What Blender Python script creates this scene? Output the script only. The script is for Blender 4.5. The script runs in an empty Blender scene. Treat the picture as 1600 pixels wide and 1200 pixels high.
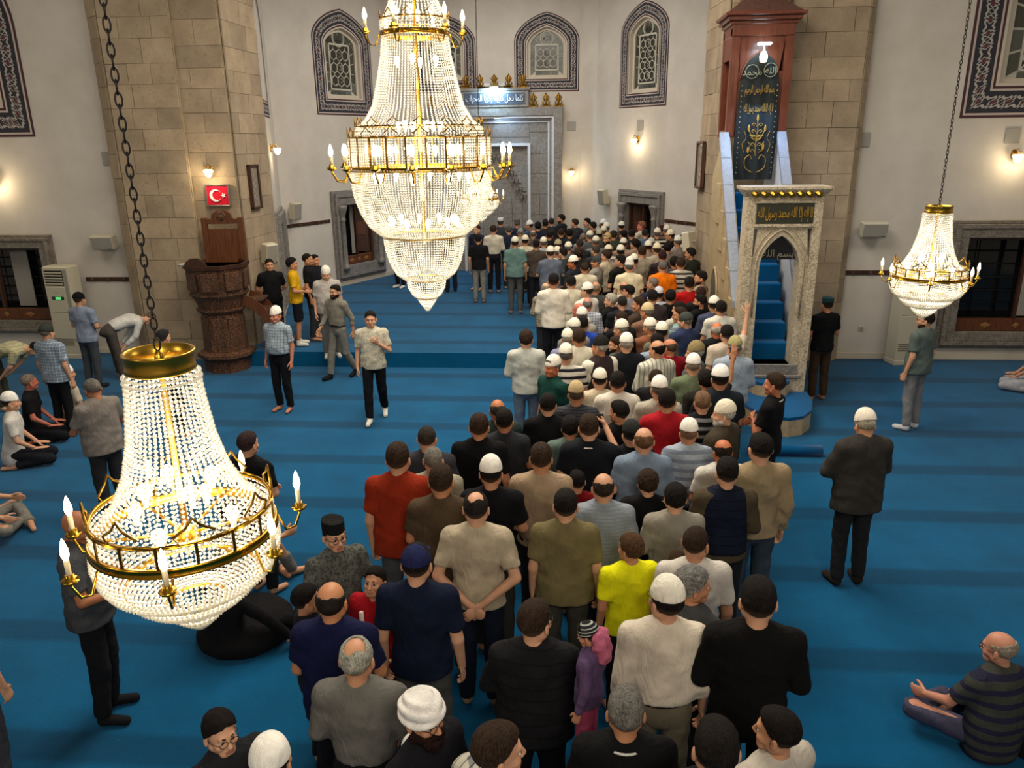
import bpy, math, random
import numpy as np
from mathutils import Vector, Matrix, Euler
random.seed(7); RNG = np.random.default_rng(7)
S = bpy.context.scene
COL = S.collection
# ---------------------------------------------------------------- camera
cd = bpy.data.cameras.new('camera'); cam = bpy.data.objects.new('camera', cd); COL.objects.link(cam); S.camera = cam
cd.sensor_fit = 'HORIZONTAL'; cd.sensor_width = 36.0; cd.lens = 27.0; cd.clip_end = 100
_n = np.array([50.0, -3800.0, -1200.0]); _z = -_n/np.linalg.norm(_n)
_f = np.array([0, 0, -1.0]); _f = _f-_z*_f.dot(_z); _f /= np.linalg.norm(_f); _r = np.cross(_f, _z)
_a = math.radians(4.5); _Y = _f*math.cos(_a)+_r*math.sin(_a); _X = np.cross(_Y, _z)
_M = Matrix([list(map(float, _X)), list(map(float, _Y)), list(map(float, _z))])
cam.matrix_world = Matrix.Translation((0, 0, 4.2)) @ _M.to_4x4()
# ---------------------------------------------------------------- exposure, world, light
S.view_settings.view_transform = 'Standard'; S.view_settings.look = 'None'
S.view_settings.exposure = 0.0; S.view_settings.gamma = 1.0; S.view_settings.use_curve_mapping = False
try:
    S.cycles.max_bounces = 6; S.cycles.diffuse_bounces = 3; S.cycles.glossy_bounces = 2
    S.cycles.transmission_bounces = 3; S.cycles.transparent_max_bounces = 6
    S.cycles.sample_clamp_indirect = 3.0; S.cycles.caustics_reflective = False; S.cycles.caustics_refractive = False
    S.cycles.use_denoising = True
except Exception: pass
W = bpy.data.worlds.new('world'); S.world = W; W.use_nodes = True
bg = W.node_tree.nodes['Background']; bg.inputs[0].default_value = (1.0, 0.96, 0.9, 1); bg.inputs[1].default_value = 0.12
def area(loc, size, power, col=(1, .9, .76), target=None, sy=None):
    l = bpy.data.lights.new('area_light', 'AREA'); l.shape = 'RECTANGLE'; l.size = size; l.size_y = sy or size
    l.energy = power; l.color = col
    o = bpy.data.objects.new('area_light', l); COL.objects.link(o); o.location = loc
    d = Vector(target or (loc[0], loc[1], 0))-Vector(loc)
    o.rotation_euler = d.to_track_quat('-Z', 'Y').to_euler(); return o
def point(loc, power, col=(1, .82, .55), r=.1):
    l = bpy.data.lights.new('bulb_light', 'POINT'); l.energy = power; l.color = col; l.shadow_soft_size = r
    o = bpy.data.objects.new('bulb_light', l); COL.objects.link(o); o.location = loc; return o
# the hall's own lamps, hung high out of the frame, and fill lights added on the gallery behind the viewer for the crowd's backs
area((1.5, -2.6, 6.8), 3, 330, target=(0, 7, 1)); area((-6, -2.6, 6.8), 2, 90, target=(-5, 8, 1))
area((-1, 8.5, 8.8), 5, 700); area((-1, 13.5, 8.8), 4, 460); area((-2, 20, 8.8), 3, 300, (1, .95, .88)); area((8, 8, 8.8), 3, 240); area((-10, 10, 8.8), 3, 150)
# ---------------------------------------------------------------- materials
_mats = {}
def nodes_mat(name):
    m = bpy.data.materials.new(name); m.use_nodes = True
    nt = m.node_tree; b = nt.nodes['Principled BSDF']; return m, nt, b
def lin(c):
    if isinstance(c, str):
        c = [int(c[i:i+2], 16)/255 for i in (0, 2, 4)]
    return tuple((x/12.92 if x <= .04045 else ((x+.055)/1.055)**2.4) for x in c)
def N(nt, t, **k):
    n = nt.nodes.new(t)
    for a, v in k.items():
        if a.startswith('i_'):
            key = a[2:]; n.inputs[int(key) if key.isdigit() else key].default_value = v
        else: setattr(n, a, v)
    return n
def mixc(nt, fac, a, b, blend='MIX'):
    n = nt.nodes.new('ShaderNodeMix'); n.data_type = 'RGBA'; n.blend_type = blend
    def put(s, v):
        if isinstance(v, (tuple, list)): s.default_value = (*v[:3], 1)
        elif isinstance(v, (int, float)): s.default_value = v
        else: nt.links.new(v, s)
    put(n.inputs[0], fac); put(n.inputs[6], a); put(n.inputs[7], b); return n.outputs[2]
def ramp(nt, fac, stops, interp='LINEAR'):
    r = nt.nodes.new('ShaderNodeValToRGB'); r.color_ramp.interpolation = interp
    el = r.color_ramp.elements
    while len(el) < len(stops): el.new(.5)
    for e, (p, c) in zip(el, stops):
        e.position = p; e.color = (*(c if isinstance(c, tuple) else (c, c, c)), 1)
    nt.links.new(fac, r.inputs[0]); return r.outputs[0]
def math_(nt, op, a, b=None, c=None):
    n = nt.nodes.new('ShaderNodeMath'); n.operation = op
    for i, v in enumerate((a, b, c)):
        if v is None: continue
        if isinstance(v, (int, float)): n.inputs[i].default_value = v
        else: nt.links.new(v, n.inputs[i])
    return n.outputs[0]
def coords(nt, kind='Object', scale=None):
    t = nt.nodes.new('ShaderNodeTexCoord'); o = t.outputs[kind]
    if scale is not None:
        m = nt.nodes.new('ShaderNodeMapping'); m.inputs['Scale'].default_value = scale; nt.links.new(o, m.inputs[0]); o = m.outputs[0]
    return o
def noise(nt, vec, scale, detail=3, rough=.5, dist=0):
    n = N(nt, 'ShaderNodeTexNoise'); n.inputs['Scale'].default_value = scale; n.inputs['Detail'].default_value = detail
    n.inputs['Roughness'].default_value = rough; n.inputs['Distortion'].default_value = dist
    nt.links.new(vec, n.inputs['Vector']); return n.outputs[0]
def bump(nt, b, h, strength=.3, dist=.01):
    n = N(nt, 'ShaderNodeBump'); n.inputs['Strength'].default_value = strength; n.inputs['Distance'].default_value = dist
    nt.links.new(h, n.inputs['Height']); nt.links.new(n.outputs[0], b.inputs['Normal'])
def simple(name, col, rough=.5, metal=0, spec=.5, emit=0, ecol=None):
    k = ('s', name, col, rough, metal, emit)
    if k in _mats: return _mats[k]
    m, nt, b = nodes_mat(name); b.inputs['Base Color'].default_value = (*lin(col), 1)
    b.inputs['Roughness'].default_value = rough; b.inputs['Metallic'].default_value = metal
    b.inputs['Specular IOR Level'].default_value = spec
    if emit: b.inputs['Emission Color'].default_value = (*lin(ecol or col), 1); b.inputs['Emission Strength'].default_value = emit
    _mats[k] = m; return m
def fabric(col, pat='plain', col2='000000', s=1.0):
    k = ('f', col, pat, col2, s)
    if k in _mats: return _mats[k]
    m, nt, b = nodes_mat('fabric'); c = lin(col); c2 = lin(col2); v = coords(nt)
    n = noise(nt, v, 9, 3); base = mixc(nt, ramp(nt, n, [(.3, .82), (.7, 1.12)]), (0, 0, 0), c)
    mm = nt.nodes.new('ShaderNodeVectorMath'); mm.operation = 'SCALE'; mm.inputs[0].default_value = c
    nt.links.new(ramp(nt, n, [(.3, .84), (.7, 1.1)]), mm.inputs[3]); base = mm.outputs[0]
    sep = N(nt, 'ShaderNodeSeparateXYZ'); nt.links.new(v, sep.inputs[0])
    if pat != 'plain':
        def band(src, period, duty):
            f = math_(nt, 'FRACT', math_(nt, 'MULTIPLY', src, 1/period)); return math_(nt, 'LESS_THAN', f, duty)
        if pat == 'stripe': f = band(sep.outputs[2], .09*s, .42)
        elif pat == 'fine': f = math_(nt, 'MULTIPLY', band(sep.outputs[2], .03*s, .35), .8)
        elif pat == 'vert': f = band(sep.outputs[0], .05*s, .3)
        elif pat == 'check':
            f = math_(nt, 'MULTIPLY', math_(nt, 'ADD', band(sep.outputs[2], .045*s, .2), band(sep.outputs[0], .045*s, .2)), .6)
        elif pat == 'camo': f = ramp(nt, noise(nt, v, 28, 4, .6, 1.5), [(.45, 0.), (.52, 1.)])
        elif pat == 'chest':   # one broad band over the chest and back
            f = math_(nt, 'MULTIPLY', math_(nt, 'LESS_THAN', sep.outputs[2], 1.30), math_(nt, 'GREATER_THAN', sep.outputs[2], 1.18))
        elif pat == 'quilt':
            f = math_(nt, 'MULTIPLY', band(sep.outputs[2], .075*s, .12), .8)
        base = mixc(nt, f, base, c2)
    nt.links.new(base, b.inputs['Base Color']); b.inputs['Roughness'].default_value = .9
    b.inputs['Specular IOR Level'].default_value = .15
    w = nt.nodes.new('ShaderNodeMapping'); w.inputs['Scale'].default_value = (1.6, 1.6, .55); nt.links.new(v, w.inputs[0])
    bump(nt, b, math_(nt, 'ADD', noise(nt, w.outputs[0], 9, 3, .55, 1.2), math_(nt, 'MULTIPLY', noise(nt, v, 220, 2), .12)), .55, .035)
    _mats[k] = m; return m
def skin(col):
    k = ('skin', col)
    if k in _mats: return _mats[k]
    m, nt, b = nodes_mat('skin'); v = coords(nt); c = lin(col)
    n = noise(nt, v, 25, 3)
    base = mixc(nt, n, c, (c[0]*.86, c[1]*.72, c[2]*.66))
    nt.links.new(base, b.inputs['Base Color']); b.inputs['Roughness'].default_value = .5
    b.inputs['Specular IOR Level'].default_value = .3
    _mats[k] = m; return m
def hairmat(col, fade=None):
    k = ('hair', col, fade)
    if k in _mats: return _mats[k]
    m, nt, b = nodes_mat('hair'); v0 = coords(nt); v = coords(nt, 'Object', (1, 1, .22)); c = lin(col)
    n = noise(nt, v, 150, 3, .7, .4); n2 = noise(nt, v0, 26, 3)
    base = mixc(nt, ramp(nt, n, [(.35, 0.), (.65, 1.)]), tuple(x*.35 for x in c), tuple(min(1, x*1.25+.004) for x in c))
    base = mixc(nt, 1, base, ramp(nt, n2, [(.3, .65), (.7, 1.15)]), 'MULTIPLY')
    if fade:   # cropped sides and nape let the scalp show through
        sep = N(nt, 'ShaderNodeSeparateXYZ'); nt.links.new(v0, sep.inputs[0])
        f = ramp(nt, math_(nt, 'ADD', math_(nt, 'MULTIPLY', sep.outputs[2], 5), .5), [(.12, .62), (.55, 0.)]); base = mixc(nt, f, base, tuple(x*.6 for x in lin(fade)))
    nt.links.new(base, b.inputs['Base Color']); b.inputs['Roughness'].default_value = .75; b.inputs['Specular IOR Level'].default_value = .12
    bump(nt, b, n, 1.0, .012)
    _mats[k] = m; return m
# ---------------------------------------------------------------- scene graph helpers
def tag(o, label=None, cat=None, group=None, kind=None):
    if label: o['label'] = label
    if cat: o['category'] = cat
    if group: o['group'] = group
    if kind: o['kind'] = kind
    return o
def empty(name, loc=(0, 0, 0), rz=0, parent=None):
    o = bpy.data.objects.new(name, None); COL.objects.link(o); o.location = loc; o.rotation_euler = (0, 0, rz)
    o.empty_display_size = .1
    if parent: o.parent = parent
    return o
def thing(name, label, cat, loc=(0, 0, 0), rz=0, group=None):
    return tag(empty(name, loc, rz), label, cat, group)
def ob(name, mesh, parent=None, mat=None, loc=None, rot=None, scale=None):
    o = bpy.data.objects.new(name, mesh); COL.objects.link(o)
    if parent: o.parent = parent
    if loc is not None: o.location = loc
    if rot is not None: o.rotation_euler = rot
    if scale is not None: o.scale = scale
    if mat is not None:
        ms = mat if isinstance(mat, (list, tuple)) else [mat]
        while len(mesh.materials) < len(ms): mesh.materials.append(None)
        for i, m_ in enumerate(ms):
            o.material_slots[i].link = 'OBJECT'; o.material_slots[i].material = m_
    return o
def npmesh(name, V, Q, smooth=True, mi=None, nmat=1):
    me = bpy.data.meshes.new(name); V = np.asarray(V, np.float32); Q = np.asarray(Q, np.int32); k = Q.shape[1]
    me.vertices.add(len(V)); me.vertices.foreach_set('co', V.ravel())
    me.loops.add(Q.size); me.loops.foreach_set('vertex_index', Q.ravel())
    me.polygons.add(len(Q)); me.polygons.foreach_set('loop_start', np.arange(0, Q.size, k, dtype=np.int32))
    try: me.polygons.foreach_set('loop_total', np.full(len(Q), k, np.int32))
    except Exception: pass
    if mi is not None: me.polygons.foreach_set('material_index', np.asarray(mi, np.int32))
    if smooth: me.polygons.foreach_set('use_smooth', np.ones(len(Q), bool))
    for _ in range(nmat): me.materials.append(None)
    me.update(calc_edges=True); return me
class MB:
    """collects boxes, tubes, lathes and prisms into one mesh"""
    def __init__(s): s.v = []; s.f = []; s.m = []; s.sm = []
    def add(s, vs, fs, mi=0, smooth=False, M=None):
        b = len(s.v)
        s.v += [tuple(M @ Vector(v)) if M else tuple(v) for v in vs]
        s.f += [tuple(i+b for i in f) for f in fs]; s.m += [mi]*len(fs); s.sm += [smooth]*len(fs); return s
    def box(s, a, b, mi=0, M=None, bev=0):
        x0, y0, z0 = a; x1, y1, z1 = b
        if bev:
            c = bev; vs = []
            for (z, i) in ((z0, c), (z0+c, 0), (z1-c, 0), (z1, c)):
                vs += [(x0+i, y0+i, z), (x1-i, y0+i, z), (x1-i, y1-i, z), (x0+i, y1-i, z)]
            fs = [(3, 2, 1, 0), (12, 13, 14, 15)]
            for k in range(3):
                for j in range(4):
                    fs.append((4*k+j, 4*k+(j+1) % 4, 4*k+4+(j+1) % 4, 4*k+4+j))
            return s.add(vs, fs, mi, False, M)
        vs = [(x0, y0, z0), (x1, y0, z0), (x1, y1, z0), (x0, y1, z0), (x0, y0, z1), (x1, y0, z1), (x1, y1, z1), (x0, y1, z1)]
        return s.add(vs, [(3, 2, 1, 0), (4, 5, 6, 7), (0, 1, 5, 4), (1, 2, 6, 5), (2, 3, 7, 6), (3, 0, 4, 7)], mi, False, M)
    def lathe(s, prof, n=24, mi=0, M=None, smooth=True, cap=True):
        vs = []; fs = []
        for r, z in prof:
            for j in range(n): a = 2*math.pi*j/n; vs.append((r*math.cos(a), r*math.sin(a), z))
        for k in range(len(prof)-1):
            for j in range(n): fs.append((k*n+j, k*n+(j+1) % n, (k+1)*n+(j+1) % n, (k+1)*n+j))
        if cap:
            fs.append(tuple(range(n-1, -1, -1))); fs.append(tuple(range((len(prof)-1)*n, len(prof)*n)))
        return s.add(vs, fs, mi, smooth, M)
    def tube(s, pts, r, n=6, mi=0, M=None, closed=False):
        pts = [Vector(p) for p in pts]; rs = r if isinstance(r, (list, tuple)) else [r]*len(pts); vs = []; fs = []; L = len(pts)
        up = None
        for i, p in enumerate(pts):
            a = pts[(i-1) % L] if (closed or i > 0) else p; c = pts[(i+1) % L] if (closed or i < L-1) else p
            t = (c-a).normalized()
            if up is None: up = Vector((0, 0, 1)) if abs(t.z) < .9 else Vector((1, 0, 0))
            u = t.cross(up).normalized() if t.cross(up).length > 1e-6 else t.orthogonal().normalized(); w = u.cross(t).normalized(); up = w
            for j in range(n): an = 2*math.pi*j/n; vs.append(tuple(p+(u*math.cos(an)+w*math.sin(an))*rs[i]))
        for i in range(L if closed else L-1):
            for j in range(n): fs.append((i*n+j, i*n+(j+1) % n, ((i+1) % L)*n+(j+1) % n, ((i+1) % L)*n+j))
        if not closed: fs.append(tuple(range(n-1, -1, -1))); fs.append(tuple(range((L-1)*n, L*n)))
        return s.add(vs, fs, mi, True, M)
    def prism(s, poly, z0, z1, mi=0, M=None):
        n = len(poly); vs = [(x, y, z0) for x, y in poly]+[(x, y, z1) for x, y in poly]
        fs = [tuple(range(n-1, -1, -1)), tuple(range(n, 2*n))]+[(i, (i+1) % n, n+(i+1) % n, n+i) for i in range(n)]
        return s.add(vs, fs, mi, False, M)
    def strip(s, outer, inner, z0, z1, mi=0, M=None, closed=True):
        """solid ring between two outlines of equal length (xy), from z0 to z1"""
        n = len(outer); vs = [(x, y, z0) for x, y in outer]+[(x, y, z0) for x, y in inner]+[(x, y, z1) for x, y in outer]+[(x, y, z1) for x, y in inner]
        fs = []
        for i in range(n if closed else n-1):
            j = (i+1) % n
            fs += [(2*n+i, 2*n+j, 3*n+j, 3*n+i), (j, i, n+i, n+j), (i, j, 2*n+j, 2*n+i), (n+j, n+i, 3*n+i, 3*n+j)]
        if not closed: fs += [(0, 2*n, 3*n, n), (n-1, 2*n-1, 4*n-1, 3*n-1)]
        return s.add(vs, fs, mi, False, M)
    def mesh(s, name='m', nmat=1):
        me = bpy.data.meshes.new(name); me.from_pydata(s.v, [], s.f)
        for _ in range(max([nmat]+[i+1 for i in s.m])): me.materials.append(None)
        me.polygons.foreach_set('material_index', s.m); me.polygons.foreach_set('use_smooth', s.sm); me.update(); return me
    def build(s, name, mat, parent=None, **k): return ob(name, s.mesh(name), parent, mat, **k)
# ---------------------------------------------------------------- people: implicit surfaces turned into meshes
def nets(F, xs, ys, zs, smooth=1):
    """surface nets over a (possibly uneven) grid; F < 0 is inside"""
    S_ = F < 0; nx, ny, nz = F.shape
    c = np.zeros((nx-1, ny-1, nz-1), np.int8)
    for i in (0, 1):
        for j in (0, 1):
            for k in (0, 1): c += S_[i:nx-1+i, j:ny-1+j, k:nz-1+k]
    act = (c > 0) & (c < 8); I, J, K = np.nonzero(act); n = len(I)
    idx = np.full(act.shape, -1, np.int32); idx[I, J, K] = np.arange(n)
    acc = np.zeros((n, 3)); cnt = np.zeros(n); G = (xs, ys, zs)
    for ax in range(3):
        o1, o2 = [a for a in range(3) if a != ax]
        for u in (0, 1):
            for w in (0, 1):
                d = [0, 0, 0]; d[o1] = u; d[o2] = w; e = list(d); e[ax] = 1
                a = F[I+d[0], J+d[1], K+d[2]]; b = F[I+e[0], J+e[1], K+e[2]]
                m = (a < 0) != (b < 0); t = np.where(m, a/np.where(m, a-b, 1), 0)
                P = np.stack([xs[I+d[0]], ys[J+d[1]], zs[K+d[2]]], 1).astype(float)
                g = G[ax]; ia = (I, J, K)[ax]; P[:, ax] = g[ia]+(g[ia+1]-g[ia])*t
                acc[m] += P[m]; cnt += m
    V = acc/np.maximum(cnt, 1)[:, None]; Q = []
    for ax in range(3):
        o1, o2 = ((1, 2), (2, 0), (0, 1))[ax]
        sl = [slice(1, -1)]*3; sl[ax] = slice(0, -1); sh = list(sl); sh[ax] = slice(1, None)
        a = S_[tuple(sl)]; b = S_[tuple(sh)]; m = a != b; i3 = list(np.nonzero(m)); fl = a[tuple(i3)]
        base = [i3[0]+(0 if ax == 0 else 1), i3[1]+(0 if ax == 1 else 1), i3[2]+(0 if ax == 2 else 1)]
        def at(u, w):
            q = list(base); q[o1] = q[o1]-u; q[o2] = q[o2]-w; return idx[q[0], q[1], q[2]]
        q = np.stack([at(1, 1), at(0, 1), at(0, 0), at(1, 0)], 1)
        q[~fl] = q[~fl][:, ::-1]; Q.append(q)
    Q = np.concatenate(Q)
    for _ in range(smooth):
        s = np.zeros_like(V); k = np.zeros(n)
        for a, b in ((0, 1), (1, 2), (2, 3), (3, 0)):
            for p, q in ((a, b), (b, a)):
                for d in range(3): s[:, d] += np.bincount(Q[:, p], V[Q[:, q], d], n)
                k += np.bincount(Q[:, p], minlength=n)
        V = V*.5+.5*s/np.maximum(k, 1)[:, None]
    return V, Q
def _v(a): return np.asarray(a, float)
class Field:
    def __init__(s, lo, hi, h, axes=None):
        s.ax = axes or [np.arange(lo[i], hi[i]+h, h) for i in range(3)]
        s.F = np.full([len(a) for a in s.ax], 9., np.float32)
    def _box(s, lo, hi):
        sl = []
        for i in range(3):
            a = max(0, np.searchsorted(s.ax[i], lo[i])-1); b = min(len(s.ax[i]), np.searchsorted(s.ax[i], hi[i])+1); sl.append(slice(a, b))
        x, y, z = [s.ax[i][sl[i]].astype(np.float32) for i in range(3)]
        return tuple(sl), x[:, None, None], y[None, :, None], z[None, None, :]
    def _put(s, sl, d, k, sub=False):
        A = s.F[sl]
        if sub: h = np.clip(.5-.5*(A+d)/k, 0, 1); s.F[sl] = A*(1-h)+(-d)*h+k*h*(1-h)
        else: h = np.clip(.5+.5*(A-d)/k, 0, 1); s.F[sl] = A*(1-h)+d*h-k*h*(1-h)
    def cap(s, A, B, ra, rb, k=.02, side=None, flat=1., sub=False):
        A, B = _v(A), _v(B); L = np.linalg.norm(B-A); w = (B-A)/L if L > 1e-6 else _v((0, 0, 1)); R = max(ra, rb)+.07
        sl, x, y, z = s._box(np.minimum(A, B)-R, np.maximum(A, B)+R)
        X, Y, Z = x-A[0], y-A[1], z-A[2]
        a = X*w[0]+Y*w[1]+Z*w[2]; h = np.clip(a/max(L, 1e-6), 0, 1); r = ra+(rb-ra)*h
        if side is None:
            e = a-h*L; q = np.sqrt(np.maximum(X*X+Y*Y+Z*Z-a*a, 0)+e*e)-r
        else:
            sd = _v(side); sd = sd-w*sd.dot(w); sd /= np.linalg.norm(sd); v = np.cross(w, sd)
            b = X*sd[0]+Y*sd[1]+Z*sd[2]; c = (X*v[0]+Y*v[1]+Z*v[2])/flat; e = a-h*L
            q = (np.sqrt(b*b+c*c+e*e)-r)*(.5+.5*flat)
        s._put(sl, q, k, sub); return s
    def ell(s, C, R, k=.02, sub=False, tilt=0):
        C, R = _v(C), _v(R); sl, x, y, z = s._box(C-R.max()-.06, C+R.max()+.06)
        X, Y, Z = x-C[0], y-C[1], z-C[2]
        if tilt: ct, st = math.cos(tilt), math.sin(tilt); Y, Z = Y*ct+Z*st, -Y*st+Z*ct
        q = (np.sqrt((X/R[0])**2+(Y/R[1])**2+(Z/R[2])**2)-1)*R.min(); s._put(sl, q, k, sub); return s
    def full(s): return s.ax[0].astype(np.float32)[:, None, None], s.ax[1].astype(np.float32)[None, :, None], s.ax[2].astype(np.float32)[None, None, :]
    def cut(s, P, nrm, r=None, C=None):
        """keep the side n.(p-P) < 0; with r only within r of C"""
        x, y, z = s.full(); P = _v(P); n = _v(nrm)/np.linalg.norm(nrm)
        d = (x-P[0])*n[0]+(y-P[1])*n[1]+(z-P[2])*n[2]
        if r is not None:
            C = _v(C if C is not None else P); m = ((x-C[0])**2+(y-C[1])**2+(z-C[2])**2) < r*r; d = np.where(m, d, -9)
        s.F = np.maximum(s.F, d.astype(np.float32)); return s
    def wrinkle(s, amp, f=1., seed=0):
        x, y, z = s.full(); a = seed*1.7
        n = np.sin(17*f*z+6*np.sin(9*x+a)+3*np.sin(11*y+a))+.7*np.sin(31*f*z-13*x*f+5*np.sin(13*y+a*2))+.6*np.sin(27*f*x+9*z+4*np.sin(19*z+a))+.5*np.sin(45*f*y+23*x+9*z*f)
        s.F += (amp*n).astype(np.float32); return s
    def part(s, fn, k=.03):
        g = Field(None, None, 0, s.ax); fn(g); s._put((slice(None),)*3, g.F, k); return s
    def mesh(s, smooth=1): return nets(s.F, *s.ax, smooth)

# ---- the standing figure is 1.75 m tall and faces +Y
def stand(R=None, L=None, legs=None, lean=0, **k):
    P = dict(pelvis=(0, -.005, .97), waist=(0, .0, 1.11), chest=(0, -.012, 1.29), neck=(0, -.03, 1.465), hp=(0, 0, 0),
             hip=(.09, 0, .93), knee=[(.1, .012, .50), (-.1, .012, .50)], ank=[(.105, -.03, .085), (-.105, -.03, .085)], toe=[(.13, .13, .03), (-.13, .13, .03)],
             sh=(.182, -.02, 1.412))
    A = dict(down=((.235, -.045, 1.13), (.245, .02, .885)), front=((.248, .0, 1.15), (.045, .20, 1.09)), cross=((.25, .06, 1.16), (-.03, .19, 1.19)),
             behind=((.275, -.10, 1.14), (.03, -.20, .965)), phone=((.27, .22, 1.30), (.16, .40, 1.50)), high=((.30, .12, 1.62), (.33, .16, 1.86)),
             out=((.30, .10, 1.18), (.33, .34, 1.10)), fwd=((.235, .05, 1.14), (.235, .22, .95)), back=((.25, -.13, 1.15), (.25, -.14, .89)),
             chest=((.255, .02, 1.14), (.10, .20, 1.30)), shoulder=((.24, .16, 1.16), (.0, .19, 1.36)), belly=((.265, .0, 1.14), (.12, .21, 1.10)), hold=((.27, .06, 1.16), (.16, .25, 1.15)))
    r = A[R or 'down']; l = A[L or R or 'down']
    P['arm'] = [(r[0], r[1]), ((-l[0][0], l[0][1], l[0][2]), (-l[1][0], l[1][1], l[1][2]))]
    if legs == 'walk':
        P['knee'] = [(.1, .10, .51), (-.1, -.06, .50)]; P['ank'] = [(.1, .17, .10), (-.11, -.26, .15)]; P['toe'] = [(.12, .33, .045), (-.12, -.13, .03)]
    if legs == 'wide':
        P['knee'] = [(.16, .02, .50), (-.13, -.0, .50)]; P['ank'] = [(.22, .0, .085), (-.16, -.05, .085)]; P['toe'] = [(.27, .15, .03), (-.21, .10, .03)]
    P.update(k); return P
POSES = {
 'down': stand('down'), 'front': stand('front'), 'cross': stand('cross'), 'behind': stand('behind', 'behind'),
 'phone': stand('phone', 'front'), 'phone2': stand('phone', 'phone'), 'high': stand('high', 'down'), 'walk': stand('fwd', 'back', 'walk'),
 'walk2': stand('down', 'chest', 'walk'), 'reach': stand('out', 'belly'), 'wide': stand('front', 'front', 'wide'), 'hold': stand('hold', 'hold'), 'shoulder': stand('shoulder', 'down'),
 'belly': stand('belly'), 'selfie': stand('high', 'front'),
 'bow': dict(pelvis=(0, -.12, .95), waist=(0, .02, 1.02), chest=(0, .22, 1.07), neck=(0, .42, 1.06), hip=(.09, -.12, .90), knee=[(.1, -.07, .49), (-.1, -.07, .49)],
     ank=[(.105, -.05, .085), (-.105, -.05, .085)], toe=[(.13, .11, .03), (-.13, .11, .03)], sh=(.172, .36, 1.03), arm=[((.2, .26, .80), (.13, .04, .60)), ((-.2, .26, .80), (-.13, .04, .60))], pitch=-1.25),
 'kneel': dict(pelvis=(0, -.06, .26), waist=(0, -.03, .41), chest=(0, .0, .59), neck=(0, .01, .765), hip=(.1, -.04, .22), knee=[(.15, .37, .10), (-.15, .37, .10)],
     ank=[(.13, -.05, .07), (-.13, -.05, .07)], toe=[(.1, -.22, .035), (-.1, -.22, .035)], sh=(.172, .0, .70), arm=[((.24, .04, .44), (.14, .22, .275)), ((-.24, .04, .44), (-.14, .22, .275))]),
 'sit': dict(pelvis=(0, -.06, .13), waist=(0, -.06, .28), chest=(0, -.03, .46), neck=(0, .0, .635), hip=(.1, -.02, .13), knee=[(.38, .27, .17), (-.38, .27, .17)],
     ank=[(-.02, .33, .08), (.06, .46, .07)], toe=[(-.17, .36, .05), (.2, .50, .04)], sh=(.172, -.02, .575), arm=[((.27, .08, .36), (.31, .26, .29)), ((-.27, .08, .36), (-.31, .26, .29))], pitch=-.1),
 'sitknee': dict(pelvis=(0, -.06, .13), waist=(0, -.08, .28), chest=(0, -.06, .46), neck=(0, -.02, .635), hip=(.1, -.02, .13), knee=[(.17, .33, .48), (-.36, .30, .15)],
     ank=[(.14, .50, .08), (.02, .42, .07)], toe=[(.14, .68, .03), (.18, .44, .04)], sh=(.172, -.04, .575), arm=[((.26, .18, .50), (.22, .44, .52)), ((-.26, .04, .34), (-.30, .26, .22))]),
 'prop': dict(pelvis=(0, -.06, .14), waist=(.02, -.08, .28), chest=(.05, -.08, .46), neck=(.06, -.05, .63), hip=(.1, -.02, .13), knee=[(.33, .36, .16), (-.33, .30, .17)],
     ank=[(-.1, .42, .08), (.08, .36, .07)], toe=[(-.25, .45, .05), (.22, .42, .04)], sh=(.172, -.07, .58), arm=[((.36, .10, .36), (.50, .26, .10)), ((-.24, .08, .34), (-.22, .28, .24))]),
}
def torso(f, P, g, k=.05):
    """g: widths at hip, waist, chest, shoulder line"""
    s = (1, 0, 0)
    f.cap(P['pelvis'], P['waist'], g[0], g[1], k, s, .68); f.cap(P['waist'], P['chest'], g[1], g[2], k, s, .66)
    c = _v(P['chest']); n = _v(P['neck']); u = c+(n-c)*.45; f.cap(c, u, g[2], g[2]*.90, k, s, .60)
    a = _v(P['sh']); b = a*_v((-1, 1, 1)); f.cap(a, b, g[3], g[3], .06)
    t = c+(n-c)*.88; f.cap(a*_v((.35, 1, 1))+(n-c)*.1, b*_v((.35, 1, 1))+(n-c)*.1, g[3]*.95, g[3]*.95, .05)
def sgn(i): return 1 if i == 0 else -1
def head_mat(P, yaw, pitch=0):
    c = _v(P['chest']); n = _v(P['neck']); up = (n-c)/np.linalg.norm(n-c); up = (up*.35+_v((0, 0, 1))*.65) if 'pitch' not in P or P.get('pitch', 0) > -.5 else up
    up /= np.linalg.norm(up); hc = n+up*.165+_v((0, .02, 0))+(_v((0, .03, -.02)) if pitch < 0 else 0)
    return Matrix.Translation(hc.tolist()) @ Matrix.Rotation(yaw, 4, 'Z') @ Matrix.Rotation(P.get('pitch', 0)+pitch, 4, 'X')
_hdc = {}
def head_field(h, grow=0., lo=(-.105, -.135, -.16), hi=(.105, .135, .16)):
    f = Field(lo, hi, h); g = grow
    f.ell((0, -.012, .030), (.077+g, .096+g, .088+g), .01); f.ell((0, .026, -.032), (.060+g, .066+g, .080+g), .03)
    f.cap((-.02, .062, -.092), (.02, .062, -.092), .024+g, .024+g, .03); f.cap((-.052, .0, -.06), (.052, .0, -.06), .026+g, .026+g, .03)
    return f
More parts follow.
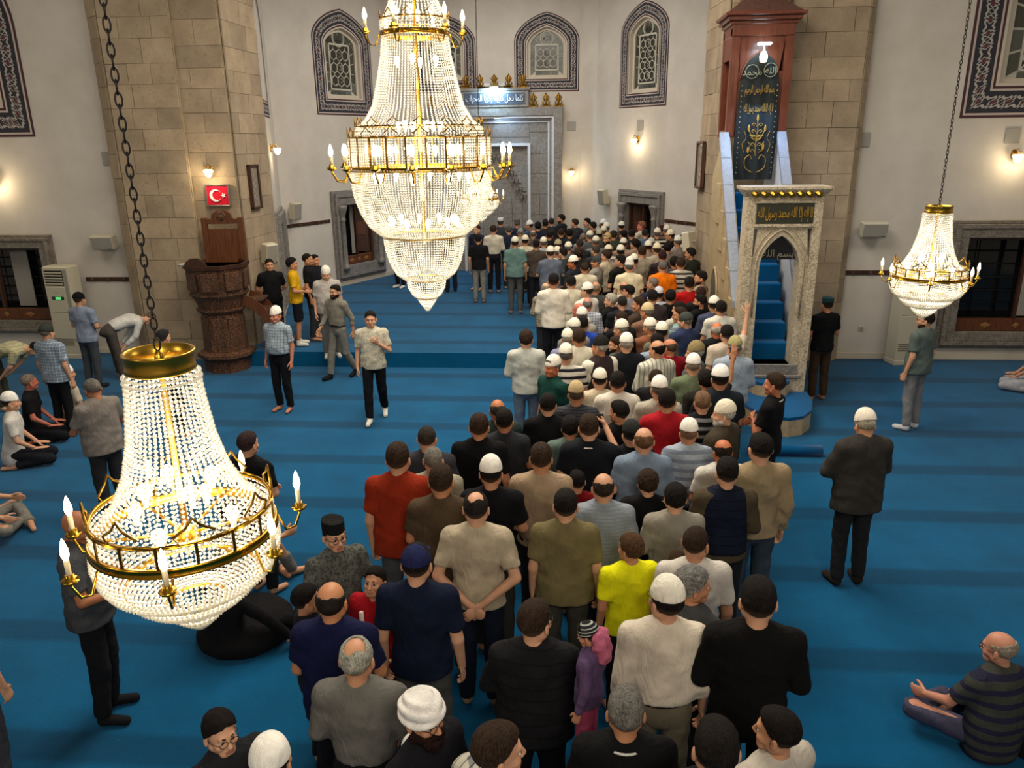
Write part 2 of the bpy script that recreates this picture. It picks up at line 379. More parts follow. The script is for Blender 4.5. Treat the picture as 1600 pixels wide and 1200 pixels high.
def head_mesh(lod):
    if lod in _hdc: return _hdc[lod]
    h = (.0042, .009)[lod]; f = head_field(h, 0, (-.11, -.13, -.21), (.11, .145, .135))
    f.cap((0, -.016, -.06), (0, -.026, -.185), .051, .053, .03)
    f.cap((-.034, .080, .020), (.034, .080, .020), .012, .012, .02)
    for s in (-1, 1):
        f.ell((s*.031, .098, -.004), (.020, .017, .013), .012, sub=True); f.ell((s*.045, .060, -.035), (.022, .024, .02), .02)
        f.ell((s*.086, -.012, -.016), (.011, .019, .033), .007); f.ell((s*.094, .002, -.012), (.006, .009, .018), .006, sub=True)
    f.cap((0, .090, .004), (0, .110, -.036), .009, .0125, .012); f.cap((-.012, .098, -.042), (.012, .098, -.042), .0085, .0085, .01)
    f.cap((-.018, .086, -.066), (.018, .086, -.066), .0075, .0075, .008); f.cap((-.015, .084, -.077), (.015, .084, -.077), .008, .008, .008)
    f.cap((-.022, .098, -.0715), (.022, .098, -.0715), .0028, .0028, .003, sub=True)
    V, Q = f.mesh(1); C = V[Q].mean(1)
    mi = ((np.abs(C[:, 0]) < .024) & (C[:, 1] > .075) & (C[:, 2] > -.086) & (C[:, 2] < -.061)).astype(np.int32)*2 if lod == 0 else np.zeros(len(Q), np.int32)
    if lod == 0:   # eyeballs with irises
        for s in (-1, 1):
            n = 12; vs = []; qs = []; mm = []
            c = np.array((s*.031, .0795, -.003)); r = .0125
            for a in range(n//2+1):
                th = math.pi*a/(n//2)
                for b in range(n): ph = 2*math.pi*b/n; vs.append(c+r*np.array((math.sin(th)*math.cos(ph), math.cos(th), math.sin(th)*math.sin(ph))))
            for a in range(n//2):
                for b in range(n): qs.append((a*n+b, a*n+(b+1) % n, (a+1)*n+(b+1) % n, (a+1)*n+b)); mm.append(3 if a < 2 else 1)
            Q = np.concatenate([Q, np.array(qs)+len(V)]); V = np.concatenate([V, np.array(vs)]); mi = np.concatenate([mi, mm])
    _hdc[lod] = (V, Q, mi); return _hdc[lod]
_hands = {}
def hand_mesh(kind, lod):
    """right hand: wrist at the origin, fingers along +X, palm towards -Z, thumb towards +Y"""
    if (kind, lod) in _hands: return _hands[kind, lod]
    f = Field((-.05, -.07, -.09), (.21, .09, .07), (.0042, .0075)[lod])
    f.cap((-.04, 0, 0), (.01, 0, 0), .027, .026, .01, (0, 1, 0), .75); f.cap((.02, 0, 0), (.078, .0, 0), .036, .041, .015, (0, 1, 0), .38)
    cu = {'relax': (.25, .45, .4), 'flat': (.03, .05, .05), 'grip': (.9, 1.1, .7), 'fist': (1.3, 1.4, .9)}[kind]
    for i, (y, L) in enumerate(((.030, .072), (.010, .080), (-.010, .075), (-.029, .058))):
        p = _v((.085-.004*abs(i-1), y, 0)); a = 0; r = .0095-.0006*i; sp = (y*.9)
        for j, w in enumerate((.45, .31, .24)):
            a += cu[j]; d = _v((math.cos(a), sp*1.5 if kind == 'flat' else 0, -math.sin(a))); q = p+d*L*w; f.cap(p, q, r, r*.93, .004); p = q; r *= .93
    t = _v((.018, .026, -.006)); t1 = t+_v((.028, .026, -.012 if kind != 'grip' else -.028)); t2 = t1+_v((.026, .010, -.010 if kind != 'grip' else -.022)); t3 = t2+_v((.020, .0, -.010))
    f.cap(t, t1, .015, .012, .008); f.cap(t1, t2, .0115, .0105, .004); f.cap(t2, t3, .0105, .009, .004)
    _hands[kind, lod] = f.mesh(1); return _hands[kind, lod]
def hand_kind(pose, side):
    k = {'phone': ('grip', 'relax'), 'phone2': ('grip', 'grip'), 'high': ('flat', 'relax'), 'selfie': ('grip', 'relax'), 'kneel': ('flat', 'flat'), 'bow': ('flat', 'flat'), 'prop': ('flat', 'relax'), 'hold': ('grip', 'grip'), 'behind': ('relax', 'grip')}
    return k.get(pose, ('relax', 'relax'))[side]
def hand_matrix(P, i, pose):
    e, w = [_v(p) for p in P['arm'][i]]; d = (w-e)/np.linalg.norm(w-e)
    pn = {'kneel': (0, 0, -1), 'prop': (0, 0, -1), 'high': (0, 1, .1), 'bow': (0, -1, 0), 'behind': (0, 1, 0)}.get(pose)
    if pn is None:
        pn = (-sgn(i), 0, 0) if pose in ('down', 'walk') or abs(d[0]) < .5 else (0, -1, 0)
    if pose in ('kneel',): d = _v((d[0]*.6, 1, -.1)); d /= np.linalg.norm(d)
    if pose == 'prop' and i == 0: d = _v((.3, 1, 0)); d /= np.linalg.norm(d)
    z = -_v(pn); z = z-d*z.dot(d); z /= np.linalg.norm(z); y = np.cross(z, d)
    if i == 1: y = -y
    M = np.eye(4); M[:3, 0] = d; M[:3, 1] = y; M[:3, 2] = z; M[:3, 3] = w; return M
BX = {'bow': ((-.40, -.36, 0), (.40, .75, 1.35)), 'kneel': ((-.42, -.36, 0), (.42, .55, 1.0)), 'sit': ((-.58, -.34, 0), (.58, .72, .85)), 'sitknee': ((-.58, -.36, 0), (.58, .85, .85)), 'prop': ((-.58, -.36, 0), (.66, .72, .85)),
      'walk': ((-.42, -.40, 0), (.42, .46, 1.62)), 'walk2': ((-.42, -.40, 0), (.42, .46, 1.62)), 'high': ((-.42, -.32, 0), (.48, .46, 1.95)), 'selfie': ((-.42, -.32, 0), (.48, .46, 1.95))}
def bx(pose): return BX.get(pose, ((-.42, -.34, 0), (.42, .50, 1.62)))
_bd = {}
def body_mesh(pose, yaw, lod, pitch=0):
    key = (pose, yaw, lod, pitch)
    if key in _bd: return _bd[key]
    P = POSES[pose]
    kb = ('b', pose, lod)
    if kb not in _bd:
        f = Field(*bx(pose), (.013, .020)[lod]); torso(f, P, (.148, .132, .150, .055)); f.cap(P['neck'], _v(P['neck'])+(_v(P['neck'])-_v(P['chest']))*.3, .056, .052, .03)
        for i in (0, 1):
            sh = _v(P['sh'])*_v((sgn(i), 1, 1)); e, w = P['arm'][i]; f.cap(sh, e, .047, .040, .025); f.cap(e, w, .039, .026, .01)
            hp = _v(P['hip'])*_v((sgn(i), 1, 1)); f.cap(hp, P['knee'][i], .082, .055, .03); f.cap(P['knee'][i], P['ank'][i], .055, .037, .015)
            an = _v(P['ank'][i]); to = _v(P['toe'][i]); f.cap(an*_v((1, 1, .6)), to, .038, .030, .015, (1, 0, 0), 1.0)
        f.F = np.maximum(f.F, (.002-f.full()[2])); _bd[kb] = f.mesh(1)
    V, Q = _bd[kb]; mi = np.zeros(len(Q), np.int32)
    Vs, Qs, Ms = [V], [Q], [mi]; off = len(V)
    hv, hq, hm = head_mesh(lod); M = np.array(head_mat(P, yaw, pitch)); Vs.append(hv@M[:3, :3].T+M[:3, 3]); Qs.append(hq+off); Ms.append(hm); off += len(hv)
    for i in (0, 1):
        v, q = hand_mesh(hand_kind(pose, i), lod); M = hand_matrix(P, i, pose); Vs.append(v@M[:3, :3].T+M[:3, 3]); Qs.append((q if i == 0 else q[:, ::-1])+off); Ms.append(np.zeros(len(q), np.int32)); off += len(v)
    _bd[key] = npmesh('body', np.concatenate(Vs), np.concatenate(Qs), True, np.concatenate(Ms), 4); return _bd[key]
_sh = {}
def shirt_mesh(pose, style, lod, fat=0):
    key = (pose, style, lod, fat)
    if key in _sh: return _sh[key]
    P = POSES[pose]; f = Field(*bx(pose), (.0125, .018)[lod]); b = .012 if style == 'jacket' else 0
    sitting = pose in ('kneel', 'sit', 'sitknee', 'prop'); pv = _v(P['pelvis']); wa = _v(P['waist']); ch = _v(P['chest']); ne = _v(P['neck'])
    up = (wa-pv)/np.linalg.norm(wa-pv)
    g = (.172+b+fat*.03, .163+b+fat*.045, .180+b+fat*.015, .066+b)
    torso(f, P, g, .05)
    if fat: f.ell(wa+_v((0, .05, 0)) if pose != 'bow' else wa-_v((0, 0, .05)), (.14, .12, .14), .06)
    hem = {'tee': -.10, 'polo': -.09, 'shirt': -.08, 'tucked': .05, 'tuckedl': .05, 'jacket': -.17, 'vest': -.02, 'robe': -.17}[style]
    if sitting: hem = max(hem, -.05)
    if hem < 0 and not sitting: f.cap(pv+up*(hem-.05), pv+up*.02, .200+b+fat*.03, .186+b+fat*.03, .04, (1, 0, 0), .72)
    elif hem < 0: f.cap(pv+up*(hem-.02), pv, .19+b, .18+b, .04, (1, 0, 0), .75)
    long_ = style in ('shirt', 'tuckedl', 'jacket', 'robe')
    if style == 'robe' and sitting: f.ell((0, .16, .10), (.42, .44, .20), .06)
    for i in (0, 1):
        if style == 'vest': continue
        sh = _v(P['sh'])*_v((sgn(i), 1, 1)); e, w = [_v(p) for p in P['arm'][i]]
        if long_: f.part(lambda g: (g.cap(sh, e, .066+b, .055+b, .035), g.cap(e, w, .054+b, .040+b, .012), g.cut(w-(w-e)*.06, w-e)), .035)
        else: f.part(lambda g: (g.cap(sh, e, .067, .062, .035), g.cut(sh+(e-sh)*.74, e-sh)), .035)
    u = (ne-ch)/np.linalg.norm(ne-ch); f.cap(ch+(ne-ch)*.6, ne-u*.02, .11, .068, .04, (1, 0, 0), .85)
    if style in ('shirt', 'tuckedl', 'tucked', 'jacket', 'vest', 'polo'):    # collar
        u = (ne-ch)/np.linalg.norm(ne-ch); c = ne-u*.012
        for a in range(12):
            t0, t1 = 2*math.pi*a/12, 2*math.pi*(a+1)/12
            p = [c+_v((math.cos(t)*.062, math.sin(t)*.058+.004, -.018*math.sin(t))) for t in (t0, t1)]; f.cap(p[0], p[1], .013, .013, .008)
    f.wrinkle(.0018+.0010*(style in ('tee', 'shirt', 'polo')), 1.0, hash_(pose))
    if style != 'vest' and not sitting and pose != 'bow':   # hanging folds from the shoulder blades down, drag lines over the waist
        x, y, z = f.full(); lowr = np.clip((1.30-z)/.25, 0, 1)*np.clip((z-.80)/.15, 0, 1); q = hash_(pose+style)
        f.F += (.0036*lowr*np.sin(34*x+4*np.sin(5*z+q)+q)+.003*lowr*np.sin(52*z+14*np.abs(x)+5*np.sin(8*x+q))).astype(np.float32)
    f.cut(pv+up*hem, -up) if not (sitting and hem < -.02) else None
    if style == 'vest':
        for i in (0, 1):
            sh = _v(P['sh'])*_v((sgn(i), 1, 1)); f.cut(sh-_v((sgn(i)*.012, 0, 0)), (sgn(i), 0, 0), .2)
    V, Q = f.mesh(1); _sh[key] = npmesh('shirt', V, Q); return _sh[key]
def hash_(s): return sum(ord(c)*(i+1) for i, c in enumerate(s)) % 17
_tr = {}
def trouser_mesh(pose, style, lod):
    key = (pose, style, lod)
    if key in _tr: return _tr[key]
    P = POSES[pose]; f = Field(*bx(pose), (.0135, .020)[lod]); pv = _v(P['pelvis']); wa = _v(P['waist']); up = (wa-pv)/np.linalg.norm(wa-pv)
    f.cap(pv-up*.03, pv+up*.10, .160, .150, .04, (1, 0, 0), .67)
    lo = .47 if style == 'shorts' else .055
    for i in (0, 1):
        hp = _v(P['hip'])*_v((sgn(i), 1, 1)); k = _v(P['knee'][i]); a = _v(P['ank'][i])
        def leg_(g):
            if style == 'shorts': g.cap(hp, k, .093, .085, .025); g.cut(k-(k-hp)*.03, k-hp)
            else: g.cap(hp, k, .091, .073, .02); g.cap(k, a+(a-k)*.1, .073, .058, .012); g.cut(a-(a-k)*.01, a-k, .11, a+(a-k)*.12)
        f.part(leg_, .015); f.ell(hp+_v((0, -.02, .0)), (.078, .084, .09), .04)
    f.wrinkle(.0024, 1.2, hash_(pose)+3)
    f.cut(pv+up*.085, up)
    f.F = np.maximum(f.F, (.004-f.full()[2]))
    V, Q = f.mesh(1); _tr[key] = npmesh('trousers', V, Q); return _tr[key]
_sk = {}
def shoe_mesh(pose, i):
    if (pose, i) in _sk: return _sk[pose, i]
    P = POSES[pose]; an = _v(P['ank'][i]); to = _v(P['toe'][i]); lo = np.minimum(an, to)-.09; hi = np.maximum(an, to)+.09; lo[2] = -.01
    f = Field(lo, hi, .010); f.cap(an*_v((1, 1, .62)), to+_v((0, 0, .004)), .043, .036, .015); f.cap(an*_v((1, 1, .6)), an+_v((0, 0, .03)), .044, .045, .02)
    f.F = np.maximum(f.F, (.001-f.full()[2])); f.cut(an+_v((0, 0, .045)), (0, 0, 1)); V, Q = f.mesh(1); _sk[pose, i] = npmesh('shoe', V, Q); return _sk[pose, i]
_hr = {}
def hair_mesh(kind, lod):
    key = (kind, lod)
    if key in _hr: return _hr[key]
    h = (.0052, .009)[lod]
    g = dict(short=.010, buzz=.005, full=.018, curly=.022, ring=.008, receding=.009, long=.02, beard=.010, stubble=.004, bigbeard=.02, brows=.004)[kind]
    f = head_field(h, g, (-.125, -.15, -.19), (.125, .15, .16)); x, y, z = f.full()
    n = (np.sin(70*x+3*np.sin(40*z))*np.sin(63*y+2*np.sin(50*x))*np.sin(58*z))
    f.F += (n*dict(curly=.009, full=.005, bigbeard=.006, short=.003, long=.005, receding=.003).get(kind, .0015)).astype(np.float32)
    if kind in ('beard', 'stubble', 'bigbeard'):
        reg = np.maximum(z+.045+.25*np.abs(x)-.012-.55*np.maximum(0, -(y-.03)), -(y+.005)); reg = np.maximum(reg, -(z+.135 if kind != 'bigbeard' else z+.18))
        if kind == 'bigbeard': f.ell((0, .07, -.125), (.045, .04, .05), .03)
        m = np.sqrt((x/.026)**2+((z+.0715)/.012)**2)-1; reg = np.maximum(reg, np.where(y > .06, -m*.012, -9))
    else:
        reg = -(-.663*y+.749*z-.0073)
        reg = np.maximum(reg, np.where((np.abs(x) > .05) & (y > -.022), -(z-.012+.6*(y+.022)*(y < .03)), -9)*1.0)
        if kind == 'ring': reg = np.maximum(reg, z-.052+.25*y); reg = np.maximum(reg, y-.045)
        if kind == 'receding': reg = np.maximum(reg, (.050+.006*np.sin(60*x+40*y)-np.sqrt(x*x+(y+.035)**2))*(z > 0)-9*(z <= 0)); reg = np.maximum(reg, np.where(np.abs(x) > .028, y-.045-(.0)*z, y-.075))
        if kind in ('short', 'long'): f.ell((0, .0, .082), (.068, .088, .045), .02)
        if kind == 'curly' or kind == 'full': f.ell((0, -.01, .075), (.075, .09, .06), .02)
        if kind == 'long': reg = np.minimum(reg, np.maximum(-(z+.12), y+.01))
    reg = reg+.0035*np.sin(88*x+30*z)+.0025*np.sin(170*x-60*y)
    f.F = np.maximum(f.F, reg.astype(np.float32)); V, Q = f.mesh(1); _hr[key] = npmesh('hair', V, Q); return _hr[key]
def brow_mesh():
    if 'brow' in _hr: return _hr['brow']
    m = MB()
    for s in (-1, 1): m.tube([(s*.014, .094, .020), (s*.03, .0925, .027), (s*.047, .080, .021)], [.0035, .0042, .0025], 6)
    _hr['brow'] = m.mesh('eyebrows'); return _hr['brow']
def cap_mesh(kind, lod):
    key = ('cap', kind, lod)
    if key in _hr: return _hr[key]
    h = (.0055, .009)[lod]; f = Field((-.15, -.17, -.09), (.15, .17, .24), h); x, y, z = f.full()
    if kind == 'kufi':
        f.cap((0, -.014, .035), (0, -.018, .088), .092, .078, .02, (1, 0, 0), 1.17); f.ell((0, -.016, .07), (.083, .097, .062), .02); low = .038
        tilt = .12
    elif kind == 'pillbox':
        q = np.sqrt((x/.9)**2+((y+.014)/1.12)**2)-.094-.0*z; q = np.maximum(q, z-.132); f.F = q.astype(np.float32); f.wrinkle(.0005); low = .045; tilt = .1
    elif kind == 'tall':
        f.cap((0, -.014, .035), (0, -.02, .13), .091, .072, .02, (1, 0, 0), 1.15); low = .035; tilt = .12
    elif kind == 'beanie':
        f.ell((0, -.016, .035), (.092, .110, .106), .02); low = .012; tilt = .30
    elif kind == 'turban':
        f.ell((0, -.014, .06), (.088, .103, .085), .02)
        for k in range(5):
            zc = .034+.021*k; rr = .110-.0035*k*k
            q = np.sqrt((np.sqrt((x/1)**2+((y+.012)/1.12)**2)-rr+.02)**2+(z-zc-.22*x*(1 if k % 2 else -.8))**2)-.024; f._put((slice(None),)*3, q.astype(np.float32), .016)
        low = .01; tilt = .1
    elif kind == 'ball':
        f.ell((0, -.014, .035), (.090, .106, .100), .02); low = .022; tilt = .12
    elif kind == 'hood':
        f.ell((0, -.03, .01), (.115, .125, .13), .02); low = -.085; tilt = 0
    f.cut((0, 0, low), (0, -tilt, -1))
    if kind == 'ball': f.cap((-.045, .10, .040), (.045, .10, .040), .012, .012, .01); f.ell((0, .12, .036), (.065, .05, .009), .008)
    if kind == 'hood': f.ell((0, .09, .0), (.075, .10, .09), .01, sub=True)
    V, Q = f.mesh(1); _hr[key] = npmesh('cap', V, Q); return _hr[key]
_gl = []
def glasses_mesh():
    if not _gl:
        m = MB()
        for s in (-1, 1):
            m.tube([(s*.031+.024*math.cos(t), .106-abs(.024*math.cos(t))*.12, -.004+.018*math.sin(t)) for t in [2*math.pi*i/14 for i in range(14)]], .0022, 5, closed=True)
            m.tube([(s*.055, .102, .0), (s*.078, .06, .0), (s*.082, -.005, -.004)], .002, 5)
        m.tube([(-.008, .109, .0), (.008, .109, .0)], .002, 5); _gl.append(m.mesh('glasses'))
    return _gl[0]
EYE_W = None
def person(x, y, z, H, rz, pose, label, top, bot=None, hair=None, hcol='1c1613', cap=None, ccol='e8e4d8', sk='c99b7c', style='tee', yaw=0, lod=1, pitch=0,
           fat=0, shoes=None, beard=None, face=False, glasses=False, vest=None, belt=False, group='worshippers standing in the hall', leg='long', build=1.0, name='person'):
    global EYE_W
    if EYE_W is None: EYE_W = (simple('eye_white', 'd8d2c8', .3), simple('lips', 'a06b58', .5), simple('iris', '20150e', .2))
    r = tag(empty(name, (x, y, z), rz), label, 'person', group); s = H/1.75; r.scale = (s*build, s*build, s)
    ob('body', body_mesh(pose, yaw, lod, pitch), r, [skin(sk), EYE_W[0], EYE_W[1], EYE_W[2]])
    ob('jacket' if style in ('jacket', 'robe') else 'shirt', shirt_mesh(pose, style, lod, fat), r, top)
    ob('shorts' if leg == 'shorts' else 'trousers', trouser_mesh(pose, leg, lod), r, bot or fabric('22232a'))
    if vest is not None: ob('vest', shirt_mesh(pose, 'vest', lod, fat+.35), r, vest)
    M = head_mat(POSES[pose], yaw, pitch)
    def on_head(n, me, mat): o = ob(n, me, r, mat); o.matrix_local = M; return o
    if hair: on_head('hair', hair_mesh(hair, lod), hairmat(hcol, sk if hair in ('short', 'buzz', 'receding') else None))
    if beard: on_head('beard', hair_mesh(beard, lod), hairmat(hcol if beard != 'stubble' else '3a2a22'))
    if cap: on_head('cap' if cap not in ('turban', 'hood') else cap, cap_mesh(cap, lod), fabric(ccol) if isinstance(ccol, str) else ccol)
    if face: on_head('eyebrows', brow_mesh(), hairmat(hcol))
    if glasses: on_head('glasses', glasses_mesh(), simple('black_frame', '15130f', .3))
    if shoes:
        for i in (0, 1): ob('sock' if shoes[0] != '!' else 'shoe', shoe_mesh(pose, i), r, fabric(shoes.lstrip('!')))
    if belt:
        P = POSES[pose]; w = _v(P['pelvis'])*.35+_v(P['waist'])*.65
        m = MB(); n = 20; m.strip([(.168*math.cos(6.2832*i/n), .123*math.sin(6.2832*i/n)) for i in range(n)], [(.15*math.cos(6.2832*i/n), .108*math.sin(6.2832*i/n)) for i in range(n)], -.018, .018)
        m.build('belt', simple('leather', '1a120d', .4), r, loc=(w-_v((0, 0, .04))).tolist())
    return r
# ---------------------------------------------------------------- room materials
def mat_plaster():
    m, nt, b = nodes_mat('plaster'); v = coords(nt); n = noise(nt, v, 1.3, 5, .6)
    nt.links.new(ramp(nt, n, [(.3, lin('b9b1a6')), (.7, lin('c8c1b7'))]), b.inputs['Base Color']); b.inputs['Roughness'].default_value = .85
    bump(nt, b, noise(nt, v, 5, 4, .6), .12, .03); return m
def mat_stone(c1='907f6a', c2='aa987f', name='limestone'):
    m, nt, b = nodes_mat(name); v = coords(nt, 'Object'); oi = N(nt, 'ShaderNodeObjectInfo')
    g = nt.nodes.new('ShaderNodeNewGeometry'); pv = g.outputs['Position']
    n1 = noise(nt, pv, 2.2, 6, .65); n2 = noise(nt, pv, 22, 5, .7)
    base = ramp(nt, n1, [(.32, lin(c1)), (.68, lin(c2))])
    r = ramp(nt, oi.outputs['Random'], [(0, (.80, .79, .77)), (1, (1.08, 1.06, 1.02))]); base = mixc(nt, 1, base, r, 'MULTIPLY')
    pits = ramp(nt, n2, [(.30, .55), (.42, 1.)]); base = mixc(nt, 1, base, pits, 'MULTIPLY')
    nt.links.new(base, b.inputs['Base Color']); b.inputs['Roughness'].default_value = .9; bump(nt, b, n2, .25, .02); return m
def mat_marble(c1='8c8478', c2='4a423a', scale=6, name='marble', rough=.45):
    m, nt, b = nodes_mat(name); g = nt.nodes.new('ShaderNodeNewGeometry'); pv = g.outputs['Position']
    n1 = noise(nt, pv, scale, 7, .7, 1.6); n2 = noise(nt, pv, scale*5, 4, .7)
    f = mixc(nt, .5, ramp(nt, n1, [(.38, 0.), (.5, .55), (.62, 1.)]), ramp(nt, n2, [(.35, 0.), (.62, 1.)]))
    nt.links.new(mixc(nt, f, lin(c2), lin(c1)), b.inputs['Base Color']); b.inputs['Roughness'].default_value = rough
    bump(nt, b, n2, .3, .015); return m
def mat_wood(c1='4a2c18', c2='2c170c', name='wood', scale=1.0, rough=.45, carve=0):
    m, nt, b = nodes_mat(name); v = coords(nt, 'Object', (9*scale, 9*scale, .9*scale)); n = noise(nt, v, 3, 5, .6, .8)
    base = ramp(nt, n, [(.3, lin(c2)), (.7, lin(c1))])
    if carve:
        w = coords(nt, 'Object'); vo = N(nt, 'ShaderNodeTexVoronoi'); vo.feature = 'DISTANCE_TO_EDGE'; vo.inputs['Scale'].default_value = carve; nt.links.new(w, vo.inputs['Vector'])
        h = ramp(nt, vo.outputs[0], [(.03, 0.), (.12, 1.)]); bump(nt, b, h, .9, .02); base = mixc(nt, 1, base, ramp(nt, h, [(0, .6), (1, 1.05)]), 'MULTIPLY')
    nt.links.new(base, b.inputs['Base Color']); b.inputs['Roughness'].default_value = rough; return m
def mat_carpet(base='014f77', stripes=True):
    m, nt, b = nodes_mat('carpet'); g = nt.nodes.new('ShaderNodeNewGeometry'); pv = g.outputs['Position']; sep = N(nt, 'ShaderNodeSeparateXYZ'); nt.links.new(pv, sep.inputs[0])
    c = lin(base); n1 = noise(nt, pv, 1.6, 4, .6); n3 = noise(nt, pv, 90, 2, .7)
    col = ramp(nt, n1, [(.3, tuple(x*.80 for x in c)), (.7, tuple(min(1, x*1.1) for x in c))])
    if stripes:
        f = math_(nt, 'FRACT', math_(nt, 'DIVIDE', math_(nt, 'ADD', sep.outputs[1], 0.335+13.5), 1.345))
        d = math_(nt, 'ABSOLUTE', math_(nt, 'SUBTRACT', f, .5)); n2 = noise(nt, pv, 14, 3, .7)
        d = math_(nt, 'ADD', d, math_(nt, 'MULTIPLY', math_(nt, 'SUBTRACT', n2, .5), .03))
        band = ramp(nt, d, [(.085, 1.), (.135, 0.)]); col = mixc(nt, math_(nt, 'MULTIPLY', band, .62), col, tuple(x*.42 for x in c))
        st = nt.nodes.new('ShaderNodeMapping'); st.inputs['Scale'].default_value = (18, 60, 1); nt.links.new(pv, st.inputs[0])
        fl = ramp(nt, noise(nt, st.outputs[0], 1, 3, .8), [(.66, 0.), (.72, 1.)])
        col = mixc(nt, math_(nt, 'MULTIPLY', math_(nt, 'MULTIPLY', band, fl), .22), col, lin('7fa9bf'))
    nt.links.new(col, b.inputs['Base Color']); b.inputs['Roughness'].default_value = .95; b.inputs['Specular IOR Level'].default_value = .1
    b.inputs['Sheen Weight'].default_value = .15; b.inputs['Sheen Roughness'].default_value = .4
    bump(nt, b, n3, .5, .01); return m
PL = mat_plaster(); ST = mat_stone(); MB_ = mat_marble(); MBG = mat_marble('8f8b86', '5a544e', 7, 'grey_marble'); CARPET = mat_carpet()
PORT = mat_marble('e9dabb', '4c371f', 18, 'speckled_marble', .35); SIDE = mat_marble('bda885', '93805f', 5, 'veined_marble', .4)
WHM = mat_marble('cfd0d2', 'b8bbc0', 8, 'white_marble', .35)
WOOD = mat_wood('4a2a18', '28150c'); WOODK = mat_wood('6e472c', '41291a', 'carved_wood', 1, .5, 22); WOODR = mat_wood('743a24', '4c2213', 'red_wood', 1, .35)
WOODP = mat_wood('6a3c20', '44240f', 'panel_wood', 1, .4); GOLD = simple('gold', 'c39a3a', .28, 1.0); BRASS = simple('brass', 'b98d2c', .22, 1.0)
DARK = simple('dark_glass', '0c0e12', .12); OFFW = simple('off_white_plastic', 'b9b29c', .45); GREYP = simple('grey_grille', '8f8a80', .7); PATCH = simple('grey_plate', '928e86', .6)
IRON = simple('iron', '1d1a17', .5, .6); NAVY = simple('navy_print', '22222e', .7); CREAM = simple('cream_plaster', 'bdb3a2', .8)
WHT = simple('white_lattice', 'b5b1a2', .7); PANE = None
def mat_pane():
    m, nt, b = nodes_mat('old_glass'); oi = N(nt, 'ShaderNodeObjectInfo')
    nt.links.new(ramp(nt, oi.outputs['Random'], [(0, lin('2e2e29')), (.5, lin('46463c')), (1, lin('5e5f56'))]), b.inputs['Base Color']); b.inputs['Roughness'].default_value = .25; return m
PANE = mat_pane(); RAILM = mat_marble('959ba6', '7c828e', 9, 'rail_marble', .35)
def mat_vine():
    """navy band with a white scrolling vine and dark red buds; u runs along the band, v across it"""
    m, nt, b = nodes_mat('painted_band'); uv = nt.nodes.new('ShaderNodeUVMap'); sep = N(nt, 'ShaderNodeSeparateXYZ'); nt.links.new(uv.outputs[0], sep.inputs[0])
    u, v = sep.outputs[0], sep.outputs[1]; tau = 6.2832
    def near(expr, w): return math_(nt, 'LESS_THAN', math_(nt, 'ABSOLUTE', math_(nt, 'SUBTRACT', v, expr)), w)
    s1 = math_(nt, 'SINE', math_(nt, 'MULTIPLY', u, tau)); s2 = math_(nt, 'SINE', math_(nt, 'MULTIPLY', u, tau*3))
    e1 = math_(nt, 'ADD', .5, math_(nt, 'ADD', math_(nt, 'MULTIPLY', s1, .24), math_(nt, 'MULTIPLY', s2, .09)))
    e2 = math_(nt, 'SUBTRACT', .5, math_(nt, 'ADD', math_(nt, 'MULTIPLY', s1, .24), math_(nt, 'MULTIPLY', s2, .09)))
    line = math_(nt, 'MAXIMUM', near(e1, .05), near(e2, .05))
    fu = math_(nt, 'SUBTRACT', math_(nt, 'FRACT', math_(nt, 'ADD', u, .25)), .5); dv = math_(nt, 'SUBTRACT', v, .5)
    def ring(cu, r0, r1):
        a = math_(nt, 'ABSOLUTE', math_(nt, 'SUBTRACT', math_(nt, 'ABSOLUTE', fu), cu))
        d = math_(nt, 'ADD', math_(nt, 'MULTIPLY', a, 2.2), math_(nt, 'ABSOLUTE', dv)); return math_(nt, 'MULTIPLY', math_(nt, 'GREATER_THAN', d, r0), math_(nt, 'LESS_THAN', d, r1))
    line = math_(nt, 'MAXIMUM', line, ring(0.0, .16, .23)); line = math_(nt, 'MAXIMUM', line, ring(.25, .25, .33))
    col = mixc(nt, line, lin('25242e'), lin('a39c95')); col = mixc(nt, ring(.25, -.1, .16), col, lin('5a2a2e'))
    nt.links.new(col, b.inputs['Base Color']); b.inputs['Roughness'].default_value = .8; return m
VINE = mat_vine()
REDL = simple('maroon_line', '40222a', .8); PINKL = simple('pale_line', 'b5a69c', .8)
# ---------------------------------------------------------------- walls
def wall_M(p0, p1):
    a = Vector((p1[0]-p0[0], p1[1]-p0[1], 0)).normalized(); y = Vector((0, 0, 1)).cross(a)
    return Matrix(((a.x, y.x, 0, p0[0]), (a.y, y.y, 0, p0[1]), (0, 0, 1, 0), (0, 0, 0, 1))), (Vector(p1)-Vector(p0)).length
def wall(name, p0, p1, h, holes=(), th=.35, mat=None):
    """holes: (x0,x1,z0,z1) in wall coordinates, cut right through"""
    M, w = wall_M(p0, p1); m = MB(); xs = sorted({0, w, *[q for r in holes for q in r[:2]]}); zs = sorted({0, h, *[q for r in holes for q in r[2:]]})
    for i in range(len(xs)-1):
        run = None
        for j in range(len(zs)-1):
            cx, cz = (xs[i]+xs[i+1])/2, (zs[j]+zs[j+1])/2
            if any(r[0] < cx < r[1] and r[2] < cz < r[3] for r in holes): continue
            m.box((xs[i], 0, zs[j]), (xs[i+1], th, zs[j+1]))
    o = m.build(name, mat or PL); o.matrix_world = M; tag(o, kind='structure'); return M, w, o
HT = 9.0
fl = MB(); fl.box((-14, -4, -.3), (14, 15.4, 0)); f = fl.build('floor', CARPET); tag(f, kind='structure')
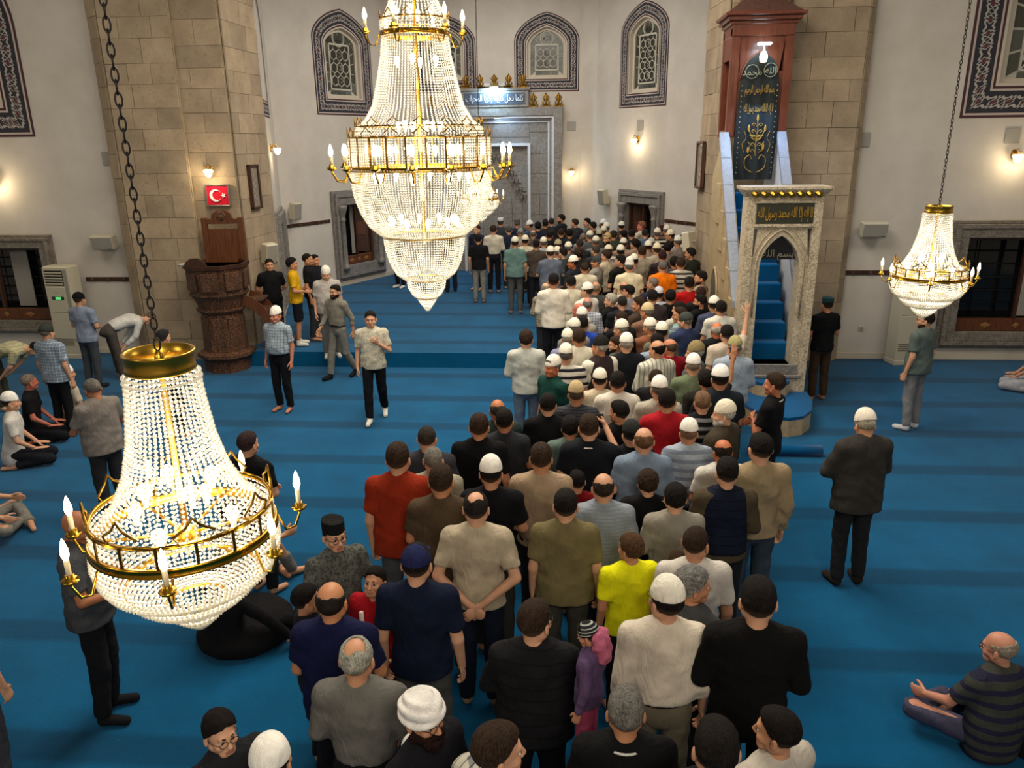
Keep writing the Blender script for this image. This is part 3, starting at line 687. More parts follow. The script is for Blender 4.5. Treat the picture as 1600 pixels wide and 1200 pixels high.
pf = MB(); pf.prism([(-6.45, 14.27), (2.62, 14.27), (2.62, 16), (5.6, 17.3), (5.2, 17.7), (.75, 24.2), (.27, 24.5), (-4.85, 24.5), (-5.4, 24.2), (-7.6, 19.75), (-6.45, 16.3)], -.1, .3)
o = pf.build('floor_apse', CARPET); tag(o, kind='structure')
m = MB(); m.box((-14, -4, HT), (14, 25, HT+.2)); o = m.build('ceiling', PL); tag(o, kind='structure')
MWL, wWL, wl = wall('wall_left', (-14, 15.2), (-9.0, 15.2), HT, [(.9, 3.1, .70, 2.23), (.8, 3.1, 4.75, 8.2)])
MWR, wWR, wr = wall('wall_right', (5.2, 15.2), (14, 15.2), HT, [(2.23, 4.6, .56, 2.37), (2.05, 4.35, 4.9, 8.5)])
MW1, w1, _ = wall('wall_apse_left', (-6.35, 16.1), (-7.45, 19.75), HT, [(1.4, 2.75, .9, 2.4)])
MW2, w2, _ = wall('wall_qibla_left', (-7.45, 19.75), (-5.28, 24.0), HT, [(2.16, 3.45, .85, 2.55), (2.03, 3.33, 5.22, 7.3)])
MWf, wf, _ = wall('trim_1', (-5.28, 24.0), (-4.85, 24.3), HT)
MW3, w3, _ = wall('wall_qibla', (-4.85, 24.3), (.27, 24.3), HT, [(3.48, 4.68, 5.86, 7.45), (.45, 1.65, 5.86, 7.45)])
MWg, wg, _ = wall('trim_2', (.27, 24.3), (.7, 24.0), HT)
MW4, w4, _ = wall('wall_qibla_right', (.7, 24.0), (5.6, 16.95), HT, [(1.6, 2.8, .85, 2.53), (1.45, 2.67, 5.32, 7.35)])
for nm, a, b_ in (('wall_side_left', (-14, -4), (-14, 15.2)), ('wall_side_right', (14, 15.2), (14, -4)), ('wall_back', (14, -4), (-14, -4))): wall(nm, a, b_, HT)
for nm, M, w, z0, z1, sk_ in (('baseboard_left', MWL, wWL, 0, .10, None), ('baseboard_right', MWR, wWR, 0, .12, None), ('baseboard_apse', MW2, w2, .3, .42, None), ('baseboard_apse_right', MW4, w4, .3, .42, None)):
    m = MB(); m.box((0, -.03, z0), (w, 0, z1)); o = m.build(nm, CREAM); o.matrix_world = M; tag(o, kind='structure')
# flat panels behind the lower windows, their dark colour standing in for unlit rooms
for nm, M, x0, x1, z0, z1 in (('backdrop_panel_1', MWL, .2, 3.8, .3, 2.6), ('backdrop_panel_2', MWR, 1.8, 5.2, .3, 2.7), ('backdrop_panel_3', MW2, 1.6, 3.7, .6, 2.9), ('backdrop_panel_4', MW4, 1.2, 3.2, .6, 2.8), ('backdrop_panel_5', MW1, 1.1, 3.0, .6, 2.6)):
    m = MB(); m.box((x0, .62, z0), (x1, .66, z1)); o = m.build(nm.replace('backdrop_panel', 'dark_backdrop'), simple('backdrop_dark', '2b2c2e', .8)); o.matrix_world = M; tag(o, kind='structure')
# ---------------------------------------------------------------- pillars of cut stone
unit = MB().box((0, 0, 0), (1, 1, 1), bev=0); _bm = []
for k in range(5):
    q = MB(); c = .009; q.box((c, 0, c), (1-c, 1, 1-c))
    r = random.Random(k); vs = [(x+r.uniform(-.004, .004), y+r.uniform(-.2, .2)*(y < .5), z+r.uniform(-.006, .006)) for x, y, z in q.v]; q.v = vs; _bm.append(q.mesh('block')); _bm[-1].materials.append(None) if not _bm[-1].materials else None
def blocks(parent, p0, p1, z0, z1, ch=.40, seed=0, depth=.02, lens=(.45, .85), mat=None, inset=0):
    M, w = wall_M(p0, p1); r = random.Random(seed); z = z0; k = 0
    while z < z1-.05:
        h = min(ch*r.uniform(.88, 1.12), z1-z); x = 0; L = r.uniform(*lens)*(.5 if k % 2 else 1)
        while x < w-.01:
            L = min(L, w-x); L = w-x if w-x-L < .2 else L
            d = depth*r.uniform(.7, 1.2)
            o = ob('stone_block', _bm[r.randrange(5)], parent, mat or ST)
            o.matrix_world = M @ Matrix.Translation((x, -d, z)) @ Matrix.Diagonal((L, d+.012, h, 1)); x += L; L = r.uniform(*lens)
        z += h; k += 1
def pillar(name, poly, faces, seed):
    m = MB(); m.prism(poly, 0, HT); core = m.build(name, mat_stone('9a8b70', 'ad9d80', 'joint_mortar')); tag(core, kind='structure')
    for i, (a, b_) in enumerate(faces): blocks(core, a, b_, 0, 7.8, .40, seed+i)
    return core
pillar('column_left', [(-9.0, 15.35), (-9.0, 15.05), (-8.68, 14.78), (-8.62, 14.74), (-7.3, 14.74), (-7.3, 14.84), (-6.42, 14.84), (-6.35, 16.3), (-6.5, 16.5), (-9, 16.5)],
       [((-9.0, 15.02), (-8.66, 14.72)), ((-8.63, 14.71), (-7.3, 14.71)), ((-7.3, 14.81), (-6.42, 14.81)), ((-6.39, 14.84), (-6.33, 16.3))], 1)
pillar('column_right', [(2.74, 17.3), (2.84, 15.42), (3.8, 15.42), (3.8, 15.0), (5.1, 15.0), (5.22, 15.12), (5.22, 15.4), (5.22, 17.3)],
       [((2.71, 17.2), (2.81, 15.42)), ((2.84, 15.39), (3.8, 15.39)), ((3.8, 14.97), (5.1, 14.97)), ((5.1, 14.97), (5.24, 15.12))], 11)
# ---------------------------------------------------------------- arched upper windows
def arch(w, zs, za, n=10, z0=0.):
    """outline from bottom left, up, over the pointed arch and down; centred on x=0"""
    h = w/2; pts = [(-h, z0), (-h, z0+(zs-z0)*.5), (-h, zs)]; rise = za-zs
    for i in range(1, n):
        t = i/n; a = t*math.pi/2; pts.append((-h*math.cos(a), zs+rise*(math.sin(a)*.72+.28*(1-math.cos(a)))))
    pts.append((0, za)); pts += [(-x, z) for x, z in reversed(pts[:-1])]; return pts
def ring_mesh(outer, inner, y, mat_i=0, uv=False, th=.01, per=.46):
    """flat closed band between two outlines in the xz plane, facing -y; with uv along and across"""
    me = bpy.data.meshes.new('band'); n = len(outer); vs = [(x, y, z) for x, z in outer]+[(x, y, z) for x, z in inner]+[(x, y+th, z) for x, z in outer]
    fs = [(i, (i+1) % n, n+(i+1) % n, n+i) for i in range(n)]; fs = [tuple(reversed(f)) if False else f for f in fs]+[(i, 2*n+i, 2*n+(i+1) % n, (i+1) % n) for i in range(n)]
    me.from_pydata(vs, [], fs); L = [0]
    for i in range(n): a, b_ = outer[i], outer[(i+1) % n]; c, d = inner[i], inner[(i+1) % n]; L.append(L[-1]+(math.dist(a, b_)+math.dist(c, d))/2)
    tot = round(L[-1]/per); s = tot/L[-1]; uvl = me.uv_layers.new(name='UVMap')
    for p in me.polygons[:n]:
        i = p.index
        for li, (u, v) in zip(p.loop_indices, ((L[i], 0), (L[i+1], 0), (L[i+1], 1), (L[i], 1))): uvl.data[li].uv = (u*s, v)
    me.materials.append(None); return me
def scale_arch(w, zs, za, zb, d): return arch(w-2*d, zs-d*.25, za-d*1.05, 10, zb+d)
def arch_window(idx, M, cx, zb, w, zs, za, rows, diamond=False):
    root = tag(empty('window_%d' % idx), kind='structure'); root.matrix_world = M @ Matrix.Translation((cx, 0, 0))
    offs = [0, .03, .055, .31, .335, .365, .40]; mats = [REDL, PINKL, VINE, PINKL, REDL, CREAM]; nms = ['border_line', 'border_line', 'painted_border', 'border_line', 'border_line', 'plaster_reveal']
    O = [scale_arch(w, zs, za, zb, d*w/2.0) for d in offs]
    for i in range(6): ob(nms[i], ring_mesh(O[i], O[i+1], -.012, th=.012), root, mats[i])
    # cream reveal going into the wall, behind it the lattice with panes
    m = MB(); a = O[6]; n = len(a); vs = [(x, -.012, z) for x, z in a]+[(x*.97, .10, z) for x, z in a]; m.add(vs, [(i, (i+1) % n, n+(i+1) % n, n+i) for i in range(n)])
    b_ = [(x*.97, z) for x, z in a]; m.build('reveal', CREAM, root)
    W_ = w-.80*w/2.0; zi = zb+.40*w/2; hh = W_/2*.97
    fr = arch(W_*.97, zs-.1, za-.42*w/2, 10, zi); inn = arch(W_*.84, zs-.12, za-.50*w/2, 10, zi+.08)
    m = MB(); nn = len(fr); vs = [(x, .09, z) for x, z in fr]+[(x, .09, z) for x, z in inn]+[(x, .13, z) for x, z in inn]; m.add(vs, [(i, (i+1) % nn, nn+(i+1) % nn, nn+i) for i in range(nn)]+[(nn+i, nn+(i+1) % nn, 2*nn+(i+1) % nn, 2*nn+i) for i in range(nn)]); m.build('frame', CREAM, root)
    # outer row of panes: one object each, between two outlines
    o1 = arch(W_*.83, zs-.125, za-.505*w/2, 10, zi+.085); o2 = arch(W_*.60, zs-.17, za-.66*w/2, 10, zi+.20)
    def seg(p, k, n_):   # resample an outline
        d = [0]
        for i in range(len(p)-1): d.append(d[-1]+math.dist(p[i], p[i+1]))
        t = d[-1]*k/n_
        for i in range(len(p)-1):
            if d[i+1] >= t-1e-6: f_ = (t-d[i])/max(1e-6, d[i+1]-d[i]); return (p[i][0]+(p[i+1][0]-p[i][0])*f_, p[i][1]+(p[i+1][1]-p[i][1])*f_)
        return p[-1]
    n_ = 14
    for k in range(n_):
        q = [seg(o1, k+.06, n_), seg(o1, k+.94, n_), seg(o2, k+.94, n_), seg(o2, k+.06, n_)]
        m = MB(); m.add([(x, .135, z) for x, z in q]+[(x, .15, z) for x, z in q], [(0, 1, 2, 3), (0, 4, 5, 1), (1, 5, 6, 2), (2, 6, 7, 3), (3, 7, 4, 0)]); m.build('pane', PANE, root)
    for k in range(3):
        x0 = -W_*.30+k*W_*.20; m = MB(); m.box((x0+.01, .135, zi+.09), (x0+W_*.20-.01, .15, zi+.18)); m.build('pane', PANE, root)
    bk = arch(W_*.9, zs-.1, za-.45*w/2, 10, zi+.02); m = MB(); n4 = len(bk); m.add([(x, .155, z) for x, z in bk], [tuple(range(n4))]); m.build('lattice_back', WHT, root)
    # inner field: hexagon and star lattice over dark glass
    ix = W_*.27; z0 = zi+.24; z1 = zs-.12
    m = MB(); m.box((-ix, .140, z0), (ix, .146, z1)); m.build('pane', simple('smoky_glass', '33322c', .2), root)
    m = MB(); t = .018
    for (a_, b2, c_, d_) in ((-ix-.04, -ix, z0-.03, z1+.03), (ix, ix+.04, z0-.03, z1+.03), (-ix, ix, z0-.04, z0), (-ix, ix, z1, z1+.05)): m.box((a_, .12, c_), (b2, .15, d_))
    R = (z1-z0)/(rows*1.5+.5)
    if diamond:
        nx = 6; cw = 2*ix/nx; chh = cw*1.25; ny = int((z1-z0)/chh)+1
        for i in range(nx+1):
            for j in range(ny*2):
                cx_ = -ix+i*cw+(cw/2 if j % 2 else 0); cz = z0+j*chh/2
                if cz+chh/2 > z1 or cx_ > ix: continue
                for sgn_ in (-1, 1):
                    if abs(cx_+sgn_*cw*.5) > ix+.01: continue
                    m.tube([(cx_, .130, cz), (cx_+sgn_*cw*.25, .130, cz+chh*.18), (cx_+sgn_*cw*.5, .130, cz+chh*.5)], .018, 4)
    else:
        for j in range(rows):
            for i in (-1, 0, 1):
                cx_ = i*ix*.62; cz = z0+R*.9+j*R*1.5+(R*.0 if i else R*.0)
                k6 = 6; rr = R*.62 if i else R*.70
                P = [(cx_+min(rr, ix*.36)*math.cos(math.pi/3*q+math.pi/6), .130, cz+rr*math.sin(math.pi/3*q+math.pi/6)) for q in range(6)]; m.tube(P, .018, 4, closed=True)
                if i == 0:
                    for q in range(3):
                        a_ = math.pi/3*q; m.tube([(cx_+rr*.55*math.cos(a_+s_), .130, cz+rr*.55*math.sin(a_+s_)) for s_ in (0, math.pi*2/3, math.pi*4/3)], .012, 4, closed=True)
            for i in (-1, 1):
                m.tube([(i*ix*.62, .130, z0+R*.9+j*R*1.5+R*.6), (i*ix*.62, .130, z0+R*.9+j*R*1.5+R*.9)], .012, 4)
    m.build('lattice', WHT, root)
    # round medallion with writing above
    cz = zs+.10*(za-zs); rr = ix*.62; m = MB(); m.tube([(rr*math.cos(6.2832*q/20), .130, cz+rr*math.sin(6.2832*q/20)) for q in range(20)], .018, 5, closed=True)
    m.tube([(rr*.8*math.cos(6.2832*q/20), .133, cz+rr*.8*math.sin(6.2832*q/20)) for q in range(20)], .008, 4, closed=True)
    m.add([(rr*math.cos(6.2832*q/20), .150, cz+rr*math.sin(6.2832*q/20)) for q in range(20)], [tuple(range(20))]); m.build('medallion', WHT, root)
    arabic_medal(root, cz, rr*1.0)
    if not diamond:
        m = MB(); sp = arch(ix*2, z1+.05, za-.60*w/2, 8, z1+.05); m.add([(x, .148, z) for x, z in sp[2:-2]], [tuple(range(len(sp)-4))]); m.build('pane', simple('smoky_glass', '33322c', .2), root)
    return root
def text(body, size, mat, name='lettering', parent=None, M=None, extrude=.004, align='CENTER', bold=0, fit=None):
    c = bpy.data.curves.new(name, 'FONT'); c.body = body; c.size = size; c.extrude = extrude; c.align_x = align; c.align_y = 'CENTER'; c.resolution_u = 2; c.offset = bold
    o = bpy.data.objects.new(name, c); COL.objects.link(o); dg = bpy.context.evaluated_depsgraph_get(); me = bpy.data.meshes.new_from_object(o.evaluated_get(dg)); bpy.data.objects.remove(o)
    me.materials.clear(); me.materials.append(None)
    if fit:
        co = np.zeros(len(me.vertices)*3); me.vertices.foreach_get('co', co); co = co.reshape(-1, 3); lo, hi = co.min(0), co.max(0)
        co[:, 0] = (co[:, 0]-(lo[0]+hi[0])/2)*fit[0]/(hi[0]-lo[0]); co[:, 1] = (co[:, 1]-(lo[1]+hi[1])/2)*fit[1]/(hi[1]-lo[1]); me.vertices.foreach_set('co', co.ravel()); me.update()
    r = ob(name, me, parent, mat)
    if len(body) > 1: r['kind'] = 'stuff'
    if M is not None: r.matrix_local = M
    return r
FORMS = {'ا': ('\uFE8D', '\uFE8E'), 'ب': ('\uFE8F', '\uFE90', '\uFE91', '\uFE92'), 'ل': ('\uFEDD', '\uFEDE', '\uFEDF', '\uFEE0'), 'ه': ('\uFEE9', '\uFEEA', '\uFEEB', '\uFEEC'), 'م': ('\uFEE1', '\uFEE2', '\uFEE3', '\uFEE4'),
         'ح': ('\uFEA1', '\uFEA2', '\uFEA3', '\uFEA4'), 'د': ('\uFEA9', '\uFEAA'), 'ر': ('\uFEAD', '\uFEAE'), 'س': ('\uFEB1', '\uFEB2', '\uFEB3', '\uFEB4'), 'و': ('\uFEED', '\uFEEE'), 'ن': ('\uFEE5', '\uFEE6', '\uFEE7', '\uFEE8'),
         'ي': ('\uFEF1', '\uFEF2', '\uFEF3', '\uFEF4'), 'ك': ('\uFED9', '\uFEDA', '\uFEDB', '\uFEDC'), 'ت': ('\uFE95', '\uFE96', '\uFE97', '\uFE98'), 'إ': ('\uFE87', '\uFE88'), 'ج': ('\uFE9D', '\uFE9E', '\uFE9F', '\uFEA0'), 'ش': ('\uFEB5', '\uFEB6', '\uFEB7', '\uFEB8'), 'ط': ('\uFEC1', '\uFEC2', '\uFEC3', '\uFEC4'), 'ف': ('\uFED1', '\uFED2', '\uFED3', '\uFED4'), 'ق': ('\uFED5', '\uFED6', '\uFED7', '\uFED8')}
def shape_ar(s):
    """joins Arabic letters with their presentation forms and puts them in visual order"""
    out = []
    for w in s.split(' '):
        g = []; prev = False
        for i, ch in enumerate(w):
            f_ = FORMS[ch]; nxt = i < len(w)-1
            if len(f_) == 2: g.append(f_[1] if prev else f_[0]); prev = False
            else: g.append(f_[(2 if nxt else 0)+(1 if prev else 0)]); prev = True
        out.append(''.join(reversed(g)))
    return ' '.join(reversed(out))
def arabic_medal(root, cz, r, word='الله'):
    M = Matrix.Translation((0, .128, cz)) @ Matrix.Rotation(math.pi/2, 4, 'X'); text(shape_ar(word), r*.95, simple('dark_script', '4a463c', .7), 'script', root, M, .003)
arch_window(1, MWL, 1.95, 4.41, 2.95, 6.4, 8.35, 3, True)
arch_window(2, MW1, 1.75, 4.80, 1.9, 6.8, 7.7, 4)
arch_window(3, MW2, 2.68, 4.95, 2.25, 6.85, 7.63, 3)
arch_window(4, MW3, 1.05, 5.60, 1.9, 6.98, 7.75, 2)
arch_window(5, MW3, 4.08, 5.60, 1.9, 6.98, 7.75, 2)
arch_window(6, MW4, 2.06, 5.05, 1.95, 6.95, 7.68, 4)
arch_window(7, MWR, 3.2, 4.50, 2.9, 6.6, 8.5, 3, True)
# ---------------------------------------------------------------- lower windows with marble surround and wooden shutters
def low_window(idx, M, x0, x1, z0, z1, fw, columns=False, mat=None, zf0=None):
    """opening x0..x1, z0..z1; surround fw wide"""
    mat = mat or MB_; root = tag(empty('window_%d' % idx), kind='structure'); root.matrix_world = M; zb = zf0 if zf0 is not None else z0-fw
    def fr(nm, a, b_, y, ma, y1=0):   # a rectangular frame from offset a to offset b_, y proud
        for nm_, q in ((nm, ((x0-b_, z0-b_), (x1+b_, z0-a))), (nm, ((x0-b_, z1+a), (x1+b_, z1+b_))), (nm, ((x0-b_, z0-a), (x0-a, z1+a))), (nm, ((x1+a, z0-a), (x1+b_, z1+a)))):
            m = MB(); m.box((q[0][0], y, q[0][1]), (q[1][0], y1, q[1][1]), bev=.008); m.build(nm_, ma, root)
    fr('surround', 0, fw*.55, -.10, mat); fr('surround_moulding', fw*.55, fw*.80, -.14, mat); fr('surround_edge', fw*.80, fw, -.07, mat)
    fr('reveal', -.0, .012, .005, WOOD, .55)
    m = MB(); m.box((x0-fw, -.07, zb), (x1+fw, 0, z0-fw)); m.build('surround_base', mat, root) if zb < z0-fw-.02 else None
    if columns:
        for s, cx in ((-1, x0-fw*.28), (1, x1+fw*.28)):
            m = MB(); m.lathe([(.10, z0-.1), (.13, z0-.02), (.09, z0+.04), (.075, z0+.1), (.07, z1-.42), (.095, z1-.38), (.075, z1-.35), (.08, z1-.28), (.13, z1-.12), (.15, z1-.06), (.15, z1)], 12, M=Matrix.Translation((cx, -.14, 0))); m.build('column', mat, root)
    # wooden inner frame, drawer panel with lozenges, shutters, bars
    W_ = x1-x0; t = .06
    for q in (((x0, z0), (x0+t, z1)), ((x1-t, z0), (x1, z1)), ((x0, z1-t), (x1, z1)), ((x0+W_*.47, z0+.22), (x0+W_*.47+t, z1))):
        m = MB(); m.box((q[0][0], .06, q[0][1]), (q[1][0], .13, q[1][1]), bev=.006); m.build('wooden_frame', WOOD, root)
    m = MB(); m.box((x0+t, .05, z0), (x1-t, .16, z0+.24), bev=.01); dr = m.build('sill_panel', WOODP, root)
    for k in (-1, 0, 1):
        a = .12 if k else .07; cx = (x0+x1)/2+k*W_*.24; cz = z0+.12; m = MB(); m.add([(cx-a, .04, cz), (cx, .04, cz-.06), (cx+a, .04, cz), (cx, .04, cz+.06), (cx, .030, cz)], [(0, 1, 4), (1, 2, 4), (2, 3, 4), (3, 0, 4)]); m.build('lozenge', simple('light_inlay', '8a5f35', .4), dr)
    m = MB(); m.box((x0+t, .50, z0+.2), (x1-t, .505, z1-t)); m.build('pane', simple('window_glass', '16181c', .08), root)
    for k in range(1, 6):
        m = MB(); z = z0+.24+(z1-z0-.3)*k/6; m.tube([(x0+t, .44, z), (x1-t, .44, z)], .010, 5); m.build('iron_bar', IRON, root)
    for k in range(1, 5):
        m = MB(); x = x0+W_*k/5; m.tube([(x, .44, z0+.2), (x, .44, z1-t)], .010, 5); m.build('iron_bar', IRON, root)
    for s in (0, 1):   # open shutters folded back against the reveal
        h0, h1 = z0+.26, z1-t-.01; xx = x0+t if s == 0 else x1-t; sx = 1 if s == 0 else -1
        R_ = Matrix.Translation((xx, .14, 0)) @ Matrix.Rotation(sx*math.radians(62 if s == 0 else 48), 4, 'Z')
        m = MB(); wd = W_*.42
        a, b_ = (0, wd) if s == 0 else (-wd, 0); m.box((a, 0, h0), (b_, .035, h1), bev=.004); sh = m.build('shutter', WOOD, root); sh.matrix_local = R_
        for k in range(3):
            m = MB(); za, zb_ = h0+.07+k*(h1-h0-.05)/3, h0+(k+1)*(h1-h0-.05)/3; m.box((a+.07, -.008, za), (b_-.07, .0, zb_), bev=.003); m.build('shutter_panel', WOODP if k % 2 else WOOD, sh)
    m = MB(); m.box((x0+W_*.55, .35, z0+.24), (x0+W_*.72, .37, z1-t)); m.build('curtain', simple('grey_curtain', '9a958c', .9), root)
    return root
low_window(8, MWL, .9, 3.1, .70, 2.23, .27); low_window(9, MWR, 2.23, 4.6, .56, 2.37, .32)
low_window(10, MW2, 2.16, 3.45, .85, 2.55, .40, True, MBG); low_window(11, MW4, 1.6, 2.8, .85, 2.50, .36, True, MBG); low_window(12, MW1, 1.4, 2.75, .9, 2.4, .34, False, MBG)
# small painted panels high on the walls
for nm, M, x, z, w, h in (('trim_3', MW2, .25, 7.75, .5, .5), ('trim_4', MW3, 4.5, 8.05, .9, .5)):
    me = ring_mesh([(x, z), (x, z+h), (x+w, z+h), (x+w, z)], [(x+w*.49, z+h*.49), (x+w*.49, z+h*.51), (x+w*.51, z+h*.51), (x+w*.51, z+h*.49)], -.012, per=.2); o = ob(nm, me, None, VINE); o.matrix_world = M; tag(o, kind='structure')
def lath(prof, n=24, smooth=True, cap=True): m = MB(); m.lathe(prof, n, smooth=smooth, cap=cap); return m
RX = Matrix.Rotation(math.pi/2, 4, 'X')
# ---------------------------------------------------------------- the mihrab
def mihrab():
    r = thing('mihrab', 'tall grey marble prayer niche with gilded cresting in the middle of the far wall', 'prayer niche'); r.matrix_world = MW3 @ Matrix.Translation((2.56, 0, 0))
    def part(nm, boxes, mat, bev=.01, p=r):
        m = MB(); [m.box(a, b_, bev=bev) for a, b_ in boxes]; return m.build(nm, mat, p)
    def portal(nm, hw, top, w, y0, y1, mat, z0=.3):   # a frame of two uprights and a lintel
        part(nm, [((-hw, y1, z0), (-hw+w, y0, top))], mat); part(nm, [((hw-w, y1, z0), (hw, y0, top))], mat); part(nm, [((-hw+w, y1, top-w), (hw-w, y0, top))], mat)
    portal('outer_frame', 1.99, 5.16, .24, 0, -.34, MBG); portal('cavetto', 1.75, 4.92, .07, 0, -.30, WHM); portal('inner_moulding', 1.68, 4.85, .07, 0, -.22, MBG)
    portal('rounded_moulding', 1.61, 4.78, .05, 0, -.19, WHM)
    # field of marble slabs
    rr = random.Random(3)
    for x0, x1 in ((-1.56, -1.02), (1.02, 1.56)):
        z = .3
        while z < 4.7:
            h = min(rr.uniform(.42, .62), 4.73-z); h = 4.73-z if 4.73-z-h < .2 else h; c = rr.uniform(.35, .65)*(x1-x0)
            cuts = [x0, x0+c, x1] if rr.random() < .5 else [x0, x1]
            for a, b_ in zip(cuts, cuts[1:]): part('marble_slab', [((a+.004, -.13-rr.uniform(0, .012), z+.004), (b_-.004, 0, z+h-.004))], MBG, .006)
            z += h
    for a, b_, z0, z1 in ((-1.02, -.1, 4.32, 4.73), (-.1, 1.02, 4.32, 4.73), (-1.02, .3, 4.12, 4.32), (.3, 1.02, 4.12, 4.32)): part('marble_slab', [((a+.004, -.13, z0+.004), (b_-.004, 0, z1-.004))], MBG, .006)
    portal('niche_frame', 1.04, 4.14, .08, -.02, -.20, WHM); portal('niche_edge', .96, 4.06, .05, 0, -.10, MBG)
    # niche: shallow faceted recess with stepped corbels narrowing to the top
    n = 6; pts = [(-.91, -.02)]+[(-.80*math.cos(math.pi*k/n), .02-.0+.0*math.sin(math.pi*k/n)) for k in range(n+1)]+[(.91, -.02)]
    for k in range(n):
        a0, a1 = math.pi*k/n, math.pi*(k+1)/n; x0, x1 = -.91*math.cos(a0), -.91*math.cos(a1); y0, y1 = -.07+.05*math.sin(a0), -.07+.05*math.sin(a1)
        z = .3; j = 0
        while z < 2.5:
            h = .44; m = MB(); m.add([(x0+.004, y0, z+.004), (x1-.004, y1, z+.004), (x1-.004, y1, z+h-.004), (x0+.004, y0, z+h-.004), (x0, 0, z), (x1, 0, z), (x1, 0, z+h), (x0, 0, z+h)], [(0, 1, 2, 3), (4, 5, 1, 0), (3, 2, 6, 7), (0, 3, 7, 4), (1, 5, 6, 2)]); m.build('niche_stone', MBG, r); z += h; j += 1
    for lv in range(6):
        z = 2.50+lv*.24; hw = .90-lv*.135
        part('niche_stone', [((-.91, -.065, z), (-hw, 0, z+.24))], MBG, .004); part('niche_stone', [((hw, -.065, z), (.91, 0, z+.24))], MBG, .004)
        part('back_slab', [((-hw, -.02, z), (hw, 0, z+.24))], MBG, .004)
        for s in (-1, 1):
            for q in range(2):
                x = s*(hw-.03-q*.12); m = MB(); m.lathe([(.012, z-.10), (.035, z-.02), (.062, z+.06), (.062, z+.11), (.07, z+.13)], 8, M=Matrix.Translation((x, -.075-.0*q, 0)), smooth=False); m.build('corbel', MBG, r)
    part('back_slab', [((-.91, -.03, 3.94), (.91, 0, 4.05))], MBG)
    # raised panel with writing, cresting of gilt palmettes
    pn = part('inscription_panel', [((-1.0, -.36, 5.16), (1.0, 0, 5.66))], MBG, .015); part('panel_moulding', [((-1.04, -.40, 5.62), (1.04, 0, 5.70))], MBG, .012)
    part('panel_field', [((-.90, -.372, 5.24), (.90, -.36, 5.56))], simple('slate_blue', '3c4450', .5), .003, pn)
    text(shape_ar('كلما دخل عليها زكريا المحراب'.replace('خ', 'ح').replace('ع', 'ك').replace('ز', 'ر')), .24, simple('cut_marble', 'c9ccd2', .5), 'inscription', r, Matrix.Translation((0, -.378, 5.40)) @ RX, .006, fit=(1.70, .24))
    g = MB()   # one palmette, flat but thick
    for s in (-1, 1):
        g.tube([(0, 0, .02), (s*.05, -.01, .05), (s*.085, -.015, .11), (s*.06, -.01, .16), (s*.02, -.01, .15)], [.022, .024, .022, .018, .012], 6)
        g.tube([(0, 0, .16), (s*.045, -.01, .20), (s*.075, -.012, .25), (s*.04, -.01, .29), (0, -.01, .36)], [.02, .022, .02, .018, .008], 6)
        g.tube([(s*.03, 0, .0), (s*.10, -.01, .02), (s*.115, -.012, .06)], [.02, .022, .012], 6)
    g.lathe([(.0, .0), (.035, .04), (.03, .12), (.04, .2), (.03, .28), (.0, .40)], 8); g.box((-.13, -.02, -.015), (.13, .02, .02)); gm = g.mesh('palmette')
    gold2 = simple('dull_gold', '8a6420', .4, .9)
    for k in range(5): ob('gilt_palmette', gm, r, gold2, loc=(-.84+k*.42, -.34, 5.71), scale=(1.15, 1.2, 1.0))
    for s in (-1, 1):
        for k in range(3): ob('gilt_palmette', gm, r, gold2, loc=(s*(1.14+k*.37), -.30, 5.17), scale=(1.2, 1.2, 1.0))
    # cool lamp under the cresting
    l = part('lamp_strip', [((-.12, -.46, 5.69), (.12, -.40, 5.73))], simple('cool_lamp', 'bfe8ff', .4, emit=14, ecol='9fdcff'), .01)
    m = MB(); m.tube([(-.5, -.42, 5.72), (.5, -.42, 5.72)], .012, 6); m.build('lamp_bracket', IRON, r)
    return r
mihrab()
a = area((-2.3, 23.75, 5.66), .5, 50, (.40, .72, 1.0), (-2.3, 24.3, 4.5), .08)
a = area((-2.3, 24.02, 4.86), 1.6, 20, (.40, .66, 1.0), (-2.1, 24.3, 3.4), .05)
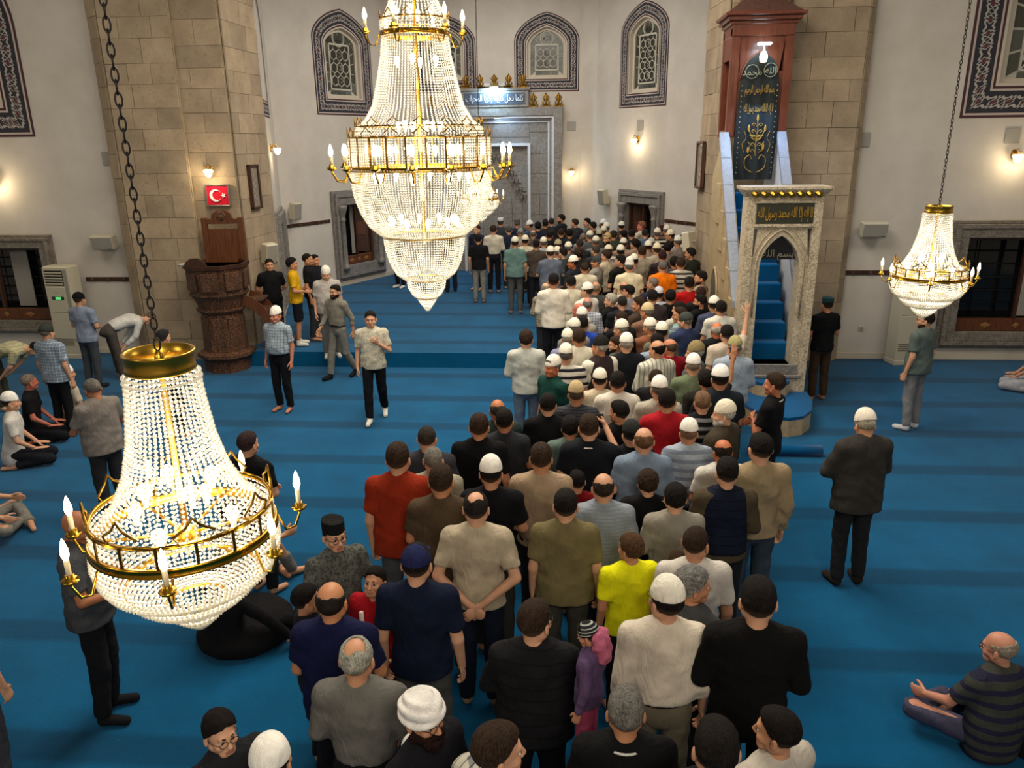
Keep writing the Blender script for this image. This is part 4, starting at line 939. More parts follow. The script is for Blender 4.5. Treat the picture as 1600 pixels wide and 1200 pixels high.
# ---------------------------------------------------------------- the minbar (stepped pulpit)
def minbar():
    X0, X1, YF = 2.64, 3.76, 12.1
    def part(nm, mat, fn, p=None, **k): m = MB(); fn(m); return m.build(nm, mat, p or r, **k)
    r = thing('minbar', 'tall marble pulpit with blue carpeted stairs and a red wood canopy', 'pulpit', (0, 0, 0))
    cx = (X0+X1)/2
    # gate: slab with a pointed opening, cut as a real hole
    z0, zt = 0., 3.36; ow, zs, za, zb = .30, 2.30, 2.78, .75
    inn = [(cx+x, z) for x, z in arch(2*ow, zs, za, 8, zb)]
    n = len(inn); out = []
    for x, z in inn:   # project the outline onto the slab's border
        if z <= zb+.01: out.append((X0+.12 if x < cx else X1-.12, zb-.15))
        elif z < zs-.2: out.append((X0+.12 if x < cx else X1-.12, z))
        else: out.append((X0+.12+(X1-X0-.24)*min(1, max(0, .5+(x-cx)/(2*ow))), min(2.92, zs+(z-zs)*1.4) if abs(x-cx) > .27 else 2.92))
    def slab(m):
        vs = [(x, YF, z) for x, z in out]+[(x, YF, z) for x, z in inn]+[(x, YF+.28, z) for x, z in inn]+[(x, YF+.28, z) for x, z in out]; fs = []
        for i in range(n):
            j = (i+1) % n; fs += [(i, j, n+j, n+i), (n+i, n+j, 2*n+j, 2*n+i), (2*n+i, 2*n+j, 3*n+j, 3*n+i), (3*n+i, 3*n+j, j, i)]
        m.add(vs, fs)
    part('arch_slab', PORT, slab)
    for s, xa in ((0, X0), (1, X1-.13)): part('gate_post', PORT, lambda m: m.box((xa, YF-.03, 0), (xa+.13, YF+.30, zt), bev=.012))
    part('arch_moulding', PORT, lambda m: m.tube([(cx+x, YF-.01, z) for x, z in arch(2*ow+.13, zs, za+.10, 10, zb-.02)[1:-1]], .016, 6))
    part('arch_moulding', PORT, lambda m: m.tube([(cx+x, YF-.01, z) for x, z in arch(2*ow+.26, zs, za+.19, 10, 2.0)[2:-2]], .009, 6))
    part('base_slab', PORT, lambda m: m.box((X0+.13, YF-.02, 0), (X1-.13, YF+.28, .52), bev=.01))
    part('sill_moulding', MBG, lambda m: (m.box((X0+.08, YF-.05, .52), (X1-.08, YF+.25, .58), bev=.012), m.box((X0+.12, YF-.02, .58), (X1-.12, YF+.25, .75), bev=.01)))
    part('lintel', PORT, lambda m: m.box((X0+.13, YF-.01, 2.88), (X1-.13, YF+.28, zt), bev=.01))
    pl = part('inscription_plaque', simple('dark_green_plaque', '2f2f22', .4), lambda m: m.box((X0+.15, YF-.035, 2.96), (X1-.13, YF-.005, 3.27), bev=.006))
    part('plaque_frame', PORT, lambda m: [m.box((X0+.12, YF-.05, 3.27), (X1-.1, YF, 3.31)), m.box((X0+.12, YF-.05, 2.92), (X1-.1, YF, 2.96))])
    text(shape_ar('لا إله إلا الله محمد رسول الله'), .215, simple('gold_letters', 'd8a93a', .35, .7), 'inscription', pl, Matrix.Translation((cx+.01, YF-.042, 3.10)) @ RX, .005, fit=(.80, .22))
    part('arch_tympanum', simple('black_print', '0b0b0d', .5), lambda m: m.add([(cx-.27, YF+.14, 2.40), (cx+.27, YF+.14, 2.40), (cx+.20, YF+.14, 2.60), (cx, YF+.14, 2.80), (cx-.20, YF+.14, 2.60), (cx-.27, YF+.15, 2.40), (cx+.27, YF+.15, 2.40), (cx+.20, YF+.15, 2.60), (cx, YF+.15, 2.80), (cx-.20, YF+.15, 2.60)], [(0, 1, 2, 3, 4), (9, 8, 7, 6, 5)]))
    text(shape_ar('بسم الله'), .15, simple('grey_letters', '9a927c', .5, .3), 'inscription', r, Matrix.Translation((cx, YF+.13, 2.49)) @ RX, .003)
    part('cornice', PORT, lambda m: m.add([(X0+.0, YF-.03, 3.36), (X1, YF-.03, 3.36), (X1, YF+.3, 3.36), (X0, YF+.3, 3.36), (X0-.09, YF-.12, 3.47), (X1+.09, YF-.12, 3.47), (X1+.09, YF+.40, 3.47), (X0-.09, YF+.40, 3.47), (X0-.09, YF-.12, 3.51), (X1+.09, YF-.12, 3.51), (X1+.09, YF+.40, 3.51), (X0-.09, YF+.40, 3.51)],
         [(3, 2, 1, 0), (0, 1, 5, 4), (1, 2, 6, 5), (2, 3, 7, 6), (3, 0, 4, 7), (4, 5, 9, 8), (5, 6, 10, 9), (6, 7, 11, 10), (7, 4, 8, 11), (8, 9, 10, 11)]))
    gd = MB(); gd.lathe([(.0, -.035), (.045, -.03), (.055, 0), (.035, .03), (.0, .035)], 8, smooth=False); gm = gd.mesh('bud')
    for k in range(8): ob('gilt_bud', gm, r, GOLD, loc=(X0+.10+k*(X1-X0-.2)/7, YF-.085, 3.405), rot=(.5, .5, 0), scale=(1.35, .8, 1))
    # steps up to the canopy
    ns, y0, ztop = 9, YF+.28, 3.28; dy = (14.5-y0)/ns; dz = (ztop-.75)/ns
    for k in range(ns+1):
        ya = y0+(k-1)*dy if k else YF+.02; part('step', CARP2, lambda m: m.box((cx-.33, ya, .1 if k == 0 else .75+dz*(k-1)-.35), (cx+.33, y0+k*dy+(.05 if k < ns else .8), .75+k*dz), bev=.018))
    # side walls: tall carved sides and sloping parapets with white marble rails
    for s, xs in ((0, X0+.02), (1, X1-.14)):
        def side(m):
            poly = [(YF+.28, 0), (15.3, 0), (15.3, ztop+.25), (14.5, ztop+.95), (YF+.30, 1.62)]
            m.add([(xs, y, z) for y, z in poly]+[(xs+.12, y, z) for y, z in poly], [tuple(range(5)), tuple(range(9, 4, -1))]+[(i, 5+i, 5+(i+1) % 5, (i+1) % 5) for i in range(5)])
        part('side_wall', SIDE if s == 0 else WHM, side)
        d = Vector((0, 14.5-YF-.3, ztop+.95-1.62)); 
        for k in range(6):
            a0 = k/6; a1 = (k+1)/6-.004; q = lambda t: (YF+.30+d.y*t, 1.62+d.z*t)
            ya, za_ = q(a0); yb, zb_ = q(a1); xo = xs-.07 if s == 0 else xs-.04
            part('rail_stone', RAILM, lambda m: m.add([(xo, ya, za_-.02), (xo+.16, ya, za_-.02), (xo+.16, yb, zb_-.02), (xo, yb, zb_-.02), (xo, ya, za_+.09), (xo+.16, ya, za_+.09), (xo+.16, yb, zb_+.09), (xo, yb, zb_+.09)], [(3, 2, 1, 0), (4, 5, 6, 7), (0, 1, 5, 4), (1, 2, 6, 5), (2, 3, 7, 6), (3, 0, 4, 7)]))
    # carved panels on the side that faces the crowd
    for k in range(5):
        ya = YF+.5+k*.42; za_ = 1.2+(ya-YF)*1.05; part('carved_panel', SIDE, lambda m: m.box((X0-.012, ya, za_-.75), (X0+.02, ya+.34, za_-.05+.1*0), bev=.006))
    for k in range(3): part('carved_panel', SIDE, lambda m: m.box((X0-.012, YF+.45+k*.95, .1), (X0+.02, YF+1.3+k*.95, .95), bev=.006))
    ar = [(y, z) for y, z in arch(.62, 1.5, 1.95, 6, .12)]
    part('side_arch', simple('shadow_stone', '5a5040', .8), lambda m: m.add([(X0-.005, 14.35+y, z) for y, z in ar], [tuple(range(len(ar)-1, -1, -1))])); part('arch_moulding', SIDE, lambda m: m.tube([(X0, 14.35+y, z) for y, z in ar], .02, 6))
    # canopy kiosk of red wood
    KX0, KX1, KY0, KY1, KB, KT = 2.70, 3.74, 14.5, 15.33, 4.22, 6.0
    k = part('canopy', WOODR, lambda m: None) if False else empty('canopy', parent=r)
    for xa in (KX0, KX1-.14):
        for ya in (KY0, KY1-.12): part('canopy_post', WOODR, lambda m: (m.box((xa, ya, KB), (xa+.14, ya+.12, KT), bev=.012),), k)
    part('canopy_side', WOODR, lambda m: m.box((KX0+.01, KY0+.12, 5.5), (KX0+.07, KY1-.1, KT)), k); part('canopy_side', WOODR, lambda m: m.box((KX0+.01, KY0+.12, KB), (KX0+.07, KY1-.1, KB+.12)), k)
    part('canopy_side', WOODR, lambda m: m.box((KX1-.07, KY0+.12, 5.5), (KX1-.01, KY1-.1, KT)), k)
    ai = [(cx+x, z) for x, z in arch(.62, 5.15, 5.62, 8, 4.4)][2:-2]; no = len(ai)
    def spand(m):
        top = [(x, 5.95) for x, z in ai]; m.add([(x, KY0+.03, z) for x, z in ai]+[(KX0+.12+(KX1-KX0-.24)*i/(no-1), KY0+.03, 5.95) for i in range(no)]+[(x, KY0+.08, z) for x, z in ai], [(i, i+1, no+i+1, no+i) for i in range(no-1)]+[(2*no+i, 2*no+i+1, i+1, i) for i in range(no-1)])
        m.box((KX0+.12, KY0+.03, KB), (cx-.31, KY0+.08, 5.16)); m.box((cx+.31, KY0+.03, KB), (KX1-.12, KY0+.08, 5.16)); m.box((KX0+.12, KY0+.035, 5.15), (cx-.305, KY0+.075, 5.3)); m.box((cx+.305, KY0+.035, 5.15), (KX1-.12, KY0+.075, 5.3))
    part('canopy_arch', WOODR, spand, k); part('arch_moulding', WOODR, lambda m: m.tube([(x, KY0+.02, z) for x, z in ai], .018, 6), k)
    part('canopy_frieze', WOODR, lambda m: m.box((KX0, KY0-.02, 5.86), (KX1, KY1, 6.06), bev=.01), k)
    def corn(m):
        for i, (o_, za_, zb_) in enumerate(((.04, 6.04, 6.10), (.09, 6.10, 6.17), (.14, 6.17, 6.23))): m.box((KX0-o_, KY0-o_, za_), (KX1+o_, KY1+o_*.2, zb_), bev=.012)
    part('canopy_cornice', WOODR, corn, k)
    part('canopy_roof', mat_wood('5a4038', '3c2822', 'dark_wood'), lambda m: m.add([(KX0-.1, KY0-.1, 6.23), (KX1+.1, KY0-.1, 6.23), (KX1+.1, KY1, 6.23), (KX0-.1, KY1, 6.23), (KX0+.18, KY0+.18, 6.45), (KX1-.18, KY0+.18, 6.45), (KX1-.18, KY1-.15, 6.45), (KX0+.18, KY1-.15, 6.45)], [(3, 2, 1, 0), (0, 1, 5, 4), (1, 2, 6, 5), (2, 3, 7, 6), (3, 0, 4, 7), (4, 5, 6, 7)]), k)
    part('canopy_lantern', WOODR, lambda m: (m.box((KX0+.22, KY0+.2, 6.4), (KX1-.22, KY1-.15, 7.2), bev=.01), m.box((KX0+.32, KY0+.185, 6.5), (KX1-.32, KY0+.2, 7.1), bev=.008)), k)
    part('canopy_spire', WOODR, lambda m: m.lathe([(.42, 7.2), (.30, 7.5), (.05, 8.6), (.01, 8.75)], 8, M=Matrix.Translation((cx, KY0+.42, 0)), smooth=False), k)
    part('canopy_floor', CARP2, lambda m: m.box((KX0+.05, KY0+.06, 3.1), (KX1-.05, KY1, 3.26)), k)
    # steps outside the gate: two half-round carpeted ones
    for rad, zt_, nm in ((.60, .30, 'outer_step'), (.31, .52, 'upper_step')):
        pts = [(cx+rad*math.cos(t), YF-.03-rad*math.sin(t)*(2.1 if rad > .5 else 1.0)) for t in [math.pi*i/8 for i in range(9)]]
        part(nm, SIDE, lambda m: m.prism(pts[::-1], 0, zt_-.05)); part(nm+'_carpet', CARP2, lambda m: m.prism([(cx+(x-cx)*1.01, y) for x, y in pts][::-1], zt_-.05, zt_))
    return r
CARP2 = mat_carpet('024f80', False)
minbar()
# embroidered curtain hung in the canopy, and the lamp above it
def kcurtain():
    r = thing('embroidered_curtain', 'black velvet curtain with gold script and flowers hanging in the pulpit canopy', 'curtain')
    nx, nz = 26, 24; x0, x1, z0, z1, y = 2.88, 3.56, 3.50, 5.58, 14.47; vs = []; cxx = 3.22
    for j in range(nz+1):
        for i in range(nx+1):
            u = i/nx; v = j/nz; z = z0+(z1-z0)*v; w = .34+.02*math.sin(v*5)
            if v > .80: w = .30*math.sqrt(max(.0, 1-((v-.80)/.205)**2))
            x = cxx+(u-.5)*2*w; vs.append((x-.02*(1-v), y+.022*math.sin(u*19+v*2)*(1.1-v)-.05*(1-v), z))
    fs = [(j*(nx+1)+i, j*(nx+1)+i+1, (j+1)*(nx+1)+i+1, (j+1)*(nx+1)+i) for j in range(nz) for i in range(nx)]
    nV = len(vs); vs += [(a, b_+.015, c) for a, b_, c in vs]; fs += [tuple(nV+q for q in reversed(f_)) for f_ in fs]
    m = MB(); m.add(vs, fs, smooth=True); m.build('velvet', simple('black_velvet', '06100f', .8), r)
    G = simple('gold_thread', 'b08a3e', .4, .5); G2 = simple('pale_thread', '8f8f78', .5, .2)
    for w_, zz, s_ in ((shape_ar('محمد'), 5.28, -.155), (shape_ar('الله'), 5.30, .155)):
        text(w_, .15, G2, 'script', r, Matrix.Translation((cxx+s_, y-.035, zz)) @ RX, .003)
        m = MB(); m.tube([(cxx+s_+.11*math.cos(t), y-.03, zz+.01+.11*math.sin(t)) for t in [6.2832*i/20 for i in range(20)]], .006, 4, closed=True); m.build('roundel', G2, r)
    for w_, zz in (('بسم الله الرحمن الرحيم', 4.98), ('لا إله إلا الله محمد رسول الله', 4.68)): text(shape_ar(w_), .16, G, 'script', r, Matrix.Translation((cxx-.005, y-.045, zz)) @ RX, .003, fit=(.50, .19))
    def smooth(P, n=5):
        P = [Vector(p) for p in P]; out = []
        for i in range(len(P)-1):
            a, b_, c, d = P[max(0, i-1)], P[i], P[i+1], P[min(len(P)-1, i+2)]
            for k in range(n): t = k/n; out.append(.5*((2*b_)+(c-a)*t+(2*a-5*b_+4*c-d)*t*t+(3*b_-a-3*c+d)*t**3))
        return out+[P[-1]]
    def sprig(pts, rad=.007): m = MB(); m.tube(smooth(pts), rad, 5); m.build('gold_embroidery', G, r)
    yy = y-.05
    for s in (-1, 1):   # leaves and scrolls
        for q_ in range(5): zz = 3.95+q_*.11; sprig([(cxx, yy, zz), (cxx+s*.05, yy, zz+.06), (cxx+s*.09, yy, zz+.04), (cxx+s*.05, yy, zz+.01)], .005)
        sprig([(cxx+s*.20, yy-.01, 3.95), (cxx+s*.24, yy-.01, 4.1), (cxx+s*.18, yy-.01, 4.2), (cxx+s*.22, yy-.01, 4.32)], .005)
    sprig([(cxx, yy, 3.9), (cxx-.01, yy, 4.1), (cxx+.01, yy, 4.3), (cxx, yy, 4.5)])
    for s in (-1, 1):
        sprig([(cxx, yy, 4.15), (cxx+s*.08, yy, 4.22), (cxx+s*.13, yy, 4.33)]); sprig([(cxx, yy, 4.22), (cxx+s*.06, yy, 4.25), (cxx+s*.12, yy, 4.24)], .009)
        sprig([(cxx+s*.03, yy-.02, 3.62), (cxx+s*.16, yy-.02, 3.70), (cxx+s*.18, yy-.02, 3.85), (cxx+s*.10, yy-.02, 3.92), (cxx+s*.06, yy-.02, 3.84)]); sprig([(cxx+s*.12, yy, 3.98), (cxx+s*.10, yy, 4.08), (cxx+s*.14, yy, 4.14)])
        for zz in np.arange(3.62, 5.1, .085): m = MB(); m.lathe([(0, -.012), (.012, 0), (0, .012)], 4, M=Matrix.Translation((cxx+s*.30-.012, yy-.01, float(zz)))); m.build('border_stud', G2, r)
    for px_, pz in ((0, 4.53), (-.14, 4.36), (.14, 4.36), (-.13, 4.0), (.13, 4.05)):
        m = MB(); m.lathe([(0, -.05), (.028, -.01), (.018, .03), (0, .07)], 6, M=Matrix.Translation((cxx+px_, yy, pz)) @ Matrix.Diagonal((1, .3, 1, 1))); m.build('gold_flower', G, r)
kcurtain()
r = thing('pulpit_lamp', 'small white glowing lamp at the top of the canopy arch', 'lamp', (3.22, 14.36, 5.62)); CL = simple('cool_lamp2', 'd8f2ff', .4, emit=16, ecol='c0ecff')
m = MB(); m.box((-.11, -.05, .08), (.11, .05, .12), bev=.012); m.build('light_panel', CL, r); lath([(.02, -.2), (.06, -.18), (.07, -.10), (.05, -.04), (.015, -.01), (.01, .08)], 12).build('glass_lantern', simple('lantern_glass', 'f2e6cc', .3, emit=2.2, ecol='ffe0b0'), r)
area((3.22, 14.25, 5.66), .2, 7, (.6, .85, 1.0), (3.22, 14.3, 4), .1)
area((3.22, 14.1, 4.9), .35, 22, (.30, .55, 1.0), (3.22, 13.2, 2.6), .2)
# ---------------------------------------------------------------- wooden preacher's chair (kursu)
def kursu():
    r = thing('preaching_chair', 'carved dark wooden octagonal pulpit chair against the left stone pillar', 'pulpit', (-6.72, 14.14, 0), math.radians(8))
    O = lambda R, k=0: [(R*math.cos(math.pi/4*i+math.pi/8+k), R*math.sin(math.pi/4*i+math.pi/8+k)) for i in range(8)]
    def oc(nm, prof, mat=WOODK): m = MB(); m.lathe(prof, 8, smooth=False, M=Matrix.Rotation(math.pi/8, 4, 'Z')); return m.build(nm, mat, r)
    oc('plinth', [(.44, 0), (.44, .22), (.55, .30), (.55, .36), (.46, .40)], WOODK); oc('shaft', [(.42, .38), (.38, 1.12), (.46, 1.20), (.46, 1.24)])
    oc('lower_basket', [(.40, 1.22), (.47, 1.42), (.54, 1.50), (.54, 1.54)]); oc('basket', [(.52, 1.52), (.56, 1.98), (.58, 2.02)]); oc('basket_rim', [(.60, 2.01), (.61, 2.08), (.55, 2.08), (.55, 2.02)], WOOD)
    for i in range(8):   # panels on basket and shaft
        a = math.pi/4*i
        for (R, z0, z1, w) in ((.528, 1.60, 1.94, .15), (.372, .50, 1.06, .11)):
            m = MB(); m.box((-w, -.012, z0), (w, .01, z1), bev=.008); m.build('carved_panel', WOODK, r).matrix_local = Matrix.Rotation(a+math.pi/2, 4, 'Z') @ Matrix.Translation((0, -R*1.0+.0, 0))
    # back board
    m = MB(); m.box((-.30, .0, 2.0), (.30, .05, 2.66), bev=.01); b_ = m.build('back_board', WOODP, r, loc=(.08, .42, 0))
    for s in (-1, 1): m = MB(); m.box((s*.34-.05, -.03, 2.02), (s*.34+.05, .07, 2.88), bev=.012); m.build('back_post', WOODP, r, loc=(.08, .42, 0))
    m = MB(); m.prism([(-.30, 2.76), (-.30, 2.84), (-.20, 2.86), (-.17, 2.95), (-.08, 3.01), (.08, 3.01), (.17, 2.95), (.20, 2.86), (.30, 2.84), (.30, 2.76)][::-1], -.055, .03, M=Matrix.Translation((.08, .42, 0)) @ RX); m.build('crest', WOODP, r)
    m = MB(); m.lathe([(.085, 0), (.09, .012), (.07, .02), (.05, .01), (.03, .022), (0, .02)], 16, M=Matrix.Translation((.08, .395, 2.91)) @ RX); m.build('rosette', WOODK, r)
    m = MB(); m.prism([(-.42, 2.07), (-.38, 2.16), (-.28, 2.23), (-.14, 2.23), (-.04, 2.15), (0, 2.07)][::-1], 0, .04, M=Matrix.Translation((-.02, -.46, 0)) @ RX); m.build('reading_board', WOOD, r)
    # curved stair on the right with treads and two stringers
    for k in range(5):
        t = k/5; x = .55+.62*t; z = 1.32-1.05*t; m = MB(); m.box((x-.02, -.02, z), (x+.24, .46, z+.04), bev=.006); m.build('tread', WOODK, r)
    for yy in (-.04, .46):
        m = MB(); P = [(.45, 1.46), (.62, 1.40), (.80, 1.22), (.98, .92), (1.10, .58), (1.20, .16)]; m.add([(x, yy-.025, z) for x, z in P]+[(x-.06, yy-.025, z-.20) for x, z in P]+[(x, yy+.025, z) for x, z in P]+[(x-.06, yy+.025, z-.20) for x, z in P],
          [(i+6, i+7, i+1, i) for i in range(5)]+[(12+i, 13+i, 19+i, 18+i) for i in range(5)]+[(i, i+1, 13+i, 12+i) for i in range(5)]+[(7+i, 6+i, 18+i, 19+i) for i in range(5)]+[(0, 12, 18, 6), (5, 11, 23, 17)]); m.build('stringer', WOODP, r)
kursu()
def books():
    r = thing('paper_stack', 'small pile of papers on the rim of the carved pulpit chair', 'papers', (-7.12, 13.66, 2.085), .3)
    for k in range(3): m = MB(); m.box((-.09, -.06, k*.014), (.09, .06, k*.014+.012)); m.build('sheaf', simple('paper_%d' % k, ('9a9488', '6e6458', 'b0aa9c')[k], .8), r, rot=(0, 0, k*.3))
books()
# ---------------------------------------------------------------- air conditioners
def ac(label, loc, rz, flip=False):
    r = thing('air_conditioner', label, 'air conditioner', loc, rz); w, d, h = .56, .34, 1.92
    def b_(nm, a, c, mat, bev=.01): m = MB(); m.box(a, c, bev=bev); return m.build(nm, mat, r)
    b_('cabinet', (-w/2, -d/2, .0), (w/2, d/2, h), OFFW, .03); b_('side_band', (w/2-.10, -d/2-.004, .72), (w/2-.02, -d/2+.02, h-.06), GREYP, .004)
    b_('upper_panel', (-w/2+.02, -d/2-.014, .98), (w/2-.11, -d/2+.01, 1.50), OFFW, .008); b_('lower_panel', (-w/2+.02, -d/2-.014, .42), (w/2-.02, -d/2+.01, .97), OFFW, .008); b_('base', (-w/2-.01, -d/2-.01, 0), (w/2+.01, d/2, .10), OFFW, .01)
    b_('outlet', (-w/2+.04, -d/2-.006, 1.53), (w/2-.11, -d/2+.02, 1.84), simple('black_outlet', '17150f', .6), .004)
    for k in range(5): b_('louvre', (-w/2+.05, -d/2-.022, 1.555+k*.056), (w/2-.12, -d/2+.0, 1.580+k*.056), OFFW, .004)
    b_('display_bezel', (-.16, -d/2-.018, 1.24), (.12, -d/2-.01, 1.31), simple('dark_display', '2c3230', .3), .003)
    b_('display', (-.07, -d/2-.022, 1.25), (.05, -d/2-.012, 1.30), simple('green_display', '3fae5a', .4, emit=1.0, ecol='4fd070'), .002); b_('badge', (-.07, -d/2-.018, 1.385), (0, -d/2-.012, 1.395), IRON, .002)
    for k in range(4): b_('slot', (-w/2+.03, -d/2-.016, .30+k*.04), (w/2-.12, -d/2-.001, .305+k*.04), simple('slot_dark', '5c574a', .8), .001)
    return r
ac('tall cream floor-standing air conditioner with a green display beside the left window', (-10.35, 14.86, 0), math.radians(-6))
r2 = ac('cream air conditioner cabinet on the right, partly behind the man in grey tee', (6.45, 14.9, 0), math.radians(10))
# ---------------------------------------------------------------- loudspeakers, rails, plates, frames, flag
def speaker(M, x, z, w, h, label, d=.22, tilt=0):
    r = tag(empty('loudspeaker'), label, 'loudspeaker'); r.matrix_world = M @ Matrix.Translation((x, -.20, z)) @ Matrix.Rotation(tilt, 4, 'Z') @ Matrix.Rotation(math.radians(10), 4, 'X')
    m = MB(); m.box((-w/2, -d/2, -h/2), (w/2, d/2-.04, h/2), bev=.02); m.build('cabinet', OFFW, r); m = MB(); m.box((-w/2+.02, -d/2-.012, -h/2+.02), (w/2-.02, -d/2+.01, h/2-.02), bev=.008); m.build('grille', GREYP, r)
    m = MB(); m.box((w*.30, -d/2-.016, -h*.40), (w*.30+.03, -d/2-.01, -h*.40+.012)); m.build('badge', IRON, r); m = MB(); m.tube([(0, d/2-.05, 0), (0, d/2+.05, 0)], .02, 6); m.build('bracket', GREYP, r)
MPR, _ = wall_M((2.69, 17.2), (2.79, 15.42)); MPL, _ = wall_M((-6.39, 14.84), (-6.33, 16.3))
speaker(MWL, 4.6, 2.37, .46, .28, 'wide grey loudspeaker on the white wall right of the tall air conditioner'); speaker(MWR, .42, 2.56, .46, .28, 'wide grey loudspeaker on the right white wall over the coat rail')
speaker(MW2, .25, 2.55, .26, .44, 'small upright loudspeaker on the white wall left of the far carved window'); speaker(MPL, .55, 2.08, .28, .42, 'upright cream loudspeaker on the side of the left stone pillar', tilt=-.5)
speaker(MW4, .70, 2.62, .28, .45, 'upright grey loudspeaker at the top left corner of the far right window frame'); speaker(MPR, .45, 2.12, .24, .42, 'upright cream loudspeaker on the right pillar above the crowd', tilt=-.8)
def rail(M, x0, x1, z, label):
    r = tag(empty('coat_rail'), label, 'coat rail'); r.matrix_world = M; m = MB(); m.box((x0, -.025, z-.045), (x1, 0, z+.045), bev=.006); m.build('board', WOOD, r); n = max(2, int((x1-x0)/.30))
    for k in range(n):
        x = x0+(k+.5)*(x1-x0)/n; m = MB(); m.tube([(x, -.02, z+.02), (x, -.07, z-.01), (x, -.09, z+.03)], .008, 5); m.tube([(x, -.02, z+.0), (x, -.06, z-.05), (x, -.08, z-.03)], .008, 5); m.build('hook', simple('hook_metal', '8d857a', .35, .8), r)
rail(MWL, 3.95, 4.98, 1.58, 'dark wooden coat rail on the wall between air conditioner and left pillar'); rail(MWR, .05, 1.0, 1.71, 'dark wooden coat rail on the right wall beneath the loudspeaker')
rail(MW2, .02, 1.68, 2.16, 'wooden coat rail left of the carved window in the far left wall'); rail(MW4, 3.2, 5.3, 2.11, 'wooden coat rail right of the far right window, behind the crowd')
def plate(M, x, z, w, h, label): r = tag(empty('wall_plate'), label, 'vent plate'); r.matrix_world = M; m = MB(); m.box((x-w/2, -.02, z-h/2), (x+w/2, 0, z+h/2), bev=.006); m.build('plate', PATCH, r)
for M, x, z, l in ((MWL, 4.86, 3.98, 'small grey square plate on the left wall at the pillar'), (MWR, .10, 4.15, 'grey square plate on the right wall beside the stone pillar'), (MWR, 2.72, 4.19, 'grey square plate above the right edge wall lamp'), (MW3, 4.82, 4.62, 'grey square plate right of the prayer niche'), (MW4, 2.02, 4.58, 'grey square plate above the lamp on the far right wall')):
    plate(M, x, z, .26, .26, l)
r = thing('wall_socket', 'small white wall socket low on the right wall', 'socket', (5.7, 15.18, .61)); m = MB(); m.box((-.05, 0, -.05), (.05, .02, .05), bev=.006); m.build('cover', OFFW, r); m = MB(); m.lathe([(.03, 0), (.03, .006), (.022, .006), (.022, .002)], 12, M=RX); m.build('socket_ring', GREYP, r)
def frame(M, x, z, w, h, label, tilt=0):
    r = tag(empty('framed_calligraphy'), label, 'picture'); r.matrix_world = M @ Matrix.Translation((x, -.06, z)); t = .05
    for a, c in (((-w/2, -h/2), (-w/2+t, h/2)), ((w/2-t, -h/2), (w/2, h/2)), ((-w/2, -h/2), (w/2, -h/2+t)), ((-w/2, h/2-t), (w/2, h/2))): m = MB(); m.box((a[0], -.03, a[1]), (c[0], .04, c[1]), bev=.008); m.build('frame_bar', WOOD, r)
    m = MB(); m.box((-w/2+t, .0, -h/2+t), (w/2-t, .02, h/2-t)); m.build('print', simple('grey_print', '7e7468', .35), r)
    m = MB()
    for k in range(5): m.tube([(.0+.05*math.cos(t_), -.004, h*.36*(1-k*.42)+.05*math.sin(t_)) for t_ in [6.28*i/10 for i in range(10)]], .004, 4, closed=True)
    m.build('print_ornament', simple('light_ornament', 'a59b8c', .5), r)
frame(MPL, .55, 3.40, .42, .86, 'tall narrow framed panel on the side of the left stone pillar'); frame(MPR, .35, 3.68, .60, .95, 'tall framed panel on the stone pillar left of the pulpit stairs')
def flag():
    r = thing('framed_flag', 'framed red flag with white crescent and star on the left pillar', 'flag', (-6.79, 14.76, 3.28)); w, h, t = .42, .36, .025
    m = MB(); m.box((-w/2, -.035, -h/2), (w/2, .02, h/2), bev=.006); m.build('red_field', simple('flag_red', 'c8102e', .4), r)
    for a, c in (((-w/2-t, -h/2-t), (-w/2, h/2+t)), ((w/2, -h/2-t), (w/2+t, h/2+t)), ((-w/2, -h/2-t), (w/2, -h/2)), ((-w/2, h/2), (w/2, h/2+t))): m = MB(); m.box((a[0], -.055, a[1]), (c[0], .02, c[1]), bev=.004); m.build('frame_bar', simple('silver_frame', 'a8a49c', .3, .8), r)
    WH = simple('flag_white', 'e6e2dc', .4); n = 22; R, ri, dx = .115, .092, .028; a0 = math.acos((R*R+dx*dx-ri*ri)/(2*R*dx))
    o1 = [(R*math.cos(t), R*math.sin(t)) for t in [a0+(2*math.pi-2*a0)*i/n for i in range(n+1)]]; b0 = math.atan2(o1[0][1], o1[0][0]-dx); i1 = [(dx+ri*math.cos(t), ri*math.sin(t)) for t in [b0+(2*math.pi-2*b0)*i/n for i in range(n+1)]]
    m = MB(); m.strip([(x-.04, z) for x, z in o1], [(x-.04, z) for x, z in i1], 0, .012, M=Matrix.Translation((0, -.04, 0)) @ RX, closed=False); m.build('crescent', WH, r)
    s = [(.115+(.055 if i % 2 == 0 else .021)*math.cos(math.pi+math.pi*i/5), (.055 if i % 2 == 0 else .021)*math.sin(math.pi+math.pi*i/5)) for i in range(10)]; m = MB(); m.prism(s, 0, .012, M=Matrix.Translation((0, -.04, 0)) @ RX); m.build('star', WH, r)
flag()
